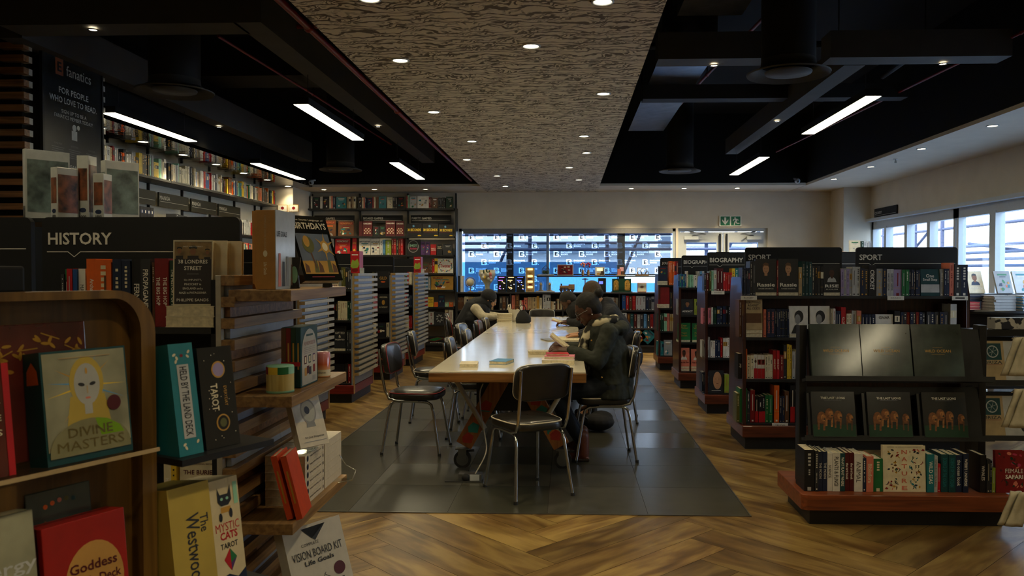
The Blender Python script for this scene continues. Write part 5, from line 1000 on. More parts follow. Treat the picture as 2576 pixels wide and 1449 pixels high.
# ------------------------------------------------------------------ the long table (two alike, end to end)
mk('laminate', 'd6d0bd', .16, var=.04, scale=3, coat=.3, bump=.02); wood('pine', '8c6030', '553617', 'X', .8, .4); wood('pine_paint', 'a86c35', '7a4820', 'Z', .8, .5)
mk('tube_white', 'b5ad98', .4); mk('table_dark', '14181f', .6); mk('rubber', '1a1a1a', .7); mk('paint_teal', '1f7d78', .6); mk('paint_red', 'a32a22', .6); mk('paint_orange', 'c4692e', .6)
TBX0, TBX1, TZ = -.94, .12, .78
def table(y0, y1, label):
    cx = (TBX0+TBX1)/2; w = (TBX1-TBX0)/2; t = thing('reading_table', label, 'table', (cx, (y0+y1)/2, 0), 0, 'long reading tables'); h = (y1-y0)/2
    boxp('tabletop', t, -w+.004, w-.004, -h+.004, h-.004, TZ-.012, TZ, 'laminate', .002)
    part('wood_edge', None, t, lambda m: [m.box(-w, w, -h, -h+.06, TZ-.075, TZ-.0125, 'pine'), m.box(-w, w, h-.06, h, TZ-.075, TZ-.0125, 'pine'), m.box(-w, -w+.05, -h+.06, h-.06, TZ-.075, TZ-.0125, 'pine'), m.box(w-.05, w, -h+.06, h-.06, TZ-.075, TZ-.0125, 'pine')], .004)
    boxp('underside', t, -w+.05, w-.05, -h+.06, h-.06, TZ-.04, TZ-.0125, 'pine')
    for s in (-1, 1):
        yy = s*(h-.52)
        for sx_ in (-1, 1):
            a = Vector((sx_*.36, 0, .17)); b = Vector((sx_*.06, 0, .70)); d = (b-a).normalized(); n = Vector((d.z, 0, -d.x))*.062
            leg = part('wooden_leg', None, t, lambda m: m.prism([((a-n).x, (a-n).z), ((a+n).x, (a+n).z), ((b+n).x, (b+n).z), ((b-n).x, (b-n).z)], yy-.022, yy+.022, 'pine_paint'), .003)
            def smear(m):
                r = random.Random(7+sx_)
                for k, c in enumerate(['paint_teal', 'paint_red', 'paint_orange', 'paint_teal', 'paint_red']):
                    q = a+(b-a)*r.uniform(.1, .65); m.poly([(q.x-.035, q.z-.03), (q.x+.03, q.z-.035), (q.x+.045, q.z+.02), (q.x, q.z+.045), (q.x-.04, q.z+.01)], yy-.0225-.0003*k, c)
            part('paint_marks', None, leg, smear)
            part('steel_brace', None, t, lambda m: m.cone((sx_*.44, yy-.04, .70), (sx_*.20, yy-.04, .30), .018, .018, 'tube_white', 10))
            c = part('caster', None, t, lambda m: [m.cone((sx_*.37-.012, yy+.0, .065), (sx_*.37+.012, yy, .065), .065, .065, 'rubber', 24)] if False else [m.cone((sx_*.37, yy-.014, .065), (sx_*.37, yy+.014, .065), .065, .065, 'rubber', 26), m.cone((sx_*.37, yy-.016, .065), (sx_*.37, yy+.016, .065), .045, .045, 'steel', 20)])
            part('caster_fork', None, c, lambda m: [m.box(sx_*.37-.03, sx_*.37+.03, yy-.024, yy-.019, .06, .145, 'steel'), m.box(sx_*.37-.03, sx_*.37+.03, yy+.019, yy+.024, .06, .145, 'steel'), m.box(sx_*.37-.05, sx_*.37+.05, yy-.035, yy+.035, .14, .15, 'steel'), m.box(sx_*.37+.03, sx_*.37+.085, yy-.015, yy+.015, .122, .134, 'rubber')])
        boxp('modesty_panel', t, -.27, .27, yy+.03, yy+.05, .42, .70, 'table_dark')
    part('stretcher', None, t, lambda m: m.box(-.03, .03, -h+.55, h-.55, .62, .68, 'table_dark'))
    return t
table(5.30, 8.62, 'long white-topped table with thick wooden edge, nearer of the two'); table(8.64, 11.75, 'long white-topped table, farther of the two, toward the window')
# ------------------------------------------------------------------ chairs
mk('vinyl', '1a1916', .36, var=.2, scale=12, coat=.25, spec=.6); mk('piping_cream', 'c9c2ad', .5); mk('piping_red', '7e1a1c', .45)
def outline(w, d, n=36, e=4.0, taper=.12):
    P = []
    for i in range(n):
        a = 2*PI*i/n; c, s = math.cos(a), math.sin(a); x = d/2*math.copysign(abs(c)**(2/e), c); y = w/2*math.copysign(abs(s)**(2/e), s); P.append((x, y*(1-taper*(.5-x/d))))
    return P
def chair_proto(pip):
    t = thing('dining_chair', 'x', 'chair', (0, 0, 0)); O = outline(.42, .42); n = len(O)
    def seat(m):
        rings = [(.9, .43), (.97, .432), (1, .445), (1, .47), (.97, .486), (.85, .496), (.5, .504), (.02, .506)]; vs = []
        for s, z in rings: vs += [(x*s, y*s, z) for x, y in O]
        fs = [(a*n+i, a*n+(i+1) % n, (a+1)*n+(i+1) % n, (a+1)*n+i) for a in range(len(rings)-1) for i in range(n)]+[tuple(range(n-1, -1, -1))]
        m.add(vs, fs, 'vinyl', True)
    st = part('seat', None, t, seat); part('piping', None, st, lambda m: m.tube([(x*.985, y*.985, .482) for x, y in O], .0045, pip, 6, None, True))
    B = outline(.235, .40, 36, 4.5, 0)
    def bp(u, v, dx, s): y = u*s; z = v*s; return (-.215-.16*(z+.12)+dx+1.1*y*y*.55, y, .745+z)
    def back(m):
        rings = [(.9, -.022), (.97, -.02), (1, -.008), (1, .016), (.97, .026), (.8, .032), (.02, .034)]; vs = []
        for s, dx in rings: vs += [bp(u, v, dx, s) for u, v in B]
        fs = [(a*n+i, a*n+(i+1) % n, (a+1)*n+(i+1) % n, (a+1)*n+i) for a in range(len(rings)-1) for i in range(n)]+[tuple(range(n-1, -1, -1))]
        m.add(vs, fs, 'vinyl', True)
    bk = part('backrest', None, t, back); part('piping', None, bk, lambda m: m.tube([bp(u, v, .022, .985) for u, v in B], .0045, pip, 6, None, True))
    for s in (-1, 1):
        part('back_tube', None, t, lambda m: m.tube([(.05, s*.17, .425), (-.12, s*.172, .425), (-.185, s*.175, .44), (-.215, s*.178, .50), (-.235, s*.18, .60), (-.262, s*.182, .83)], .011, 'chrome', 10))
        part('leg', None, t, lambda m: m.tube([(-.06, s*.165, .418), (-.14, s*.168, .415), (-.17, s*.17, .395), (-.185, s*.175, .34), (-.235, s*.205, .008)], .011, 'chrome', 10))
        part('leg', None, t, lambda m: m.tube([(.04, s*.165, .418), (.12, s*.168, .415), (.155, s*.17, .395), (.17, s*.172, .34), (.225, s*.20, .008)], .011, 'chrome', 10))
        part('seat_rail', None, t, lambda m: m.tube([(-.14, s*.167, .418), (.12, s*.167, .418)], .010, 'chrome', 8))
        for x, y in ((-.2365, .206), (.2265, .201)): part('foot_cap', None, t, lambda m: m.cone((x, s*y, 0), (x, s*y, .018), .014, .013, 'rubber', 10))
    part('cross_rail', None, t, lambda m: m.tube([(.06, -.165, .42), (.06, .165, .42)], .010, 'chrome', 8))
    return t
CP = {'c': chair_proto('piping_cream'), 'r': chair_proto('piping_red')}; CK = {k: (CH(v), {c.name: CH(c) for c in CH(v)}) for k, v in CP.items()}; CU = set()
def place_chair(k, x, y, deg, label):
    p = CP[k]
    if k not in CU: CU.add(k); c = p
    else:
        c = p.copy(); COL.objects.link(c)
        for ch in CK[k][0]:
            q = ch.copy(); COL.objects.link(q); q.parent = c
            for g_ in CK[k][1][ch.name]: h_ = g_.copy(); COL.objects.link(h_); h_.parent = q
    c.location = (x, y, .0055); c.rotation_euler = (0, 0, rad(deg)); tag(c, label, 'chair', 'vinyl chairs round the long table'); return c
place_chair('r', -1.22, 6.38, -4, 'black vinyl chair with dark red piping, nearest on the left side of the table')
place_chair('c', -.27, 5.20, 121, 'black vinyl chair with cream piping at the near table end, back to the camera')
place_chair('c', -1.30, 7.72, 8, 'black vinyl chair with cream piping, second on the left, pulled out from the table')
place_chair('c', -.82, 6.98, 3, 'black vinyl chair with cream piping, pushed in beside the nearest red-piped chair')
place_chair('c', -.80, 7.95, 0, 'black vinyl chair with cream piping, pushed in at the middle of the nearer table')
place_chair('c', -.98, 8.85, -6, 'black vinyl chair with cream piping where the two tables meet, left side')
place_chair('r', -.85, 9.45, 0, 'black vinyl chair with dark red piping pushed in at the farther table')
place_chair('c', -.83, 10.05, 0, 'black vinyl chair with cream piping pushed in just before the woman in the headscarf')
place_chair('r', -1.32, 10.15, 12, 'black vinyl chair with dark red piping standing back from the farther table')
place_chair('c', -1.45, 10.95, 8, 'black vinyl chair with cream piping under the woman in the headscarf')
place_chair('c', -.41, 12.12, -90, 'black vinyl chair with cream piping at the far head of the table')
place_chair('c', .27, 6.20, 184, 'black vinyl chair with cream piping under the woman in the green jacket')
place_chair('c', .43, 7.75, 176, 'black vinyl chair with cream piping under the man in the navy shirt')
place_chair('c', .36, 9.8, 180, 'black vinyl chair with cream piping under the reader bent over at the farther table')
# ------------------------------------------------------------------ people
mk('jacket', '1d231a', .8, var=.15, scale=40, bump=.2); mk('denim', '141d29', .85, var=.15, scale=60); mk('boot', '5a2a15', .5, var=.15); mk('hair_black', '0c0b0b', .7, bump=.4, scale=80); mk('hair_grey', '54463a', .75, bump=.4, scale=90)
mk('navy_cloth', '161b27', .8); mk('black_cloth', '0c0e14', .8); mk('cream_cloth', 'b9b096', .85, var=.08, bump=.3, scale=25); mk('scarf', 'bfb89c', .85); mk('sole', '241208', .7)
def scarfm():
    m = MATS['scarf']; nt = m.node_tree; b = nt.nodes['Principled BSDF']; n = nt.nodes.new('ShaderNodeTexNoise'); n.inputs['Scale'].default_value = 9; t = nt.nodes.new('ShaderNodeTexCoord'); nt.links.new(t.outputs['Object'], n.inputs[0])
    r = nt.nodes.new('ShaderNodeValToRGB'); e = r.color_ramp.elements; e[0].position = .47; e[0].color = (*hexc('18150f'), 1); e[1].position = .53; e[1].color = (*hexc('c4bda0'), 1); nt.links.new(n.outputs['Fac'], r.inputs[0]); nt.links.new(r.outputs[0], b.inputs['Base Color'])
scarfm()
CLOUD = bpy.data.textures.new('folds', 'CLOUDS'); CLOUD.noise_scale = .07; CLOUD.noise_depth = 2
def blob(name, parent, fn, vox=.008, it=6, label=None, folds=0):
    mb = MB(); fn(mb); o = mb.build(name, parent)
    r = o.modifiers.new('remesh', 'REMESH'); r.mode = 'VOXEL'; r.voxel_size = vox; r.use_smooth_shade = True
    s = o.modifiers.new('smooth', 'SMOOTH'); s.iterations = it; s.factor = .5
    if folds: d = o.modifiers.new('folds', 'DISPLACE'); d.texture = CLOUD; d.strength = folds; d.mid_level = .5
    if label: o['label'] = label
    return o
def hand(m, w, d, up, sk, side):
    """w wrist, d pointing direction, up = back of the hand; palm, four bent fingers and a thumb"""
    w = Vector(w); d = Vector(d).normalized(); up = Vector(up); up = (up-d*up.dot(d)).normalized(); s = d.cross(up)*side
    for k in range(4): a = (k-1.5)*.019; m.cap(w+d*.015+s*a*.7, w+d*.085+s*a, .014, .012, sk, 10)
    for k, L in enumerate((.068, .078, .072, .056)):
        a = (k-1.5)*.020; p = w+d*.09+s*a; q = p+d*L*.5-up*.008; r = q+d*L*.32-up*L*.36; m.cap(p, q, .0095, .0085, sk, 8); m.cap(q, r, .0085, .007, sk, 8); m.cap(r, r-up*L*.2+d*.004, .007, .006, sk, 8)
    p = w+d*.03-s*.028; q = p+d*.035-s*.022-up*.012; m.cap(p, q, .012, .0105, sk, 8); m.cap(q, q+d*.03-s*.004-up*.008, .0105, .0085, sk, 8)
def headM(c, pitch, yaw, roll=0): return T(Vector(c)) @ R(yaw, 'Z') @ R(pitch, 'Y') @ R(roll, 'X')
def person(P, label, loc, rz, skin):
    t = thing('person', label, 'person', loc, rz); H = headM(P['head'], rad(P['pitch']), rad(P.get('yaw', 0))); sh = P['sh']; nk = Vector(P['neck']); pv = Vector(P['pelvis'])
    def body(m):
        A = H
        m.ball((-.008, 0, .022), (.095, .076, .098), skin, 16, A); m.ball((.030, 0, -.04), (.060, .056, .070), skin, 14, A); m.ball((.072, 0, -.083), (.022, .026, .018), skin, 10, A)
        m.cap((.088, 0, .012), (.104, 0, -.022), .009, .014, skin, 8, A); m.ball((.088, 0, -.052), (.014, .026, .007), skin, 8, A); m.ball((.086, 0, -.063), (.013, .022, .007), skin, 8, A); m.ball((.080, 0, .035), (.014, .045, .010), skin, 8, A)
        for s in (-1, 1): m.ball((-.005, s*.078, -.01), (.020, .010, .032), skin, 10, A); m.ball((.060, s*.035, -.022), (.022, .020, .022), skin, 8, A)
        hb = H @ Vector((-.02, 0, -.06)); m.cap(hb, nk, .050, .050, skin, 12); m.cap(nk-Vector((.01, 0, .10)), pv, .08, .12, skin, 12)
        for s, el, wr in ((1, P['elL'], P['wrL']), (-1, P['elR'], P['wrR'])):
            S = Vector((sh[0], s*sh[1], sh[2])); m.cap(nk-Vector((0, 0, .045)), S, .045, .045, skin, 10); m.cap(S, el, .046, .037, skin, 10); m.cap(el, wr, .037, .024, skin, 10)
            hd = P.get('hd', (1, 0, -.1)); hand(m, wr, (hd[0], hd[1]*s, hd[2]), P.get('hup', (0, 0, 1)), skin, -s)
            Hp = pv+Vector((0, s*.085, -.02)); kn = Vector(P['knee']); kn.y = s*abs(kn.y); an = Vector(P['ank']); an.y = s*abs(an.y)
            m.cap(Hp, kn, .085, .055, skin, 12); m.cap(kn, an, .052, .035, skin, 12); m.cap(an, an+Vector((.10, 0, -.055)), .034, .03, skin, 10)
    blob('body', t, body, P.get('vox', .006), 4)
    def hr(m):
        A = H; k = P['hair']
        m.ball((-.022, 0, .038), (.098, .083, .096), k, 16, A); m.ball((-.05, 0, -.005), (.066, .078, .075), k, 14, A)
        if P.get('bun'): m.ball((-.142, 0, .062), .038, k, 12, A); m.cap((-.08, 0, .05), (-.125, 0, .06), .032, .024, k, 10, A)
    if P.get('hair'): blob('hair', t, hr, .006, 3)
    for s in (-1, 1):
        e = part('eye', None, t, lambda m: m.ball((.079, s*.033, .008), (.006, .012, .005), 'ink_black', 10, H))
        part('eyebrow', None, t, lambda m: m.cap((.088, s*.018, .028), (.078, s*.050, .030), .004, .003, P.get('brow', 'hair_black'), 6, H))
    part('lips', None, t, lambda m: m.ball((.097, 0, -.057), (.007, .022, .008), P.get('lip', 'maroon'), 10, H))
    if P.get('glasses'):
        part('glasses', None, t, lambda m: [m.tube([(.098, s*.035+.026*math.cos(a*PI/8), .002+.022*math.sin(a*PI/8)) for a in range(16)], .0016, 'steel', 6, H, True) for s in (-1, 1)]+[m.tube([(.098, -.010, .004), (.1, 0, .006), (.098, .010, .004)], .002, 'steel', 6, H)]+[m.tube([(.096, s*.061, .006), (.04, s*.08, .006), (-.01, s*.084, .0)], .0022, 'steel', 6, H) for s in (-1, 1)])
    def top(m):
        k = P['top']; g_ = P.get('puff', .018)
        m.cap(nk-Vector((.0, 0, .05)), (nk+pv)/2, .125+g_*.4, .145+g_, k, 14); m.cap((nk+pv)/2, pv, .145+g_, .155+g_, k, 14); m.ball((nk+pv)/2, (.13+g_, .18+g_, .2), k, 14)
        m.cap((sh[0], -sh[1]+.02, sh[2]), (sh[0], sh[1]-.02, sh[2]), .07, .07, k, 12); m.ball(pv, (.13+g_, .165+g_, .11), k, 14)
        for s in (-1, 1): m.cap(nk-Vector((.01, 0, .035)), (sh[0], s*sh[1]*.9, sh[2]), .094, .074, k, 12)
        if P.get('skirt'): m.lathe([(.001, .84), (.125, .84), (.15, .70), (.172, .56), (.176, .485), (.165, .475), (.001, .475)], k, 24, T((pv.x-.005, 0, 0)) @ Matrix.Diagonal((.95, 1.08, 1, 1)))
        if P.get('hood'): m.cap(nk+Vector((-.055, -.05, .0)), nk+Vector((-.055, .05, .0)), .055, .055, k, 12); m.ball(nk+Vector((-.12, 0, -.015)), (.085, .15, .06), k, 14); m.cap(nk+Vector((-.09, -.12, -.02)), nk+Vector((.05, -.09, -.07)), .04, .03, k, 10); m.cap(nk+Vector((-.09, .12, -.02)), nk+Vector((.05, .09, -.07)), .04, .03, k, 10)
        if P.get('collar'): m.cap(nk+Vector((-.02, -.03, .025)), nk+Vector((-.02, .03, .025)), .064, .064, k, 12)
    def slv(m, k=None):
        k = k or P['top']; g_ = P.get('puff', .018)
        for s, el, wr in ((1, P['elL'], P['wrL']), (-1, P['elR'], P['wrR'])):
            S = Vector((sh[0], s*sh[1], sh[2])); m.cap(S, el, .058+g_*.6, .05+g_*.5, k, 12); e2 = Vector(el)+(Vector(wr)-Vector(el))*P.get('cuff', .93); m.cap(el, e2, .05+g_*.5, .034+g_*.4, k, 12)
    if P.get('sleeve'): blob(P.get('topname', 'top'), t, top, .008, 6, folds=.014); blob('blouse', t, lambda m: slv(m, P['sleeve']), .008, 4, folds=.016)
    else: blob(P.get('topname', 'top'), t, lambda m: (top(m), slv(m)), .007, 5, folds=.018)
    def tr(m):
        for s in (-1, 1):
            Hp = pv+Vector((0, s*.085, -.02)); kn = Vector(P['knee']); kn.y = s*abs(kn.y); an = Vector(P['ank']); an.y = s*abs(an.y)
            m.cap(Hp, kn, .095, .066, P['legs'], 12); m.cap(kn, an+(kn-an)*.1, .064, .043, P['legs'], 12)
        m.cap(pv+Vector((0, -.08, -.03)), pv+Vector((0, .08, -.03)), .11, .11, P['legs'], 12)
    blob('trousers', t, tr, .009, 4, folds=.01)
    for s in (-1, 1):
        an = Vector(P['ank']); an.y = s*abs(an.y); f = Vector((an.x, an.y, 0))
        def bt(m):
            m.cap(an+Vector((0, 0, .07)), f+Vector((0, 0, .06)), .050, .05, P['shoe'], 14); m.cap(f+Vector((0, 0, .055)), f+Vector((.135, 0, .045)), .048, .036, P['shoe'], 14); m.box(f.x-.045, f.x+.165, f.y-.038, f.y+.038, .008, .03, P['shoe'])
        b = blob('boot', t, bt, .006, 2); boxp('boot_sole', b, f.x-.052, f.x+.172, f.y-.043, f.y+.043, .0055, .026, 'sole', .006)
    return t, H
skd = 'skin_dark'
t, H = person(dict(head=(.10, 0, 1.155), pitch=33, neck=(-.02, 0, 1.03), sh=(-.055, .155, .985), pelvis=(-.08, 0, .60), elL=(.03, .215, .775), wrL=(.24, .15, .855), elR=(.03, -.21, .78), wrR=(.24, -.14, .855), knee=(.37, .1, .52), ank=(.14, .10, .12), hair='hair_black', bun=True, glasses=True, top='jacket', topname='jacket', skirt=True, hood=True, legs='denim', shoe='boot', puff=.024, hd=(.9, .0, .12), hup=(-.1, .6, .8), lip='maroon'), 'woman in a dark green hooded jacket and patterned scarf seated reading a paperback', (.25, 6.16, 0), PI, skd)
def sc1(m):
    nk = Vector((-.02, 0, 1.03))
    P = [nk+Vector((.095*math.cos(a), .095*math.sin(a), .035-.02*math.cos(a))) for a in [i*2*PI/14 for i in range(14)]]; m.tube(P, .034, 'scarf', 10, None, True)
    m.tube([nk+Vector((.09, .03, .0)), nk+Vector((.13, .055, -.08)), nk+Vector((.165, .07, -.19)), nk+Vector((.17, .07, -.27))], [.036, .040, .040, .034], 'scarf', 10)
    m.tube([nk+Vector((.09, -.03, .0)), nk+Vector((.14, -.04, -.08)), nk+Vector((.17, -.05, -.2))], [.034, .038, .034], 'scarf', 10)
part('scarf', None, t, sc1)
part('earring', None, t, lambda m: m.ball((-.008, .090, -.045), .006, 'chrome', 8, H)); 
def jk(m):
    for x, z in ((.095, .93), (.04, .95), (.02, .66)): m.ball((x-.02, .235 if z < .8 else .17, z), .007, 'gold', 8)
part('jacket_studs', None, t, jk)
t, H = person(dict(head=(.30, .0, 1.225), pitch=28, yaw=-35, neck=(.17, 0, 1.11), sh=(.115, .175, 1.05), pelvis=(-.03, 0, .62), elL=(.22, .24, .84), wrL=(.42, .12, .835), elR=(.22, -.24, .84), wrR=(.42, -.1, .835), knee=(.40, .12, .52), ank=(.30, .12, .12), hair='hair_grey', top='navy_cloth', topname='shirt', collar=True, legs='black_cloth', shoe='ink_black', brow='hair_grey', vox=.007), 'man with short cropped hair in a navy collared shirt, leafing through a magazine', (.53, 7.80, 0), PI, 'skin_light')
t, H = person(dict(head=(.36, 0, 1.08), pitch=52, neck=(.26, 0, 1.03), sh=(.20, .165, .98), pelvis=(-.02, 0, .60), elL=(.20, .22, .83), wrL=(.36, .12, .835), elR=(.20, -.22, .83), wrR=(.36, -.12, .835), knee=(.38, .1, .52), ank=(.25, .10, .12), hair='hair_black', top='black_cloth', topname='hoodie', collar=True, legs='black_cloth', shoe='ink_black', vox=.008), 'reader with dark hair in black clothes bent low over an open book', (.36, 9.82, 0), PI, 'skin_dark')
t, H = person(dict(head=(.27, 0, 1.065), pitch=30, neck=(.15, 0, .985), sh=(.10, .15, .94), pelvis=(-.05, 0, .60), elL=(.20, .2, .835), wrL=(.40, .12, .83), elR=(.20, -.22, .835), wrR=(.40, -.12, .83), knee=(.38, .1, .52), ank=(.3, .10, .12), glasses=True, top='black_cloth', topname='vest', sleeve='cream_cloth', legs='black_cloth', shoe='ink_black', vox=.008, puff=.025), 'woman in a black headscarf and cream blouse with glasses, reading at the far left', (-1.36, 10.93, 0), 0, 'skin_light')
blob('headscarf', t, lambda m: [m.ball((-.028, 0, .03), (.115, .098, .108), 'black_cloth', 16, H), m.ball((-.01, 0, -.075), (.10, .092, .07), 'black_cloth', 14, H), m.cap((-.02, 0, -.06), (-.10, 0, -.15), .095, .12, 'black_cloth', 14, H), m.cap((.06, 0, .93), (-.06, 0, .68), .15, .17, 'black_cloth', 12)], .008, 5)
# ------------------------------------------------------------------ things on the table
def openbook(name, label, M, w, d, cov, cat='book', curl=.012):
    m = MB(); o = None
    def pg(m):
        n = 8
        for s in (-1, 1):
            vs = []
            for i in range(n+1):
                u = i/n; x = s*u*w/2; z = .014+curl*math.sin(u*PI*.9)*1.2*(1-u*.3); vs += [(x, -d/2, z), (x, d/2, z), (x, d/2, .003), (x, -d/2, .003)]
            fs = []
            for i in range(n):
                a, b = 4*i, 4*(i+1); fs += [(a, b, b+1, a+1), (a+2, b+2, b+3, a+3), (a, a+3, b+3, b), (a+1, b+1, b+2, a+2)]
            fs += [(4*n, 4*n+3, 4*n+2, 4*n+1)]; m.add(vs, fs, 'page')
            for k in range(12): m.add([(s*w*.06, d*(.38-.065*k), .0305), (s*w*.43, d*(.38-.065*k), .0275), (s*w*.43, d*(.375-.065*k), .0275), (s*w*.06, d*(.375-.065*k), .0305)], [(0, 1, 2, 3)], 'grey')
    m = MB(); m.box(-w/2-.004, w/2+.004, -d/2-.004, d/2+.004, 0, .0028, cov); o = m.build(name); part('open_pages', None, o, pg); o.matrix_world = M; return tag(o, label, cat)
def lie(label, px, py, Y_, w, d, h, rz, cov, title=None, name='book', z=None, group='books lying on the long table'):
    p = at(px, py, Y_); zz = TZ if z is None else z; m = MB(); b = .0025
    m.box(-w/2, w/2, -d/2, d/2, 0, b, cov); m.box(-w/2, w/2, -d/2, d/2, h-b, h, cov); m.box(-w/2, w/2, d/2-b, d/2, b, h-b, cov)
    if title: m.add([(v[0]*w*.7, -d*.05+v[1]*d*.2, h+.0006) for v in text_geo(title, .02)[0]], text_geo(title, .02)[1], 'ink_black')
    o = m.build(name); part('page_block', None, o, lambda m: m.box(-w/2+.003, w/2-.003, -d/2+.001, d/2-b, b, h-b, 'page')); o.location = (p.x, Y_, zz+.0006); o.rotation_euler = (0, 0, rad(rz)); return tag(o, label, 'book', group)
lie('small cream paperback lying nearest the left table corner', 1180, 920, 5.62, .125, .19, .022, 4, 'cream')
lie('small paperback with a pale blue cover lying on the near table, second from left', 1262, 915, 5.78, .128, .19, .024, -14, 'sky')
lie('cream paperback lying just left of the reading woman', 1360, 890, 6.45, .20, .13, .026, 6, 'cream', 'MAKES')
lie('thick white paperback at the bottom of the pile before the woman', 1404, 912, 5.72, .235, .16, .040, 1, 'white', 'WAVE')
lie('thin pink and red hardback on top of the pile before the woman', 1408, 905, 5.76, .215, .155, .020, -3, 'pink', None, z=TZ+.041)
lie('small red notebook topmost on the pile before the woman', 1402, 890, 5.78, .16, .12, .014, 5, 'red', None, z=TZ+.062)
for k in range(5): lie('pale paperback in the stack before the woman in the headscarf, %s from the bottom' % ordw(k), 1270, 800, 10.55, .20, .145, .022, (-3, 2, 0, 4, -2)[k], ['cream', 'tan', 'white', 'tan', 'cream'][k], None, z=TZ+.023*k, group='paperback stack by the woman in the headscarf')
lie('glossy magazine lying flat by the man', 1405, 842, 7.75, .30, .22, .010, 20, 'grey'); lie('second magazine under the man\'s hands, lying askew', 1432, 842, 7.95, .28, .22, .008, -15, 'white')
openbook('open_magazine', 'open colour magazine in front of the man', T((.0, 7.62, TZ+.011)) @ R(rad(80)), .36, .25, 'lgrey', 'magazine')
openbook('open_book', 'open paperback held up by the woman in the green jacket', T((-.065, 6.14, .895)) @ R(rad(90)) @ R(rad(0)) @ R(rad(38), 'X'), .25, .19, 'lilac')
openbook('open_book', 'open book with a red cover under the bent reader', T((-.11, 9.82, TZ+.04)) @ R(rad(90)) @ R(rad(18), 'X'), .26, .20, 'red')
openbook('open_book', 'open book before the woman in the headscarf', T((-.86, 10.95, TZ+.002)) @ R(rad(90)), .26, .19, 'cream')
# bags
def bag(m):
    vs = []; n = 20; prof = [(.085, 0), (.10, .02), (.098, .07), (.07, .12), (.045, .15), (.03, .165)]
    for j, (r, z) in enumerate(prof):
        for i in range(n): a = 2*PI*i/n; q = 1+.10*math.sin(3*a+j); vs.append((r*q*math.cos(a)*1.0, r*q*math.sin(a)*.75, z+.006*math.sin(5*a)))
    m.add(vs, [(a*n+i, a*n+(i+1) % n, (a+1)*n+(i+1) % n, (a+1)*n+i) for a in range(len(prof)-1) for i in range(n)]+[tuple(range(n-1, -1, -1))], 'black_cloth', True)
p = at(1314, 812, 10.2); t = thing('handbag', 'small black cloth handbag standing on the farther table', 'bag', (p.x, 10.3, TZ)); part('bag_body', None, t, bag); part('strap', None, t, lambda m: m.tube([(-.03, 0, .15), (-.045, 0, .2), (-.02, 0, .235), (.02, 0, .23), (.04, 0, .19), (.03, 0, .15)], .006, 'black_cloth', 6))
t = thing('carrier_bag', 'crumpled white plastic carrier bag behind the black handbag', 'bag', (p.x-.12, 10.62, TZ)); mk('plastic_white', 'd2cdbd', .45, bump=.6, scale=14)
def cb(m):
    vs = []; n = 24; prof = [(.07, 0), (.085, .03), (.08, .09), (.085, .13), (.095, .16)]; r_ = random.Random(3)
    for j, (r, z) in enumerate(prof):
        for i in range(n): a = 2*PI*i/n; q = 1+r_.uniform(-.12, .12); vs.append((r*q*math.cos(a), r*q*math.sin(a)*.7, z+(.05*max(0, math.sin(2*a+1))+r_.uniform(-.01, .01) if j == 4 else 0)))
    m.add(vs, [(a*n+i, a*n+(i+1) % n, (a+1)*n+(i+1) % n, (a+1)*n+i) for a in range(len(prof)-1) for i in range(n)]+[tuple(range(n-1, -1, -1))], 'plastic_white', True)
part('bag_body', None, t, cb)
for s in (-1, 1): part('handle', None, t, lambda m: m.tube([(s*.08-.02, 0, .16), (s*.09, 0, .22), (s*.07, .01, .235), (s*.06, 0, .17)], .008, 'plastic_white', 6))
t = thing('backpack', 'black backpack on the floor under the man', 'bag', (.27, 7.2, .006)); blob('bag_body', t, lambda m: [m.ball((0, 0, .08), (.15, .12, .08), 'black_cloth', 14), m.ball((.03, .03, .11), (.11, .09, .07), 'black_cloth', 12)], .01, 3); part('strap', None, t, lambda m: m.tube([(-.1, -.08, .12), (-.16, -.1, .17), (-.19, -.1, .08), (-.15, -.1, .02)], .010, 'black_cloth', 8))
# floor outlet with adaptor, lid and cable
p = atz(1180, 1208, .006); t = thing('floor_outlet', 'open floor socket with black plug below the near table end', 'socket', (p.x, p.y, .005))
boxp('outlet_box', t, -.07, .09, -.03, .05, 0, .05, 'steel', .003); part('lid', None, t, lambda m: m.box(-.16, .09, -.055, -.035, 0, .008, 'steel')); part('plug', None, t, lambda m: [m.ball((-.02, -.035, .03), (.028, .022, .026), 'rubber', 12)]); boxp('socket_face', t, .01, .075, -.036, -.031, .006, .048, 'white_frame')
q = atz(1205, 1030, .5); mb = MB(); P0 = Vector((p.x+.03, p.y-.02, .03)); C = [(1190, 1212, 5.35), (1210, 1190, 5.38), (1222, 1140, 5.5), (1219, 1090, 5.62), (1210, 1040, 5.75), (1207, 990, 5.78), (1215, 965, 5.8)]
pts = [P0]+[at(a, b, c) for a, b, c in C[2:]]; S = []
for i in range(len(pts)-1):
    for k in range(5):
        a = pts[max(i-1, 0)]; b = pts[i]; c = pts[i+1]; d = pts[min(i+2, len(pts)-1)]; u = k/5; S.append(.5*((2*b)+(c-a)*u+(2*a-5*b+4*c-d)*u*u+(3*b-3*c+d-a)*u**3))
mb.tube(S+[pts[-1]], .0045, 'tube_white', 8); tag(mb.build('power_cable'), 'white power cable rising from the floor socket to the table', 'cable')
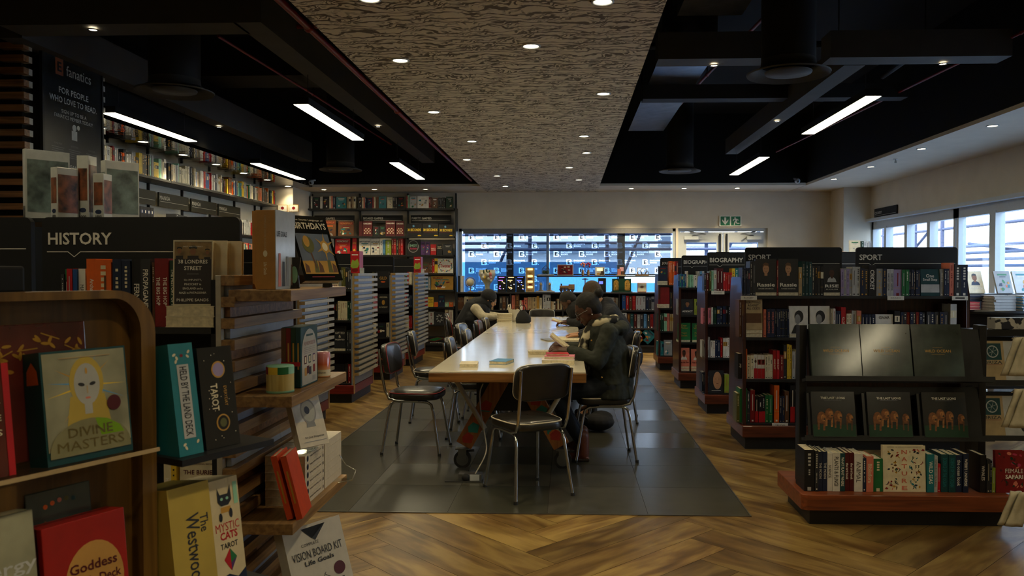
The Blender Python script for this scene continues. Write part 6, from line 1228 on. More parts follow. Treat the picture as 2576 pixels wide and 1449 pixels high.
# ------------------------------------------------------------------ right: tilted display stand with the big photo books
g = G('display_stand', 'low display stand with tilted black ledges and a brown wooden base, nearest on the right', 'display stand', (1.9, 4.8, 0)); mk('deck_wood', '7a3a1c', .4, var=.1)
wood('base_wood', '83421f', '5a2811', 'X', 1, .4, .1)
bx0, bx1, byf, byb = 1.325, 2.50, 4.53, 5.08
def basep(m):
    P = [(bx0, byf+.02), (bx0+.03, byf), (bx1, byf), (bx1, byb), (bx0+.01, byb), (bx0, byb-.02)]; n = len(P); vs = [(a, b, .095) for a, b in P]+[(a, b, .185) for a, b in P]
    m.add(vs, [tuple(range(n-1, -1, -1)), tuple(range(n, 2*n))]+[(k, (k+1) % n, n+(k+1) % n, n+k) for k in range(n)], 'base_wood')
g.p('base', basep, .004); g.p('plinth', lambda m: m.box(bx0+.06, bx1-.03, byf+.06, byb-.04, 0, .095, 'kick_black'))
for xx in (1.405, 2.46): g.p('post', lambda m: m.box(xx-.022, xx+.022, 4.80, 4.88, .185, 1.13, 'metal_black'), .003)
g.p('cross_bar', lambda m: m.box(1.43, 2.44, 4.83, 4.86, 1.05, 1.10, 'metal_black'))
for zz, hh in ((.825, .30), (.478, .30)):
    A = T((0, 4.70, zz)) @ R(-.22, 'X')
    g.p('back_panel', lambda m: m.box(1.43, 2.44, .052, .06, 0, hh, 'metal_black', A)); g.p('ledge', lambda m: [m.box(1.385, 2.47, -.015, .06, -.018, 0, 'metal_black', A), m.box(1.385, 2.47, -.022, -.015, -.018, .012, 'metal_black', A)])
def lean_row(row, Y_, z, items, tilt, col, art, w, h, th, cat='book'):
    for k, px in enumerate(items):
        x = X_(px, Y_); spec('f', T((x, Y_, z+.002)) @ R(-tilt, 'X') @ T((0, -.008, 0)), w, h, th, col, row, cat, art=art[k] if isinstance(art, list) else art)
lean_row('on the upper ledge of the nearest display stand', 4.70, .825, [2045, 2173, 2303], .22, 'gloss_dark', a_wild, .288, .318, .022)
lean_row('on the middle ledge of the nearest display stand', 4.70, .478, [2037, 2177, 2317], .22, 'gloss_char', None, .25, .255, .016)
for k, px in enumerate([2048, 2190, 2330]): spec('f', T((X_(px, 4.68), 4.70, .48)) @ R(-.22, 'X') @ T((0, -.026, 0)), .252, .262, .016, 'gloss_char', 'on the middle ledge of the nearest display stand', art=a_lions)
ROW('on the wooden base of the nearest display stand', 4.60, .185, [
 ('s', 1, 2027, 2053, 1132, 'black'), ('s', 1, 2054, 2063, 1134, 'char'), ('s', 2, 2063, 2086, 1137, 'navy', 'THE MOON'), ('s', 1, 2086, 2099, 1141, 'white', 'SCIENCE', 'ink_black'), ('s', 1, 2099, 2118, 1140, 'white', 'PLANTS & FUNGI', 'ink_black'), ('s', 1, 2118, 2131, 1141, 'dteal', 'WHAT PLANT WHERE'),
 ('s', 2, 2131, 2154, 1140, 'maroon', 'the bird book'), ('s', 1, 2154, 2175, 1142, 'white', 'ANIMAL', 'ink_black'), ('s', 1, 2175, 2184, 1153, 'navy'), ('s', 1, 2184, 2202, 1148, 'salmon', 'Biblioflora', 'cream'), ('s', 1, 2203, 2227, 1155, 'green'), ('f', 2228, 2337, 1121, 'cream', a_nature),
 ('s', 1, 2338, 2356, 1143, 'teal', 'WILD SEAS'), ('s', 1, 2356, 2366, 1148, 'lgrey', 'HUMAN BODY COLOURING', 'ink_black'), ('s', 1, 2366, 2374, 1168, 'red'), ('s', 2, 2375, 2411, 1144, 'dteal', 'SCIENCE OF THE OCEAN', 'teal'), ('s', 1, 2412, 2428, 1146, 'navy', 'the ocean book'), ('s', 1, 2429, 2443, 1142, 'navy', "WEBB'S UNIVERSE"),
 ('s', 1, 2474, 2489, 1146, 'black', 'WHALES'), ('s', 1, 2489, 2498, 1156, 'char'), ('s', 1, 2498, 2504, 1160, 'navy'), ('s', 1, 2504, 2513, 1178, 'lime'), ('f', 2514, 2590, 1134, 'dred', a_fem)], seed=90, dep=.22)
# second stand at the right edge
g = G('display_stand', 'second black display stand cut by the right picture edge', 'display stand', (2.9, 5.1, 0))
for xx in (2.53, 3.3): g.p('post', lambda m: m.box(xx-.022, xx+.022, 5.10, 5.17, .0, 1.09, 'metal_black'), .003)
g.p('top_bar', lambda m: m.box(2.5, 3.33, 5.0, 5.17, 1.05, 1.09, 'metal_black'))
for zz in (.765, .425):
    A = T((0, 4.98, zz)) @ R(-.2, 'X'); g.p('back_panel', lambda m: m.box(2.5, 3.33, .052, .06, 0, .29, 'metal_black', A)); g.p('ledge', lambda m: [m.box(2.47, 3.33, -.03, .06, -.018, 0, 'metal_black', A), m.box(2.47, 3.33, -.036, -.03, -.018, .014, 'metal_black', A)])
g.p('glass_strip', lambda m: m.box(2.47, 3.33, 4.97, 5.03, .712, .72, 'acrylic'))
spec('f', T((2.535, 4.975, .767)) @ R(-.2, 'X') @ T((0, -.02, 0)), .40, .255, .03, 'tan', 'on the stand at the right picture edge, upper ledge', art=a_birds('BIRDS')); spec('f', T((2.535, 4.975, .427)) @ R(-.2, 'X') @ T((0, -.02, 0)), .40, .255, .03, 'tan', 'on the stand at the right picture edge, lower ledge', art=a_birds('VOELS'))
t = thing('boxed_set', 'long box with a grey and black animal-hide pattern on top of the right-edge stand', 'box', (2.80, 5.06, 1.091)); mk('hide', 'b3b0a8', .5)
def hidem():
    nt = MATS['hide'].node_tree; b = nt.nodes['Principled BSDF']; n = nt.nodes.new('ShaderNodeTexNoise'); n.inputs['Scale'].default_value = 14; tc_ = nt.nodes.new('ShaderNodeTexCoord'); nt.links.new(tc_.outputs['Object'], n.inputs[0]); r = nt.nodes.new('ShaderNodeValToRGB'); e = r.color_ramp.elements
    e[0].position = .46; e[0].color = (*hexc('1d2230'), 1); e[1].position = .49; e[1].color = (*hexc('b8b6b0'), 1); nt.links.new(n.outputs['Fac'], r.inputs[0]); nt.links.new(r.outputs[0], b.inputs['Base Color'])
hidem(); boxp('box_body', t, -.16, .16, -.05, .05, 0, .072, 'hide', .004)
for k, (px, yt, yb, Y_) in enumerate([(2560, 848, 945, 4.35), (2562, 978, 1075, 4.35), (2552, 1235, 1322, 4.30)]):
    p = at(px, yt, Y_); hh = p.z-Z_(yb, Y_, px); t = thing('cotton_pouch', 'cream cotton pouch hanging at the right picture edge, %s one' % ['topmost', 'middle', 'lowest'][k], 'pouch', p, 0, 'cotton pouches on the clear rack')
    def po(m, hh=hh):
        for s, x0, x1, y in ((0, -.055, .0, 0), (1, -.02, .06, -.014)):
            n = 8; vs = []
            for i in range(n+1):
                u = i/n; f = .035*(1-u); 
                for v, sd in ((0, 0), (.33, .008), (.66, -.004), (1, 0)): vs.append((x0+f+(x1-x0)*v-.03*u+(.002*math.sin(9*u+s*2)), y-.006-sd-.008*math.sin(4*u+v*3+s), -hh*u))
            k2 = len(vs); vs += [(a, b+.012, c) for a, b, c in vs]; fs = []
            for i in range(n):
                for j in range(3): a = i*4+j; fs += [(a, a+1, a+5, a+4), (k2+a, k2+a+4, k2+a+5, k2+a+1)]
                fs += [(i*4, i*4+4, k2+i*4+4, k2+i*4), (i*4+3, k2+i*4+3, k2+i*4+7, i*4+7)]
            fs += [(0, k2, k2+1, 1), (1, k2+1, k2+2, 2), (2, k2+2, k2+3, 3)]; b = n*4; fs += [(b, b+1, k2+b+1, k2+b), (b+1, b+2, k2+b+2, k2+b+1), (b+2, b+3, k2+b+3, k2+b+2)]
            m.add(vs, fs, 'cream_cloth', True)
    part('pouch_body', None, t, po)
g = G('clear_rack', 'clear acrylic rack holding the cotton pouches at the right picture edge', 'rack', (2.62, 4.4, 0)); g.p('column', lambda m: m.box(2.56, 2.60, 4.37, 4.41, .05, 1.12, 'acrylic')); g.p('foot', lambda m: m.box(2.52, 2.76, 4.2, 4.42, 0, .05, 'metal_black'))
for z in (1.09, .80, .22): g.p('hook', lambda m: m.tube([(2.56, 4.38, z), (2.40, 4.36, z+.01), (2.38, 4.345, z)], .004, 'chrome', 6))
# counter with stacked books by the right windows
cx, cy, CZ = 4.62, 8.7, 1.055
g = G('round_counter', 'dark round counter with stacked magazines by the right windows', 'counter', (cx, cy, 0)); CW = .62
g.p('counter_top', lambda m: m.lathe([(.02, CZ-.04), (CW, CZ-.04), (CW, CZ), (.0005, CZ)], 'metal_dark', 40, T((cx, cy, 0)))); g.p('body', lambda m: m.lathe([(CW-.12, 0), (CW-.12, CZ-.04)], 'kick_black', 32, T((cx, cy, 0)))); g.p('lower_shelf', lambda m: m.lathe([(.3, .74), (CW-.02, .74), (CW-.02, .76), (.3, .76)], 'metal_dark', 40, T((cx, cy, 0))))
cc = 0
for sx0, sy0, n, w, d, hh, cs, nm in ((4.10, 8.42, 6, .22, .26, .014, ['salmon', 'red'], 'red'), (4.22, 8.48, 3, .17, .22, .02, ['navy', 'char'], 'navy'), (4.40, 8.30, 10, .21, .27, .015, ['lgrey', 'grey'], 'grey'), (4.64, 8.24, 11, .20, .26, .014, ['lgrey', 'sky'], 'pale'), (4.88, 8.32, 9, .2, .26, .014, ['grey', 'navy'], 'dark')):
    for k in range(n):
        z = CZ+(.086 if nm == 'navy' else 0)+k*hh; o = boxp('magazine', None, -w/2, w/2, -d/2, d/2, .0005, hh-.0008, cs[k % len(cs)]); o.location = (sx0, sy0+(.02 if nm == 'navy' else 0), z); o.rotation_euler = (0, 0, random.Random(cc).uniform(-.07, .07)); cc += 1
        tag(o, 'magazine in the %s stack on the round counter, %s from the bottom' % (nm, ordw(k)), 'magazine', 'magazine stacks on the round counter')
for k, (x, y, c, ar, z) in enumerate([(4.20, 8.75, 'salmon', a_portrait('skin_light', 'brown', 'dred'), CZ), (4.35, 8.78, 'cream', a_portrait('skin_mid', 'ink_black', 'navy', 'Cooking'), CZ), (4.62, 8.72, 'grey', a_rnd(71, 8), CZ), (4.86, 8.8, 'lgrey', a_rnd(72, 5), CZ)]): spec('f', T((x, y, z+.16)) @ R(.25) @ R(-.3, 'X'), .2, .25, .02, c, 'leaning on the round counter by the right windows', art=ar)
g.p('tilted_riser', lambda m: [m.box(4.12, 5.1, 8.72, 8.98, CZ, CZ+.155, 'metal_dark')])
g = G('display_bookcase', 'small dark bookcase by the far right pillar, mostly hidden', 'bookcase', (4.5, 12.9, 0)); g.p('body', lambda m: m.box(4.0, 4.9, 12.9, 13.2, 0, 1.73, 'case_black')); 
ROW('on the small bookcase by the far right pillar', 12.93, 1.73, [('f', 2110, 2133, 632, 'cream', a_rnd(80, 2)), ('f', 2137, 2165, 604, 'cream', a_rnd(81, 2)), ('s', 4, 2167, 2192, 606, ['dgreen', 'white', 'white', 'lgrey'])], seed=95)
t = thing('shelf_sign', 'navy black COOKERY sign on the right wall above the windows', 'sign', (5.185, 13.22, 2.335), -PI/2); boxp('sign_board', t, -.46, .46, -.01, .01, 0, .17, 'sign_black', .003)
part('lettering', None, t, lambda m: [m.text('COOKERY', -.28, .095, .3, .045, -.0115, 'sign_ink', .01), m.rect(0, .05, .86, .004, -.0115, 'sign_ink')])
# tall character-free red boxes on the slatted ends
for k, (x, y, z, w, h) in enumerate([(-2.36, 8.72, 1.431, .10, .245), (-2.33, 12.2, 1.431, .11, .245)]):
    t = thing('board_game', 'tall red and green boxed game standing on the %s slatted end' % ['second', 'farthest'][k], 'board game', (x, y, z), 0, 'red boxed games on the slatted ends')
    boxp('box_body', t, -w/2, w/2, 0, .16, 0, h, 'red', .002); part('printed_front', None, t, lambda m: [m.rect(0, h*.83, w*.7, h*.05, -.0008, 'ink_white'), m.poly([(-w*.5, h*.3), (-w*.3, h*.62), (0, h*.55), (w*.3, h*.66), (w*.5, h*.4), (w*.3, h*.25), (-w*.2, h*.2)], -.0006, 'lime'), m.oval(0, h*.14, w*.35, h*.09, -.0008, 'dred', 14)])
    boxp('price_card', t, w/2+.004, w/2+.05, .0, .01, .0, .06, 'lgrey')
# ------------------------------------------------------------------ models on the low bookcase before the window
def wm(name, label, cat, px, Y_=14.3, z=1.0805): p = at(px, 700, Y_); return thing(name, label, cat, (p.x, Y_, z), 0)
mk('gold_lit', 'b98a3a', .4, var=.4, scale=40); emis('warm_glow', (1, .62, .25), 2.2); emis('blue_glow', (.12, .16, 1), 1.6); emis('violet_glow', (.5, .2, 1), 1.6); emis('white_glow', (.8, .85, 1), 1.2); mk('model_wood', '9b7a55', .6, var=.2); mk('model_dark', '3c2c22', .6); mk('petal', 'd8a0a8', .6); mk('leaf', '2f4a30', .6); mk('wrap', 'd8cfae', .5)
for px, c, w in ((1154.5, 'black', .04), (1162, 'white', .05)):
    o = boxp('boxed_puzzle', None, -w/2, w/2, 0, .2, 0, .29, c); o.location = (at(px, 700, 14.3).x, 14.3, 1.0805); tag(o, '%s upright box at the left end of the low bookcase top' % c, 'box')
t = wm('model_globe', 'wooden model globe on a curved stand before the far window', 'model', 1183); part('globe', None, t, lambda m: m.ball((0, 0, .17), .075, 'cream', 18)); part('meridian_ring', None, t, lambda m: m.tube([(.09*math.cos(a*PI/9), 0, .17+.09*math.sin(a*PI/9)) for a in range(18)], .007, 'model_wood', 8, None, True)); part('stand', None, t, lambda m: [m.lathe([(.0, .012), (.05, .012), (.055, 0)], 'model_wood', 18), m.cone((0, 0, 0), (0, 0, .085), .014, .01, 'model_wood')])
t = wm('bouquet_vase', 'cream wrapped paper flower bouquet in a clear case before the far window', 'flowers', 1226); part('wrap', None, t, lambda m: m.lathe([(.045, .01), (.045, .12), (.06, .15), (.12, .23), (.15, .32), (.145, .40), (.135, .39), (.10, .25)], 'wrap', 20)); part('base', None, t, lambda m: m.box(-.16, .16, -.08, .08, 0, .02, 'white_frame'))
def fl(m):
    r = random.Random(2)
    for k in range(11): m.ball((r.uniform(-.085, .085), r.uniform(-.16, -.12), r.uniform(.20, .33)), r.uniform(.024, .036), r.choice(['petal', 'cream', 'yellow', 'salmon', 'white']), 10)
part('flowers', None, t, fl); part('leaves', None, t, lambda m: [m.ball((x, -.15, z-.03), (.014, .006, .035), 'leaf', 8) for x, z in ((-.05, .40), (0, .42), (.05, .39), (.02, .37))]); boxp('clear_case', t, -.15, .15, -.13, .12, .02, .435, 'acrylic')
for k, (px, gl) in enumerate(((1262, 'violet_glow'), (1286, 'warm_glow'), (1309, 'blue_glow'))):
    t = wm('light_diorama', 'black lit shop-front diorama with %s glow before the far window' % ['violet', 'orange', 'blue'][k], 'model', px); part('case', None, t, lambda m: [m.box(-.075, .075, .0, .12, 0, .285, 'ink_black'), m.box(-.08, .08, -.02, .13, .245, .285, 'ink_black')])
    part('lit_details', None, t, lambda m: [m.rect(0, .262, .10, .012, -.022, gl), m.rect(-.02, .21, .08, .010, -.002, gl)]+[m.rect(random.Random(j+k*9).uniform(-.055, .055), random.Random(j*3+k).uniform(.03, .19), .02, .012, -.002, ['white_glow', gl, 'warm_glow'][j % 3]) for j in range(8)])
t = wm('doll_house', 'tall narrow doll house with four warmly lit rooms', 'doll house', 1333)
part('frame', None, t, lambda m: [m.box(-.08, -.072, 0, .12, 0, .44, 'wrap'), m.box(.072, .08, 0, .12, 0, .44, 'wrap'), m.box(-.08, .08, .112, .12, 0, .44, 'wrap')]+[m.box(-.08, .08, 0, .12, z, z+.008, 'wrap') for z in (0, .11, .21, .31, .432)])
part('lamp', None, t, lambda m: [m.box(-.045, .045, .10, .111, z-.03, z, 'warm_glow') for z in (.102, .2, .30, .424)]); part('furniture', None, t, lambda m: [m.box(-.04+.02*(i % 2), .03, .03, .07, z, z+.03, ['model_wood', 'dred', 'brown', 'gold'][i]) for i, z in enumerate((.008, .118, .218, .318))])
t = wm('dome_models', 'two small castles under glass domes on a white base', 'model', 1372); part('base', None, t, lambda m: m.box(-.17, .17, -.06, .08, 0, .02, 'white_frame'))
for s in (-1, 1): part('castle', None, t, lambda m: [m.cone((s*.08, 0, .02), (s*.08, 0, .035), .05, .05, 'model_wood', 16), m.cone((s*.08, 0, .035), (s*.08, 0, .13), .028, .022, 'grey', 10), m.cone((s*.08, 0, .13), (s*.08, 0, .18), .03, .002, 'gold', 10)]); part('glass_dome', None, t, lambda m: m.lathe([(.05, .03), (.05, .14), (.04, .19), (.02, .215), (.0005, .22)], 'acrylic', 20, T((s*.08, 0, 0))))
ZS = 1.0805+.2955
t = wm('greenhouse_model', 'dark miniature greenhouse on a white tray on the glass shelf', 'model', 1373, 14.34, ZS); part('base', None, t, lambda m: m.box(-.15, .15, -.06, .06, 0, .022, 'white_frame')); part('frame', None, t, lambda m: [m.cone((x, y, .022), (x, y, .12), .004, .004, 'model_dark', 6) for x in (-.065, 0, .065) for y in (-.04, .04)]+[m.cone((s*.065, y, .12), (0, y, .18), .004, .004, 'model_dark', 6) for s in (-1, 1) for y in (-.04, .04)]+[m.cone((-.065, y, .12), (.065, y, .12), .004, .004, 'model_dark', 6) for y in (-.04, .04)]); part('plants', None, t, lambda m: [m.ball((x, 0, .06), (.03, .03, .04), 'leaf', 10) for x in (-.03, .03)])
t = wm('model_train', 'brown wooden model locomotive on the low bookcase', 'model', 1426); part('boiler', None, t, lambda m: [m.cone((-.13, 0, .085), (.03, 0, .085), .032, .032, 'model_wood', 14), m.box(.03, .14, -.035, .035, .05, .14, 'model_wood'), m.box(-.14, .14, -.03, .03, .035, .052, 'model_dark'), m.cone((-.1, 0, .1), (-.1, 0, .15), .01, .014, 'model_dark', 10)])
for x in (-.10, -.04, .03, .10): part('wheel', None, t, lambda m: m.cone((x, -.035, .028), (x, .035, .028), .028, .028, 'model_dark', 14))
t = wm('model_tower', 'slender model tower with a round platform, behind the man\'s head', 'model', 1472); part('column', None, t, lambda m: [m.cone((0, 0, 0), (0, 0, .22), .014, .01, 'model_wood', 10), m.lathe([(.05, 0), (.05, .02), (0, .025)], 'model_dark', 18)]); part('platform', None, t, lambda m: m.lathe([(.0, .22), (.06, .225), (.06, .235), (0, .25)], 'model_dark', 18))
t = wm('light_diorama', 'dark blue lit window diorama right of the man\'s head', 'model', 1512); part('case', None, t, lambda m: m.box(-.05, .09, 0, .1, 0, .25, 'ink_black')); part('lit_details', None, t, lambda m: [m.rect(-.0, .17, .07, .05, -.002, 'blue_glow')])
t = wm('book_nook', 'green arched book nook pair with golden lit windows', 'model', 1564)
part('case', None, t, lambda m: [m.box(-.17, .17, 0, .1, 0, .24, 'dgreen'), m.box(-.19, .19, -.03, .12, 0, .012, 'dgreen')])
for s in (-1, 1): part('arch_window', None, t, lambda m: m.poly([(s*.1-.045, .03), (s*.1+.045, .03), (s*.1+.045, .17)]+[(s*.1+.045*math.cos(a*PI/8), .17+.045*math.sin(a*PI/8)) for a in range(1, 8)]+[(s*.1-.045, .17)], -.002, 'gold_lit'))  # window light painted in as gold colour, nothing glows here
t = wm('kit_box', 'pale craft kit box standing near the right end of the low bookcase', 'box', 1615, 14.28); boxp('box_body', t, -.08, .08, 0, .05, 0, .17, 'salmon', .002); part('printed_front', None, t, lambda m: [m.rect(0, .085, .14, .15, -.001, 'cream'), m.poly([(-.05, .09), (0, .115), (.05, .095), (0, .07)], -.002, 'brown')])
t = wm('picture_box', 'framed maroon picture box on the glass shelf', 'picture', 1422, 14.33, ZS); boxp('frame', t, -.145, .145, 0, .05, 0, .2, 'white_frame', .003); part('picture', None, t, lambda m: [m.rect(0, .1, .26, .17, -.001, 'dred')]+[m.rect(random.Random(j).uniform(-.1, .1), random.Random(j+50).uniform(.04, .16), .04, .02, -.002-.0001*j, ['cream', 'maroon', 'char'][j % 3]) for j in range(14)])
t = wm('flower_vases', 'two small vases with pink tulips and orchids on the glass shelf', 'flowers', 1473, 14.33, ZS)
for s, c in ((-1, 'salmon'), (1, 'dpink')):
    part('vase', None, t, lambda m: m.lathe([(.02, 0), (.025, .04), (.02, .09), (.022, .10)], 'model_wood', 14, T((s*.05, 0, 0)))); part('stem', None, t, lambda m: [m.cone((s*.05, 0, .09), (s*.05+a, 0, .19), .003, .002, 'leaf', 6) for a in (-.03, .0, .03)]); part('blossom', None, t, lambda m: [m.ball((s*.05+a, 0, b), (.018, .018, .024), c, 10) for a, b in ((-.03, .2), (.0, .22), (.03, .2), (.02, .17))])
t = wm('room_diorama', 'small white room diorama on the glass shelf', 'model', 1509, 14.33, ZS); part('case', None, t, lambda m: [m.box(-.085, .085, .06, .07, 0, .155, 'white_frame'), m.box(-.085, -.078, 0, .06, 0, .155, 'white_frame'), m.box(.078, .085, 0, .06, 0, .155, 'white_frame'), m.box(-.085, .085, 0, .06, 0, .01, 'white_frame')]); part('furniture', None, t, lambda m: [m.box(-.05, .0, .01, .04, .01, .05, 'gold'), m.box(.02, .06, .02, .05, .01, .08, 'model_dark'), m.rect(0, .11, .1, .05, .058, 'warm_glow')])
t = wm('room_diorama', 'pink room diorama in a clear case on the glass shelf', 'model', 1562, 14.33, ZS); part('case', None, t, lambda m: m.box(-.09, .09, -.0, .09, 0, .012, 'cream')); part('furniture', None, t, lambda m: [m.box(-.06, .0, .02, .06, .012, .12, 'salmon'), m.box(.01, .06, .02, .06, .012, .08, 'brown'), m.box(-.02, .05, .03, .05, .08, .15, 'petal')]); boxp('clear_case', t, -.085, .085, .005, .085, .012, .18, 'acrylic')
t = wm('gear_model', 'brown geared wooden model on the glass shelf, right end', 'model', 1615, 14.33, ZS); part('frame', None, t, lambda m: [m.box(-.12, .12, -.03, .03, 0, .015, 'model_wood'), m.box(-.09, -.08, -.02, .02, .015, .14, 'model_wood'), m.box(-.09, .0, -.02, .02, .13, .14, 'model_wood')])
for x, z, r in ((.03, .08, .055), (.09, .045, .03), (-.04, .05, .035)): part('gear', None, t, lambda m: m.tube([(x+r*math.cos(a*PI/8), 0, z+r*math.sin(a*PI/8)) for a in range(16)], .006, 'model_dark', 6, None, True))
# ------------------------------------------------------------------ things on the near slat-wall shelves
g = G('top_ledge', 'black top ledge behind the HISTORY header carrying the puzzle boxes', 'shelf', (-2.1, 3.3, 1.3)); g.p('ledge_board', lambda m: m.box(-3.0, -1.6, 3.12, 3.46, 1.648, 1.664, 'metal_black')); g.p('ledge_support', lambda m: [m.box(-2.98, -2.94, 3.2, 3.3, 1.27, 1.648, 'metal_black')]); g.p('ledge_support', lambda m: [m.box(-1.66, -1.62, 3.2, 3.3, 1.27, 1.648, 'metal_black')])
mk('pz_a', '4d4a36', .35, var=.6, scale=9, coat=.4); mk('pz_b', '6b3b22', .35, var=.7, scale=22, coat=.4); mk('pz_c', '5c6a66', .35, var=.6, scale=14, coat=.4); mk('pz_white', 'a8aaa6', .3, coat=.5, var=.05)
for k, (pa, pb, yt, Y_, dp, rz, pic) in enumerate([(60, 78, 375, 3.25, .17, -38, 'pz_a'), (130, 156, 421, 3.17, .09, -25, 'pz_b'), (196, 225, 391, 3.24, .06, 0, 'pz_b'), (236, 263, 436, 3.17, .06, 0, 'pz_b'), (256, 281, 404, 3.29, .14, -35, 'pz_c')]):
    x0, x1 = X_(pa, Y_), X_(pb, Y_); w = (x1-x0); hh = Z_(yt, Y_, pa)-1.6645; t = thing('puzzle_box', 'shrink-wrapped art jigsaw box over the HISTORY header, %s from the left' % ordw(k), 'puzzle box', (x0, Y_, 1.6645), rad(rz), 'jigsaw boxes over the history case')
    boxp('carton', t, 0, w, 0, dp, 0, hh, 'pz_white', .0015)
    part('picture', None, t, lambda m: [m.rect(w/2, hh*.55 if k else hh*.12, w*.8, hh*.5 if k else hh*.16, -.0008, pic), m.add([(w+.0008, dp*.04, hh*.12), (w+.0008, dp*.96, hh*.12), (w+.0008, dp*.96, hh*.86), (w+.0008, dp*.04, hh*.86)], [(0, 1, 2, 3)], 'pz_c' if k in (0, 4) else pic), m.text('1000', w*.5, hh*.05, w*.6, None, -.001, 'ink_black', .02), m.oval(w*.5, hh*.15, w*.3, w*.2, -.001, 'navy', 14)])
# top shelf
mk('card_gold', 'a8762a', .5, var=.06); mk('art_pale', 'c8ccd0', .4, var=.2, scale=12)
z1 = END_SH[0]+.0008
t = thing('boxed_kit', 'tall golden brown kit box with a white cover, front end of the top shelf', 'box', (X_(643, 2.80), 2.80, z1)); boxp('box_body', t, 0, .071, 0, .20, 0, .283, 'card_gold', .001); part('cover_sheet', None, t, lambda m: m.box(.071, .0735, .0, .2, 0, .285, 'pz_white'))
part('printing', None, t, lambda m: [m.text('COMPLETE VISION BOARD KIT', .0355, .20, .13, .008, -.0006, 'tan', .01, -PI/2), m.text('Life Goals', .0355, .075, .045, .012, -.0006, 'cream', .01, -PI/2), m.oval(.0355, .128, .008, .012, -.0006, 'cream', 10)]+[m.add([(.0745, y, a), (.0745, y+.03, a), (.0745, y+.025, b), (.0745, y+.006, b)], [(0, 1, 2, 3)], c) for y, a, b, c in ((.02, .01, .13, 'salmon'), (.06, .01, .1, 'char'), (.10, .01, .12, 'grey'), (.15, .01, .09, 'brown'))]+[m.add([(.0745, .06+v[0]*.10, .2+v[1]*.02) for v in text_geo('LIFE GOALS', .02)[0]], text_geo('LIFE GOALS', .02)[1], 'ink_black')])
t = thing('boxed_kit', 'second golden brown kit box standing behind the first on the top shelf', 'box', (X_(632, 2.85), 2.86, z1)); boxp('box_body', t, 0, .013, 0, .18, 0, .285, 'card_gold', .001); boxp('inner_carton', t, .013, .0135, .01, .17, 0.002, .28, 'kraft')
HM = R(rad(57)) @ R(rad(-23), 'X')
def lbook(label, px, py, Y_, z, w, h, th, col, fn, ang=57, lean=23, nm='book', cat='book'):
    p = at(px, py, Y_); M = T((p.x, Y_, z)) @ R(rad(ang)) @ R(rad(-lean), 'X'); m = MB(); b = .0025; m.box(0, w, 0, b, 0, h, col); m.box(0, w, th-b, th, 0, h, col); m.box(0, b, b, th-b, 0, h, col); fn(m, w, h, -.0008); o = m.build(nm)
    part('page_block', None, o, lambda m: m.box(b, w-.004, b, th-b, .002, h-.003, 'page')); o.matrix_world = M; return tag(o, label, cat)
mk('bday_dark', '191a18', .12, coat=.8, var=.3, bump=.15, scale=10); mk('bday_sky', '6d7786', .15, coat=.8, var=.2, scale=6)
def bday(m, w, h, y):
    m.rect(w/2, h*.42, w*.86, h*.60, y, 'bday_sky'); m.rect(w/2, h*.20, w*.86, h*.2, y-.0002, 'gold')
    for i in range(7): m.poly([(w*(.08+.12*i), h*.12), (w*(.2+.12*i), h*.12), (w*(.2+.12*i), h*(.22+.05*(i % 3))), (w*(.12+.12*i), h*(.27+.04*(i % 2)))], y-.0004, ['brown', 'gold', 'olive'][i % 3])
    m.rect(w*.36, h*.35, w*.04, h*.34, y-.0006, 'brown', None, .12); m.oval(w*.33, h*.55, w*.15, h*.13, y-.0008, 'olive', 14); m.oval(w*.30, h*.60, w*.08, h*.09, y-.001, 'gold', 12)
    m.oval(w*.76, h*.52, w*.11, h*.10, y-.0008, 'gold', 16); m.oval(w*.76, h*.52, w*.07, h*.065, y-.001, 'cream', 16)
    for a in range(6): q = a*PI/3+.4; m.poly([(w*.76+w*.09*math.cos(q+.3), h*.52+h*.08*math.sin(q+.3)), (w*.76+w*.09*math.cos(q-.3), h*.52+h*.08*math.sin(q-.3)), (w*.76+w*.26*math.cos(q), h*.52+h*.22*math.sin(q))], y-.0007, 'gold')
    m.text('The Secret Language of', w/2, h*.93, w*.8, h*.035, y-.001, 'cream', .01); m.text('BIRTHDAYS', w/2, h*.84, w*.86, h*.10, y-.001, 'cream', .02); m.rect(w/2, h*.055, w*.6, h*.012, y-.001, 'dred')
lbook('glossy dark book with a golden sun and tree cover leaning on the top shelf', 768, 715, 3.07, z1+.028, .19, .285, .035, 'bday_dark', bday)
lbook('pale blue and white cover standing behind the sun and tree book', 752, 715, 3.30, z1, .15, .27, .02, 'pz_white', lambda m, w, h, y: a_rnd(88, 5)(m, w, h, y, dict(col='white')), 50, 8)
for k, (px, Y_) in enumerate(((741, 2.98), (824, 3.24))):
    p = at(px, 728, Y_); t = thing('book_holder', 'black easel foot with an oval mint mirror, %s the sun and tree book' % ['left of', 'right of'][k], 'book holder', (p.x, Y_, z1), rad(15))
    part('body', None, t, lambda m: m.prism([(-.020, 0), (.020, 0), (.016, .05), (.022, .10), (.024, .118), (-.024, .118), (-.022, .10), (-.016, .05)], -.012, .012, 'gloss_char'), .002); part('oval_mirror', None, t, lambda m: m.oval(0, .052, .0125, .032, -.0128, 'mint', 24)); part('rest', None, t, lambda m: m.box(-.01, .01, -.03, .05, 0, .012, 'gloss_char'))
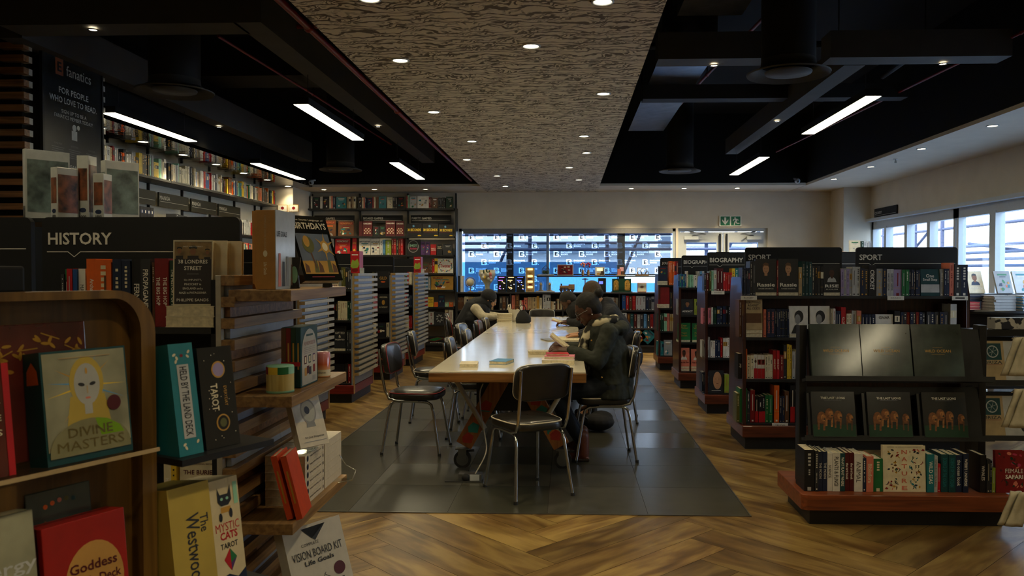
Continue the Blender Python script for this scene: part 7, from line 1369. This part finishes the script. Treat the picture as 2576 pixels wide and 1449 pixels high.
# middle shelf
z2 = END_SH[1]+.0008
p = at(700, 985, 2.84); t = thing('tin', 'round tin with a pale wood-grain wrap and coloured rim on the middle shelf', 'tin', (p.x, 2.86, z2)); wood('tin_wrap', 'c3b06c', 'a8924e', 'Z', 1.3, .5)
part('tin_body', None, t, lambda m: m.lathe([(.048, .0), (.049, .010), (.049, .068)], 'tin_wrap', 36)); part('base_ring', None, t, lambda m: m.lathe([(.0, 0), (.0495, 0), (.0495, .008)], 'mint', 36))
part('rim_band', None, t, lambda m: [m.add([(.0495*math.cos(a+j*.1), .0495*math.sin(a+j*.1), z) for z in (.068, .094) for j in range(9)], [(j, j+1, 10+j, 9+j) for j in range(8)], c, True) for a, c in ((-3.0, 'dred'), (-2.2, 'yellow'), (-1.4, 'green'), (-.6, 'mint'), (.2, 'mint'), (1.0, 'salmon'), (1.8, 'yellow'), (2.45, 'dred'))]); part('lid', None, t, lambda m: m.lathe([(.049, .094), (.047, .098), (.0005, .099)], 'mint', 36))
c = at(757, 972, 2.95); t = thing('deck_set', 'boxed set of oracle decks with a white arched panel on the middle shelf', 'boxed set', (c.x-.078, 2.95, z2))
boxp('slip_case', t, 0.006, .078, 0.004, .20, 0, .228, 'dteal', .001)
part('spines', None, t, lambda m: [m.box(.004+.0185*i, .0215+.0185*i, 0, .004, .002, .226, ['brown', 'dred', 'dgreen', 'dteal'][i]) for i in range(4)]+[m.rect(.013+.0185*i, .12, .006, .10, -.0006, 'gold') for i in range(1, 4)]+[m.rect(.04, .09, .074, .016, -.0008, 'red')])
def arch(m):
    X0 = .0788; pts = [(.012, .006), (.188, .006), (.188, .13)]+[(.1+.088*math.cos(a*PI/12), .13+.088*math.sin(a*PI/12)) for a in range(1, 12)]+[(.012, .13)]
    m.add([(X0, a, b) for a, b in pts], [tuple(range(len(pts)))], 'pz_white')
    def q(y0, y1, z0, z1, c, o=.0005): m.add([(X0+o, y0, z0), (X0+o, y1, z0), (X0+o, y1, z1), (X0+o, y0, z1)], [(0, 1, 2, 3)], c)
    m.add([(X0+.0008, .1+v[0]*.13, .163+v[1]*.014) for v in text_geo('WILD WISDOM COLLECTION', .02)[0]], text_geo('WILD WISDOM COLLECTION', .02)[1], 'dred')
    q(.06, .14, .19, .198, 'dteal')
    for i in range(4): q(.035, .165-.03*(i == 3), .145-i*.007, .147-i*.007, 'grey')
    for i in range(3): q(.036+.05*i, .064+.05*i, .085, .117, ['maroon', 'dteal', 'purple'][i]); q(.042+.05*i, .058+.05*i, .09, .112, 'cream', .0008); q(.04+.025*i, .068+.025*i, .04+.006*(i == 1), .07+.006*(i == 1), ['gold', 'maroon', 'navy'][i], .0006+.0002*i)
    q(.14, .165, .045, .075, 'dred'); q(.13, .17, .014, .032, 'grey')
part('printed_panel', None, t, arch)
t = thing('candle', 'pink and orange candle jar with a cream label on the middle shelf', 'candle', (X_(806, 3.28), 3.28, z2)); mk('candle_glass', 'd88a7c', .25, coat=.5)
def cgm():
    nt = MATS['candle_glass'].node_tree; b = nt.nodes['Principled BSDF']; tc_ = nt.nodes.new('ShaderNodeTexCoord'); s = nt.nodes.new('ShaderNodeSeparateXYZ'); nt.links.new(tc_.outputs['Object'], s.inputs[0]); mr = nt.nodes.new('ShaderNodeMapRange'); nt.links.new(s.outputs['Z'], mr.inputs[0]); mr.inputs[1].default_value = .03; mr.inputs[2].default_value = .10
    r = nt.nodes.new('ShaderNodeValToRGB'); e = r.color_ramp.elements; e[0].color = (*hexc('e0a070'), 1); e[1].color = (*hexc('cf8790'), 1); q = e.new(.35); q.color = (*hexc('c4592f'), 1); nt.links.new(mr.outputs[0], r.inputs[0]); nt.links.new(r.outputs[0], b.inputs['Base Color'])
cgm(); part('jar', None, t, lambda m: m.lathe([(.0, 0), (.037, 0), (.038, .004), (.038, .098), (.034, .104), (.0005, .105)], 'candle_glass', 32)); part('label_band', None, t, lambda m: [m.lathe([(.0385, .006), (.0385, .032)], 'cream', 32)])
part('label_print', None, t, lambda m: [m.add([(.0392*math.sin(v[0]*1.1+.25), -.0392*math.cos(v[0]*1.1+.25), .021+v[1]*.008) for v in text_geo('Meditation', .02)[0]], text_geo('Meditation', .02)[1], 'ink_black')])
# lower shelf
z3 = END_SH[2]+.0008; c = at(768, 1285, 2.97)
mk('kit_white', 'bdbab0', .35, coat=.3, var=.04); mk('orange_red', 'c4441c', .4); mk('self_cover', 'cfc6b2', .4, var=.05)
for st in range(2):
  for k in range(6):
    th = .0318; o = MB(); X0 = c.x-.155; Y0 = 2.97+st*.245; b = .001
    o.M = T((-X0, -Y0, -(z3+k*th))); z = z3+k*th; o.box(X0, X0+.155, Y0, Y0+.235, z, z+b, 'self_cover'); o.box(X0, X0+.155, Y0, Y0+.235, z+th-.0015, z+th-.0005, 'self_cover'); o.box(X0+.153, X0+.155, Y0, Y0+.235, z+b, z+th-.0015, 'self_cover')
    if st == 0:
        X1 = X0+.1556; TG = text_geo('Breaking the Habit of Being Yourself', .01); o.add([(X1, Y0+.125+v[0]*.14, z+.019+v[1]*.009) for v in TG[0]], TG[1], 'ink_black'); o.add([(X1, Y0+.03+.011*math.cos(a*PI/7), z+.0155+.012*math.sin(a*PI/7)) for a in range(14)], [tuple(range(14))], 'navy'); o.add([(X1, Y0+.215, z+.011), (X1, Y0+.225, z+.011), (X1, Y0+.225, z+.023), (X1, Y0+.215, z+.023)], [(0, 1, 2, 3)], 'ink_black')
    o = o.build('book'); part('page_block', None, o, lambda m: m.box(.001, .153, .001, .234, b, th-.0015, 'page')); o.location = (X0, Y0, z3+k*th)
    tag(o, 'cream paperback in the %s stack on the lower display shelf, %s from the bottom' % (['front', 'rear'][st], ordw(k)), 'book', 'paperback stacks on the lower display shelf')
def brk(m, w, h, y):
    m.rect(w/2, h*.66, w*.97, h*.36, y, 'art_pale'); m.oval(w*.52, h*.66, w*.27, h*.24, y-.0003, 'grey', 24); m.oval(w*.52, h*.66, w*.22, h*.20, y-.0005, 'pz_white', 24); m.poly([(w*.35, h*.36), (w*.68, h*.36), (w*.64, h*.5), (w*.42, h*.5)], y-.0004, 'grey'); m.oval(w*.48, h*.68, w*.09, h*.075, y-.0008, 'navy', 18)
    m.text('Dr Joe Dispenza', w*.55, h*.17, w*.66, h*.045, y-.001, 'ink_black', .01); m.rect(w*.55, h*.09, w*.8, h*.01, y-.001, 'grey')
lbook('cream paperback with a blue keyhole head cover standing on the stack of six', 757, 1155, 3.0, z3+.212, .138, .21, .032, 'self_cover', brk, 57, 20)
t = thing('book_easel', 'clear acrylic easel under the paperback with the keyhole cover', 'book easel', (c.x-.155, 3.0, z3+.192)); part('tray', None, t, lambda m: m.box(-.0+.04, .16, .0, .12, 0, .004, 'acrylic')); part('strut', None, t, lambda m: m.tube([(.05, .03, .005), (.0, .09, .15)], .003, 'acrylic', 6))
for k in range(2):
    p = at(722+k*24, 1322, 2.80); m = MB(); A = I4; m.box(0, .0025, 0, .15, 0, .235, 'orange_red'); m.box(.0195, .022, 0, .15, 0, .235, 'orange_red'); m.box(.0025, .0195, 0, .002, 0, .235, 'orange_red'); m.rect(.011, .12, .006, .12, -.0006, 'gold'); o = m.build('book'); part('page_block', None, o, lambda m: m.box(.0025, .0195, .003, .147, .002, .232, 'page'))
    o.matrix_world = T((p.x, 2.80, z3)) @ R(rad(6)) @ R(rad(-14), 'Y'); tag(o, 'orange red hardback leaning left against the paperback stack, %s one' % ['left', 'right'][k], 'book', 'orange red hardbacks on the lower display shelf')
t = thing('wire_easel', 'empty wire and acrylic easel at the far end of the lower display shelf', 'book easel', (-.97, 3.36, z3)); part('wire_frame', None, t, lambda m: m.tube([(0, -.06, .002), (.05, -.02, .004), (.06, -.02, .03), (.05, .04, .03), (.0, .06, .05), (-.02, .03, .10)], .002, 'chrome', 6)); part('tray', None, t, lambda m: m.box(-.03, .03, -.04, .02, 0, .003, 'acrylic'))
# bottom shelf kit
def vis(m, w, h, y):
    m.text('COMPLETE', w*.4, h*.80, w*.3, h*.03, y-.001, 'ink_black'); m.text('VISION BOARD KIT', w*.5, h*.70, w*.86, h*.085, y-.001, 'ink_black'); m.text('Life Goals', w*.5, h*.61, w*.5, h*.05, y-.001, 'ink_black', .02)
    m.poly([(w*.3, h*.97), (w*.45, h*.85), (w*.6, h*.97), (w*.72, h*.97), (w*.5, h*.82)], y-.0005, 'ink_black'); m.oval(w*.80, h*.46, w*.1, h*.07, y-.0008, 'maroon', 18); m.poly([(w*.05, h*.3), (w*.3, h*.44), (w*.42, h*.34), (w*.3, h*.1), (w*.05, h*.1)], y-.0005, 'brown'); m.rect(w*.75, h*.28, w*.2, h*.16, y-.0006, 'ink_black'); m.rect(w*.5, h*.42, w*.16, h*.006, y-.001, 'ink_black', None, .8); m.rect(w*.58, h*.42, w*.14, h*.006, y-.001, 'ink_black', None, -.6)
lbook('large white vision board kit box leaning on the bottom display shelf', 762, 1500, 2.80, END_SH[3]+.0008, .27, .35, .05, 'kit_white', vis, 57, 20, 'boxed_kit', 'box')
# ------------------------------------------------------------------ rack of oracle decks closest to the camera
O = at(119, 1177, 1.105); RZ_ = math.atan2(.894, .448); RM = T((O.x, O.y, 0)) @ R(RZ_)
g = thing('deck_rack', 'brown wooden rack of oracle decks with a rounded top corner, closest to the camera', 'rack', (O.x, O.y, 0), RZ_)
wood('oak_edge', '7f5f2c', '573e18', 'Z', .9, .4)
def panel(x0, x1, y0, y1, z1, r, mat, inner=None):
    def f(m):
        P = [(x0, .02), (x1, .02)]+[(x1-r+r*math.cos(a*PI/16), z1-r+r*math.sin(a*PI/16)) for a in range(9)]+[(x0, z1)]; m.prism(P, y0, y1, mat)
    return f
part('back_panel', None, g, panel(-.75, .203, .075, .095, 1.418, .07, 'oak_near'), .002)
def band(m):
    x1, z1, r, w = .205, 1.42, .072, .026; N_ = 10
    o = [(x1, .02)]+[(x1-r+r*math.cos(a*PI/2/N_), z1-r+r*math.sin(a*PI/2/N_)) for a in range(N_+1)]+[(-.75, z1)]; i = [(x1-w, .02)]+[(x1-r+(r-w)*math.cos(a*PI/2/N_), z1-r+(r-w*.5)*math.sin(a*PI/2/N_)) for a in range(N_+1)]+[(-.75, z1-w*.4)]
    n = len(o); vs = [(a, .045, b) for a, b in o+i]+[(a, .075, b) for a, b in o+i]
    fs = []
    for k in range(n-1): fs += [(n+k, k, k+1, n+k+1), (k, 2*n+k, 2*n+k+1, k+1), (n+k, n+k+1, 3*n+k+1, 3*n+k)]
    m.add(vs, fs, 'oak_edge')
part('edge_band', None, g, band)
boxp('header_board', g, -.75, .028, .10, .12, 1.418, 1.458, 'sign_black', .004); boxp('ledge', g, -.7, .168, -.012, .07, 1.164, 1.169, 'acrylic'); boxp('lip_highlight', g, -.7, .168, -.015, -.012, 1.162, 1.168, 'tan')  # tan lip: brownish edge with its highlight painted into the colour
boxp('ledge', g, -.7, .168, -.012, .07, .905, .910, 'acrylic'); boxp('side_ledge', g, .205, .40, -.02, .12, 1.128, 1.139, 'metal_black'); boxp('side_ledge', g, .205, .40, -.02, .12, .868, .879, 'metal_black'); boxp('side_arm', g, .205, .215, .09, .12, .02, 1.3, 'metal_black'); boxp('foot', g, -.75, .40, -.05, .14, 0, .02, 'kick_black')
def deck(label, x, y, z, w, th, h, col, fn, lean=7, side=None):
    m = MB(); m.box(0, w, 0, th, 0, h, col); fn(m, w, h, -.0006); o = m.build('deck_box', None, .0012); o.matrix_world = RM @ T((x, y, z)) @ R(rad(-lean), 'X'); return tag(o, label, 'deck box', 'oracle and tarot decks on the near rack')
mk('dk_gold', 'c9973f', .25, metal=.6); mk('dk_maroon', '55201a', .25, coat=.5, var=.3, scale=8); mk('dk_pale', '9c9c84', .2, coat=.6, var=.4, scale=6, bump=.05); mk('dk_red', '96140f', .35, coat=.3); mk('dk_teal', '1d7783', .4, var=.05); mk('dk_cream', 'cdbf9a', .4); mk('dk_yellow', 'b7a04a', .22, coat=.7, var=.15, scale=5, bump=.06)
def leaves(m, w, h, y):
    r = random.Random(6)
    for k in range(6):
        cx, cz = w*(.12+.15*k), h*(.83+.07*math.sin(k*2)); m.rect(cx+w*.04, cz, w*.13, h*.008, y, 'dk_gold', None, .5*math.sin(k))
        for j in range(5): m.oval(cx+w*r.uniform(-.05, .09), cz+h*r.uniform(-.07, .07), w*.03, h*.012, y-.0002, 'dk_gold', 10, None, r.uniform(0, 3))
    for k in range(7): m.oval(w*(.1+.13*k), h*.66+.0, w*.03, h*.015, y-.0002, 'dk_gold', 10, None, k)
def divine(m, w, h, y):
    m.rect(w*.5, h*.55, w*.96, h*.86, y, 'dk_pale')
    for a in range(16): q = a*PI/8+.1; m.poly([(w*.5+w*.1*math.cos(q+.12), h*.66+h*.09*math.sin(q+.12)), (w*.5+w*.1*math.cos(q-.12), h*.66+h*.09*math.sin(q-.12)), (w*.5+w*.46*math.cos(q), h*.62+h*.34*math.sin(q))], y-.0002, ['yellow', 'dk_pale', 'gold', 'sky'][a % 4])
    m.poly([(w*.24, h*.30), (w*.76, h*.30), (w*.70, h*.58), (w*.3, h*.58)], y-.0004, 'dk_yellow'); m.oval(w*.5, h*.70, w*.2, h*.23, y-.0005, 'dk_yellow', 24); m.oval(w*.5, h*.68, w*.15, h*.19, y-.0008, 'pz_white', 24); m.poly([(w*.40, h*.60), (w*.60, h*.60), (w*.5, h*.46)], y-.0009, 'pz_white'); m.rect(w*.5, h*.46, w*.09, h*.10, y-.00075, 'pz_white')
    for s in (-1, 1): m.oval(w*(.5+s*.065), h*.68, w*.038, h*.016, y-.0011, 'char', 12, None, s*.25)
    m.rect(w*.5, h*.63, w*.014, h*.07, y-.0011, 'tan'); m.oval(w*.5, h*.555, w*.032, h*.010, y-.0011, 'salmon', 12); m.oval(w*.5, h*.80, w*.014, h*.03, y-.0011, 'gold', 10)
    P = [(w*.03, h*.06), (w*.97, h*.06)]+[(w*.5+w*.47*math.cos(a*PI/14), h*.10+h*.27*math.sin(a*PI/14)) for a in range(15)]; m.poly(P, y-.0013, 'dk_band'); m.poly([(w*.62, h*.2), (w*.9, h*.2), (w*.85, h*.27), (w*.7, h*.345), (w*.56, h*.365)], y-.0015, 'dk_green'); m.text('DIVINE', w*.5, h*.26, w*.52, h*.085, y-.0018, 'dk_ink', .01); m.text('MASTERS', w*.5, h*.145, w*.78, h*.085, y-.0018, 'dk_ink', .01)
    m.oval(w*.80, h*.48, w*.085, h*.07, y-.0018, 'maroon', 20); m.text('ANNA GRAY', w*.5, h*.94, w*.6, h*.03, y-.0012, 'tan', .01) if False else m.rect(w*.5, h*.93, w*.6, h*.008, y-.0012, 'tan')
    m.add([(-.0005, .006, h*.72), (-.0005, .036, h*.72), (-.0005, .034, h*.84), (-.0005, .021, h*.92), (-.0005, .008, h*.84)], [(4, 3, 2, 1, 0)], 'orange')
mk('dk_band', '8f8d6c', .18, coat=.6, metal=.3); mk('dk_green', '6f9a1e', .2, coat=.6); mk('dk_ink', '5b5228', .35)
zl = 1.1695
deck('holographic deck box with a bald pale face and the word DIVINE, on the upper ledge', .0, -.002, zl, .131, .045, .165, 'dteal', divine)
deck('dark red deck box with golden leaf sprays behind the pale face deck', -.13, .046, zl+.004, .225, .022, .20, 'dk_maroon', leaves, 5)
deck('dark red deck box with white capitals at the left edge of the upper ledge', -.19, .0, zl, .148, .04, .155, 'dk_maroon', lambda m, w, h, y: [m.text(t, w*.66, h*(.78-.13*k), w*.5, h*.055, y, 'cream', .01) for k, t in enumerate(('THE ONE', 'AND', 'ALL THE', 'ORACLES'))]+[m.oval(w*.6, h*.18, w*.09, h*.10, y, 'orange', 12), m.rect(w*.97, h*.5, w*.06, h, y-.0002, 'red')])
zk = .9105
deck('pale green deck box with a grey script title on the lower ledge, left edge', -.13, .0, zk, .122, .04, .20, 'dk_pale', lambda m, w, h, y: [m.text('Energy', w*.6, h*.62, w*.8, h*.12, y, 'lgrey', .01), m.rect(w*.6, h*.5, w*.5, h*.008, y, 'lgrey')])
deck('dark deck box with orange moon phases behind the red deck', .008, .048, zk+.004, .098, .018, .205, 'gloss_dark', lambda m, w, h, y: [m.oval(w*(.28+.11*k), h*(.88+.03*math.sin(k*.62)), w*.035, h*.018, y, ['orange', 'orange', 'salmon', 'olive', 'dteal'][k], 12) for k in range(5)]+[m.text('Lunar', w*.5, h*.74, w*.5, h*.08, y, 'brown', .02), m.text('Abundance', w*.5, h*.63, w*.85, h*.08, y, 'brown', .02)])
deck('bright red deck box with an orange disc reading GODDESS on the lower ledge', .0, .0, zk, .127, .044, .168, 'dk_red', lambda m, w, h, y: [m.oval(w*.58, h*.42, w*.36, h*.36, y, 'kraft', 30), m.text('Goddess', w*.57, h*.57, w*.58, h*.09, y-.0005, 'maroon', .02), m.text('Oracle Deck', w*.57, h*.44, w*.66, h*.08, y-.0005, 'maroon', .02)], 6)
zs = 1.1395
deck('teal deck box reading HELD BY THE LAND DECK beyond the rack end', .216, .0, zs, .047, .09, .19, 'dk_teal', lambda m, w, h, y: [m.rect(w*.5, h*.48, w*.48, h*.66, y, 'lgrey'), m.text('HELD BY THE LAND DECK', w*.5, h*.48, h*.62, w*.3, y-.0004, 'ink_black', .015, -PI/2)]+[m.oval(w*a, h*b, w*.08, h*.012, y, 'cream', 8, None, q) for a, b, q in ((.2, .9, .5), (.3, .87, 2.), (.25, .84, 1.2), (.8, .92, .8), (.75, .88, 2.4), (.25, .10, .6), (.3, .07, 2.1), (.8, .11, 1.))]+[m.oval(w*.5, h*.89, w*.07, h*.015, y, 'dred', 8)], 9)
deck('black starry deck box reading TAROT beyond the teal deck', .272, .004, zs, .072, .09, .178, 'gloss_char', lambda m, w, h, y: [m.oval(w*.55, h*.77, w*.2, h*.085, y, 'gold', 20), m.oval(w*.55, h*.77, w*.16, h*.068, y-.0003, 'lilac', 20), m.oval(w*.55, h*.24, w*.2, h*.085, y, 'gold', 20), m.oval(w*.55, h*.24, w*.16, h*.07, y-.0003, 'gloss_char', 20), m.oval(w*.55, h*.24, w*.1, h*.045, y-.0005, 'olive', 14), m.text('TAROT', w*.38, h*.5, h*.27, w*.2, y, 'cream', .02, -PI/2), m.text('EVERYDAY', w*.70, h*.5, h*.2, w*.09, y, 'gold', .01, -PI/2)]+[m.oval(w*random.Random(k).uniform(.08, .92), h*random.Random(k+40).uniform(.05, .95), w*.012, h*.006, y, 'cream', 6) for k in range(22)], 8)
zt_ = .8795
deck('pale yellow shrink-wrapped deck box reading THE WESTWOOD on the lower side ledge', .208, -.004, zt_, .082, .10, .205, 'dk_yellow', lambda m, w, h, y: [m.text('Westwood', w*.52, h*.46, h*.60, w*.32, y, 'char', .01, -PI/2), m.text('The', w*.80, h*.66, h*.15, w*.2, y, 'char', .01, -PI/2)], 8)
deck('cream deck box with a black cat reading MYSTIC CATS on the lower side ledge', .294, .002, zt_, .062, .10, .198, 'dk_cream', lambda m, w, h, y: [m.poly([(w*.25, h*.93), (w*.33, h*.86), (w*.6, h*.86), (w*.7, h*.94), (w*.72, h*.80), (w*.6, h*.76), (w*.35, h*.76), (w*.24, h*.80)], y-.0004, 'ink_black'), m.rect(w*.5, h*.72, w*.34, h*.05, y, 'gold'), m.rect(w*.88, h*.85, w*.14, h*.2, y, 'mint'), m.oval(w*.38, h*.82, w*.05, h*.014, y-.0006, 'mint', 8), m.oval(w*.57, h*.82, w*.05, h*.014, y-.0006, 'mint', 8), m.oval(w*.3, h*.66, w*.06, h*.04, y-.0004, 'ink_black', 10), m.oval(w*.66, h*.68, w*.06, h*.045, y-.0004, 'ink_black', 10), m.text('MYSTIC', w*.5, h*.57, w*.82, h*.075, y, 'red', .03), m.text('CATS', w*.52, h*.49, w*.6, h*.07, y, 'red', .03), m.text('TAROT', w*.5, h*.40, w*.6, h*.05, y, 'ink_black', .02), m.poly([(w*.5, h*.37), (w*.72, h*.28), (w*.5, h*.17), (w*.28, h*.28)], y, 'red'), m.poly([(w*.5, h*.37), (w*.72, h*.28), (w*.5, h*.24)], y-.0003, 'green'), m.poly([(w*.5, h*.17), (w*.72, h*.28), (w*.5, h*.24)], y-.0003, 'purple'), m.poly([(0, 0), (w, 0), (w, h*.16), (w*.7, h*.10), (w*.4, h*.15), (0, h*.12)], y-.0002, 'navy')], 8)
build_books()
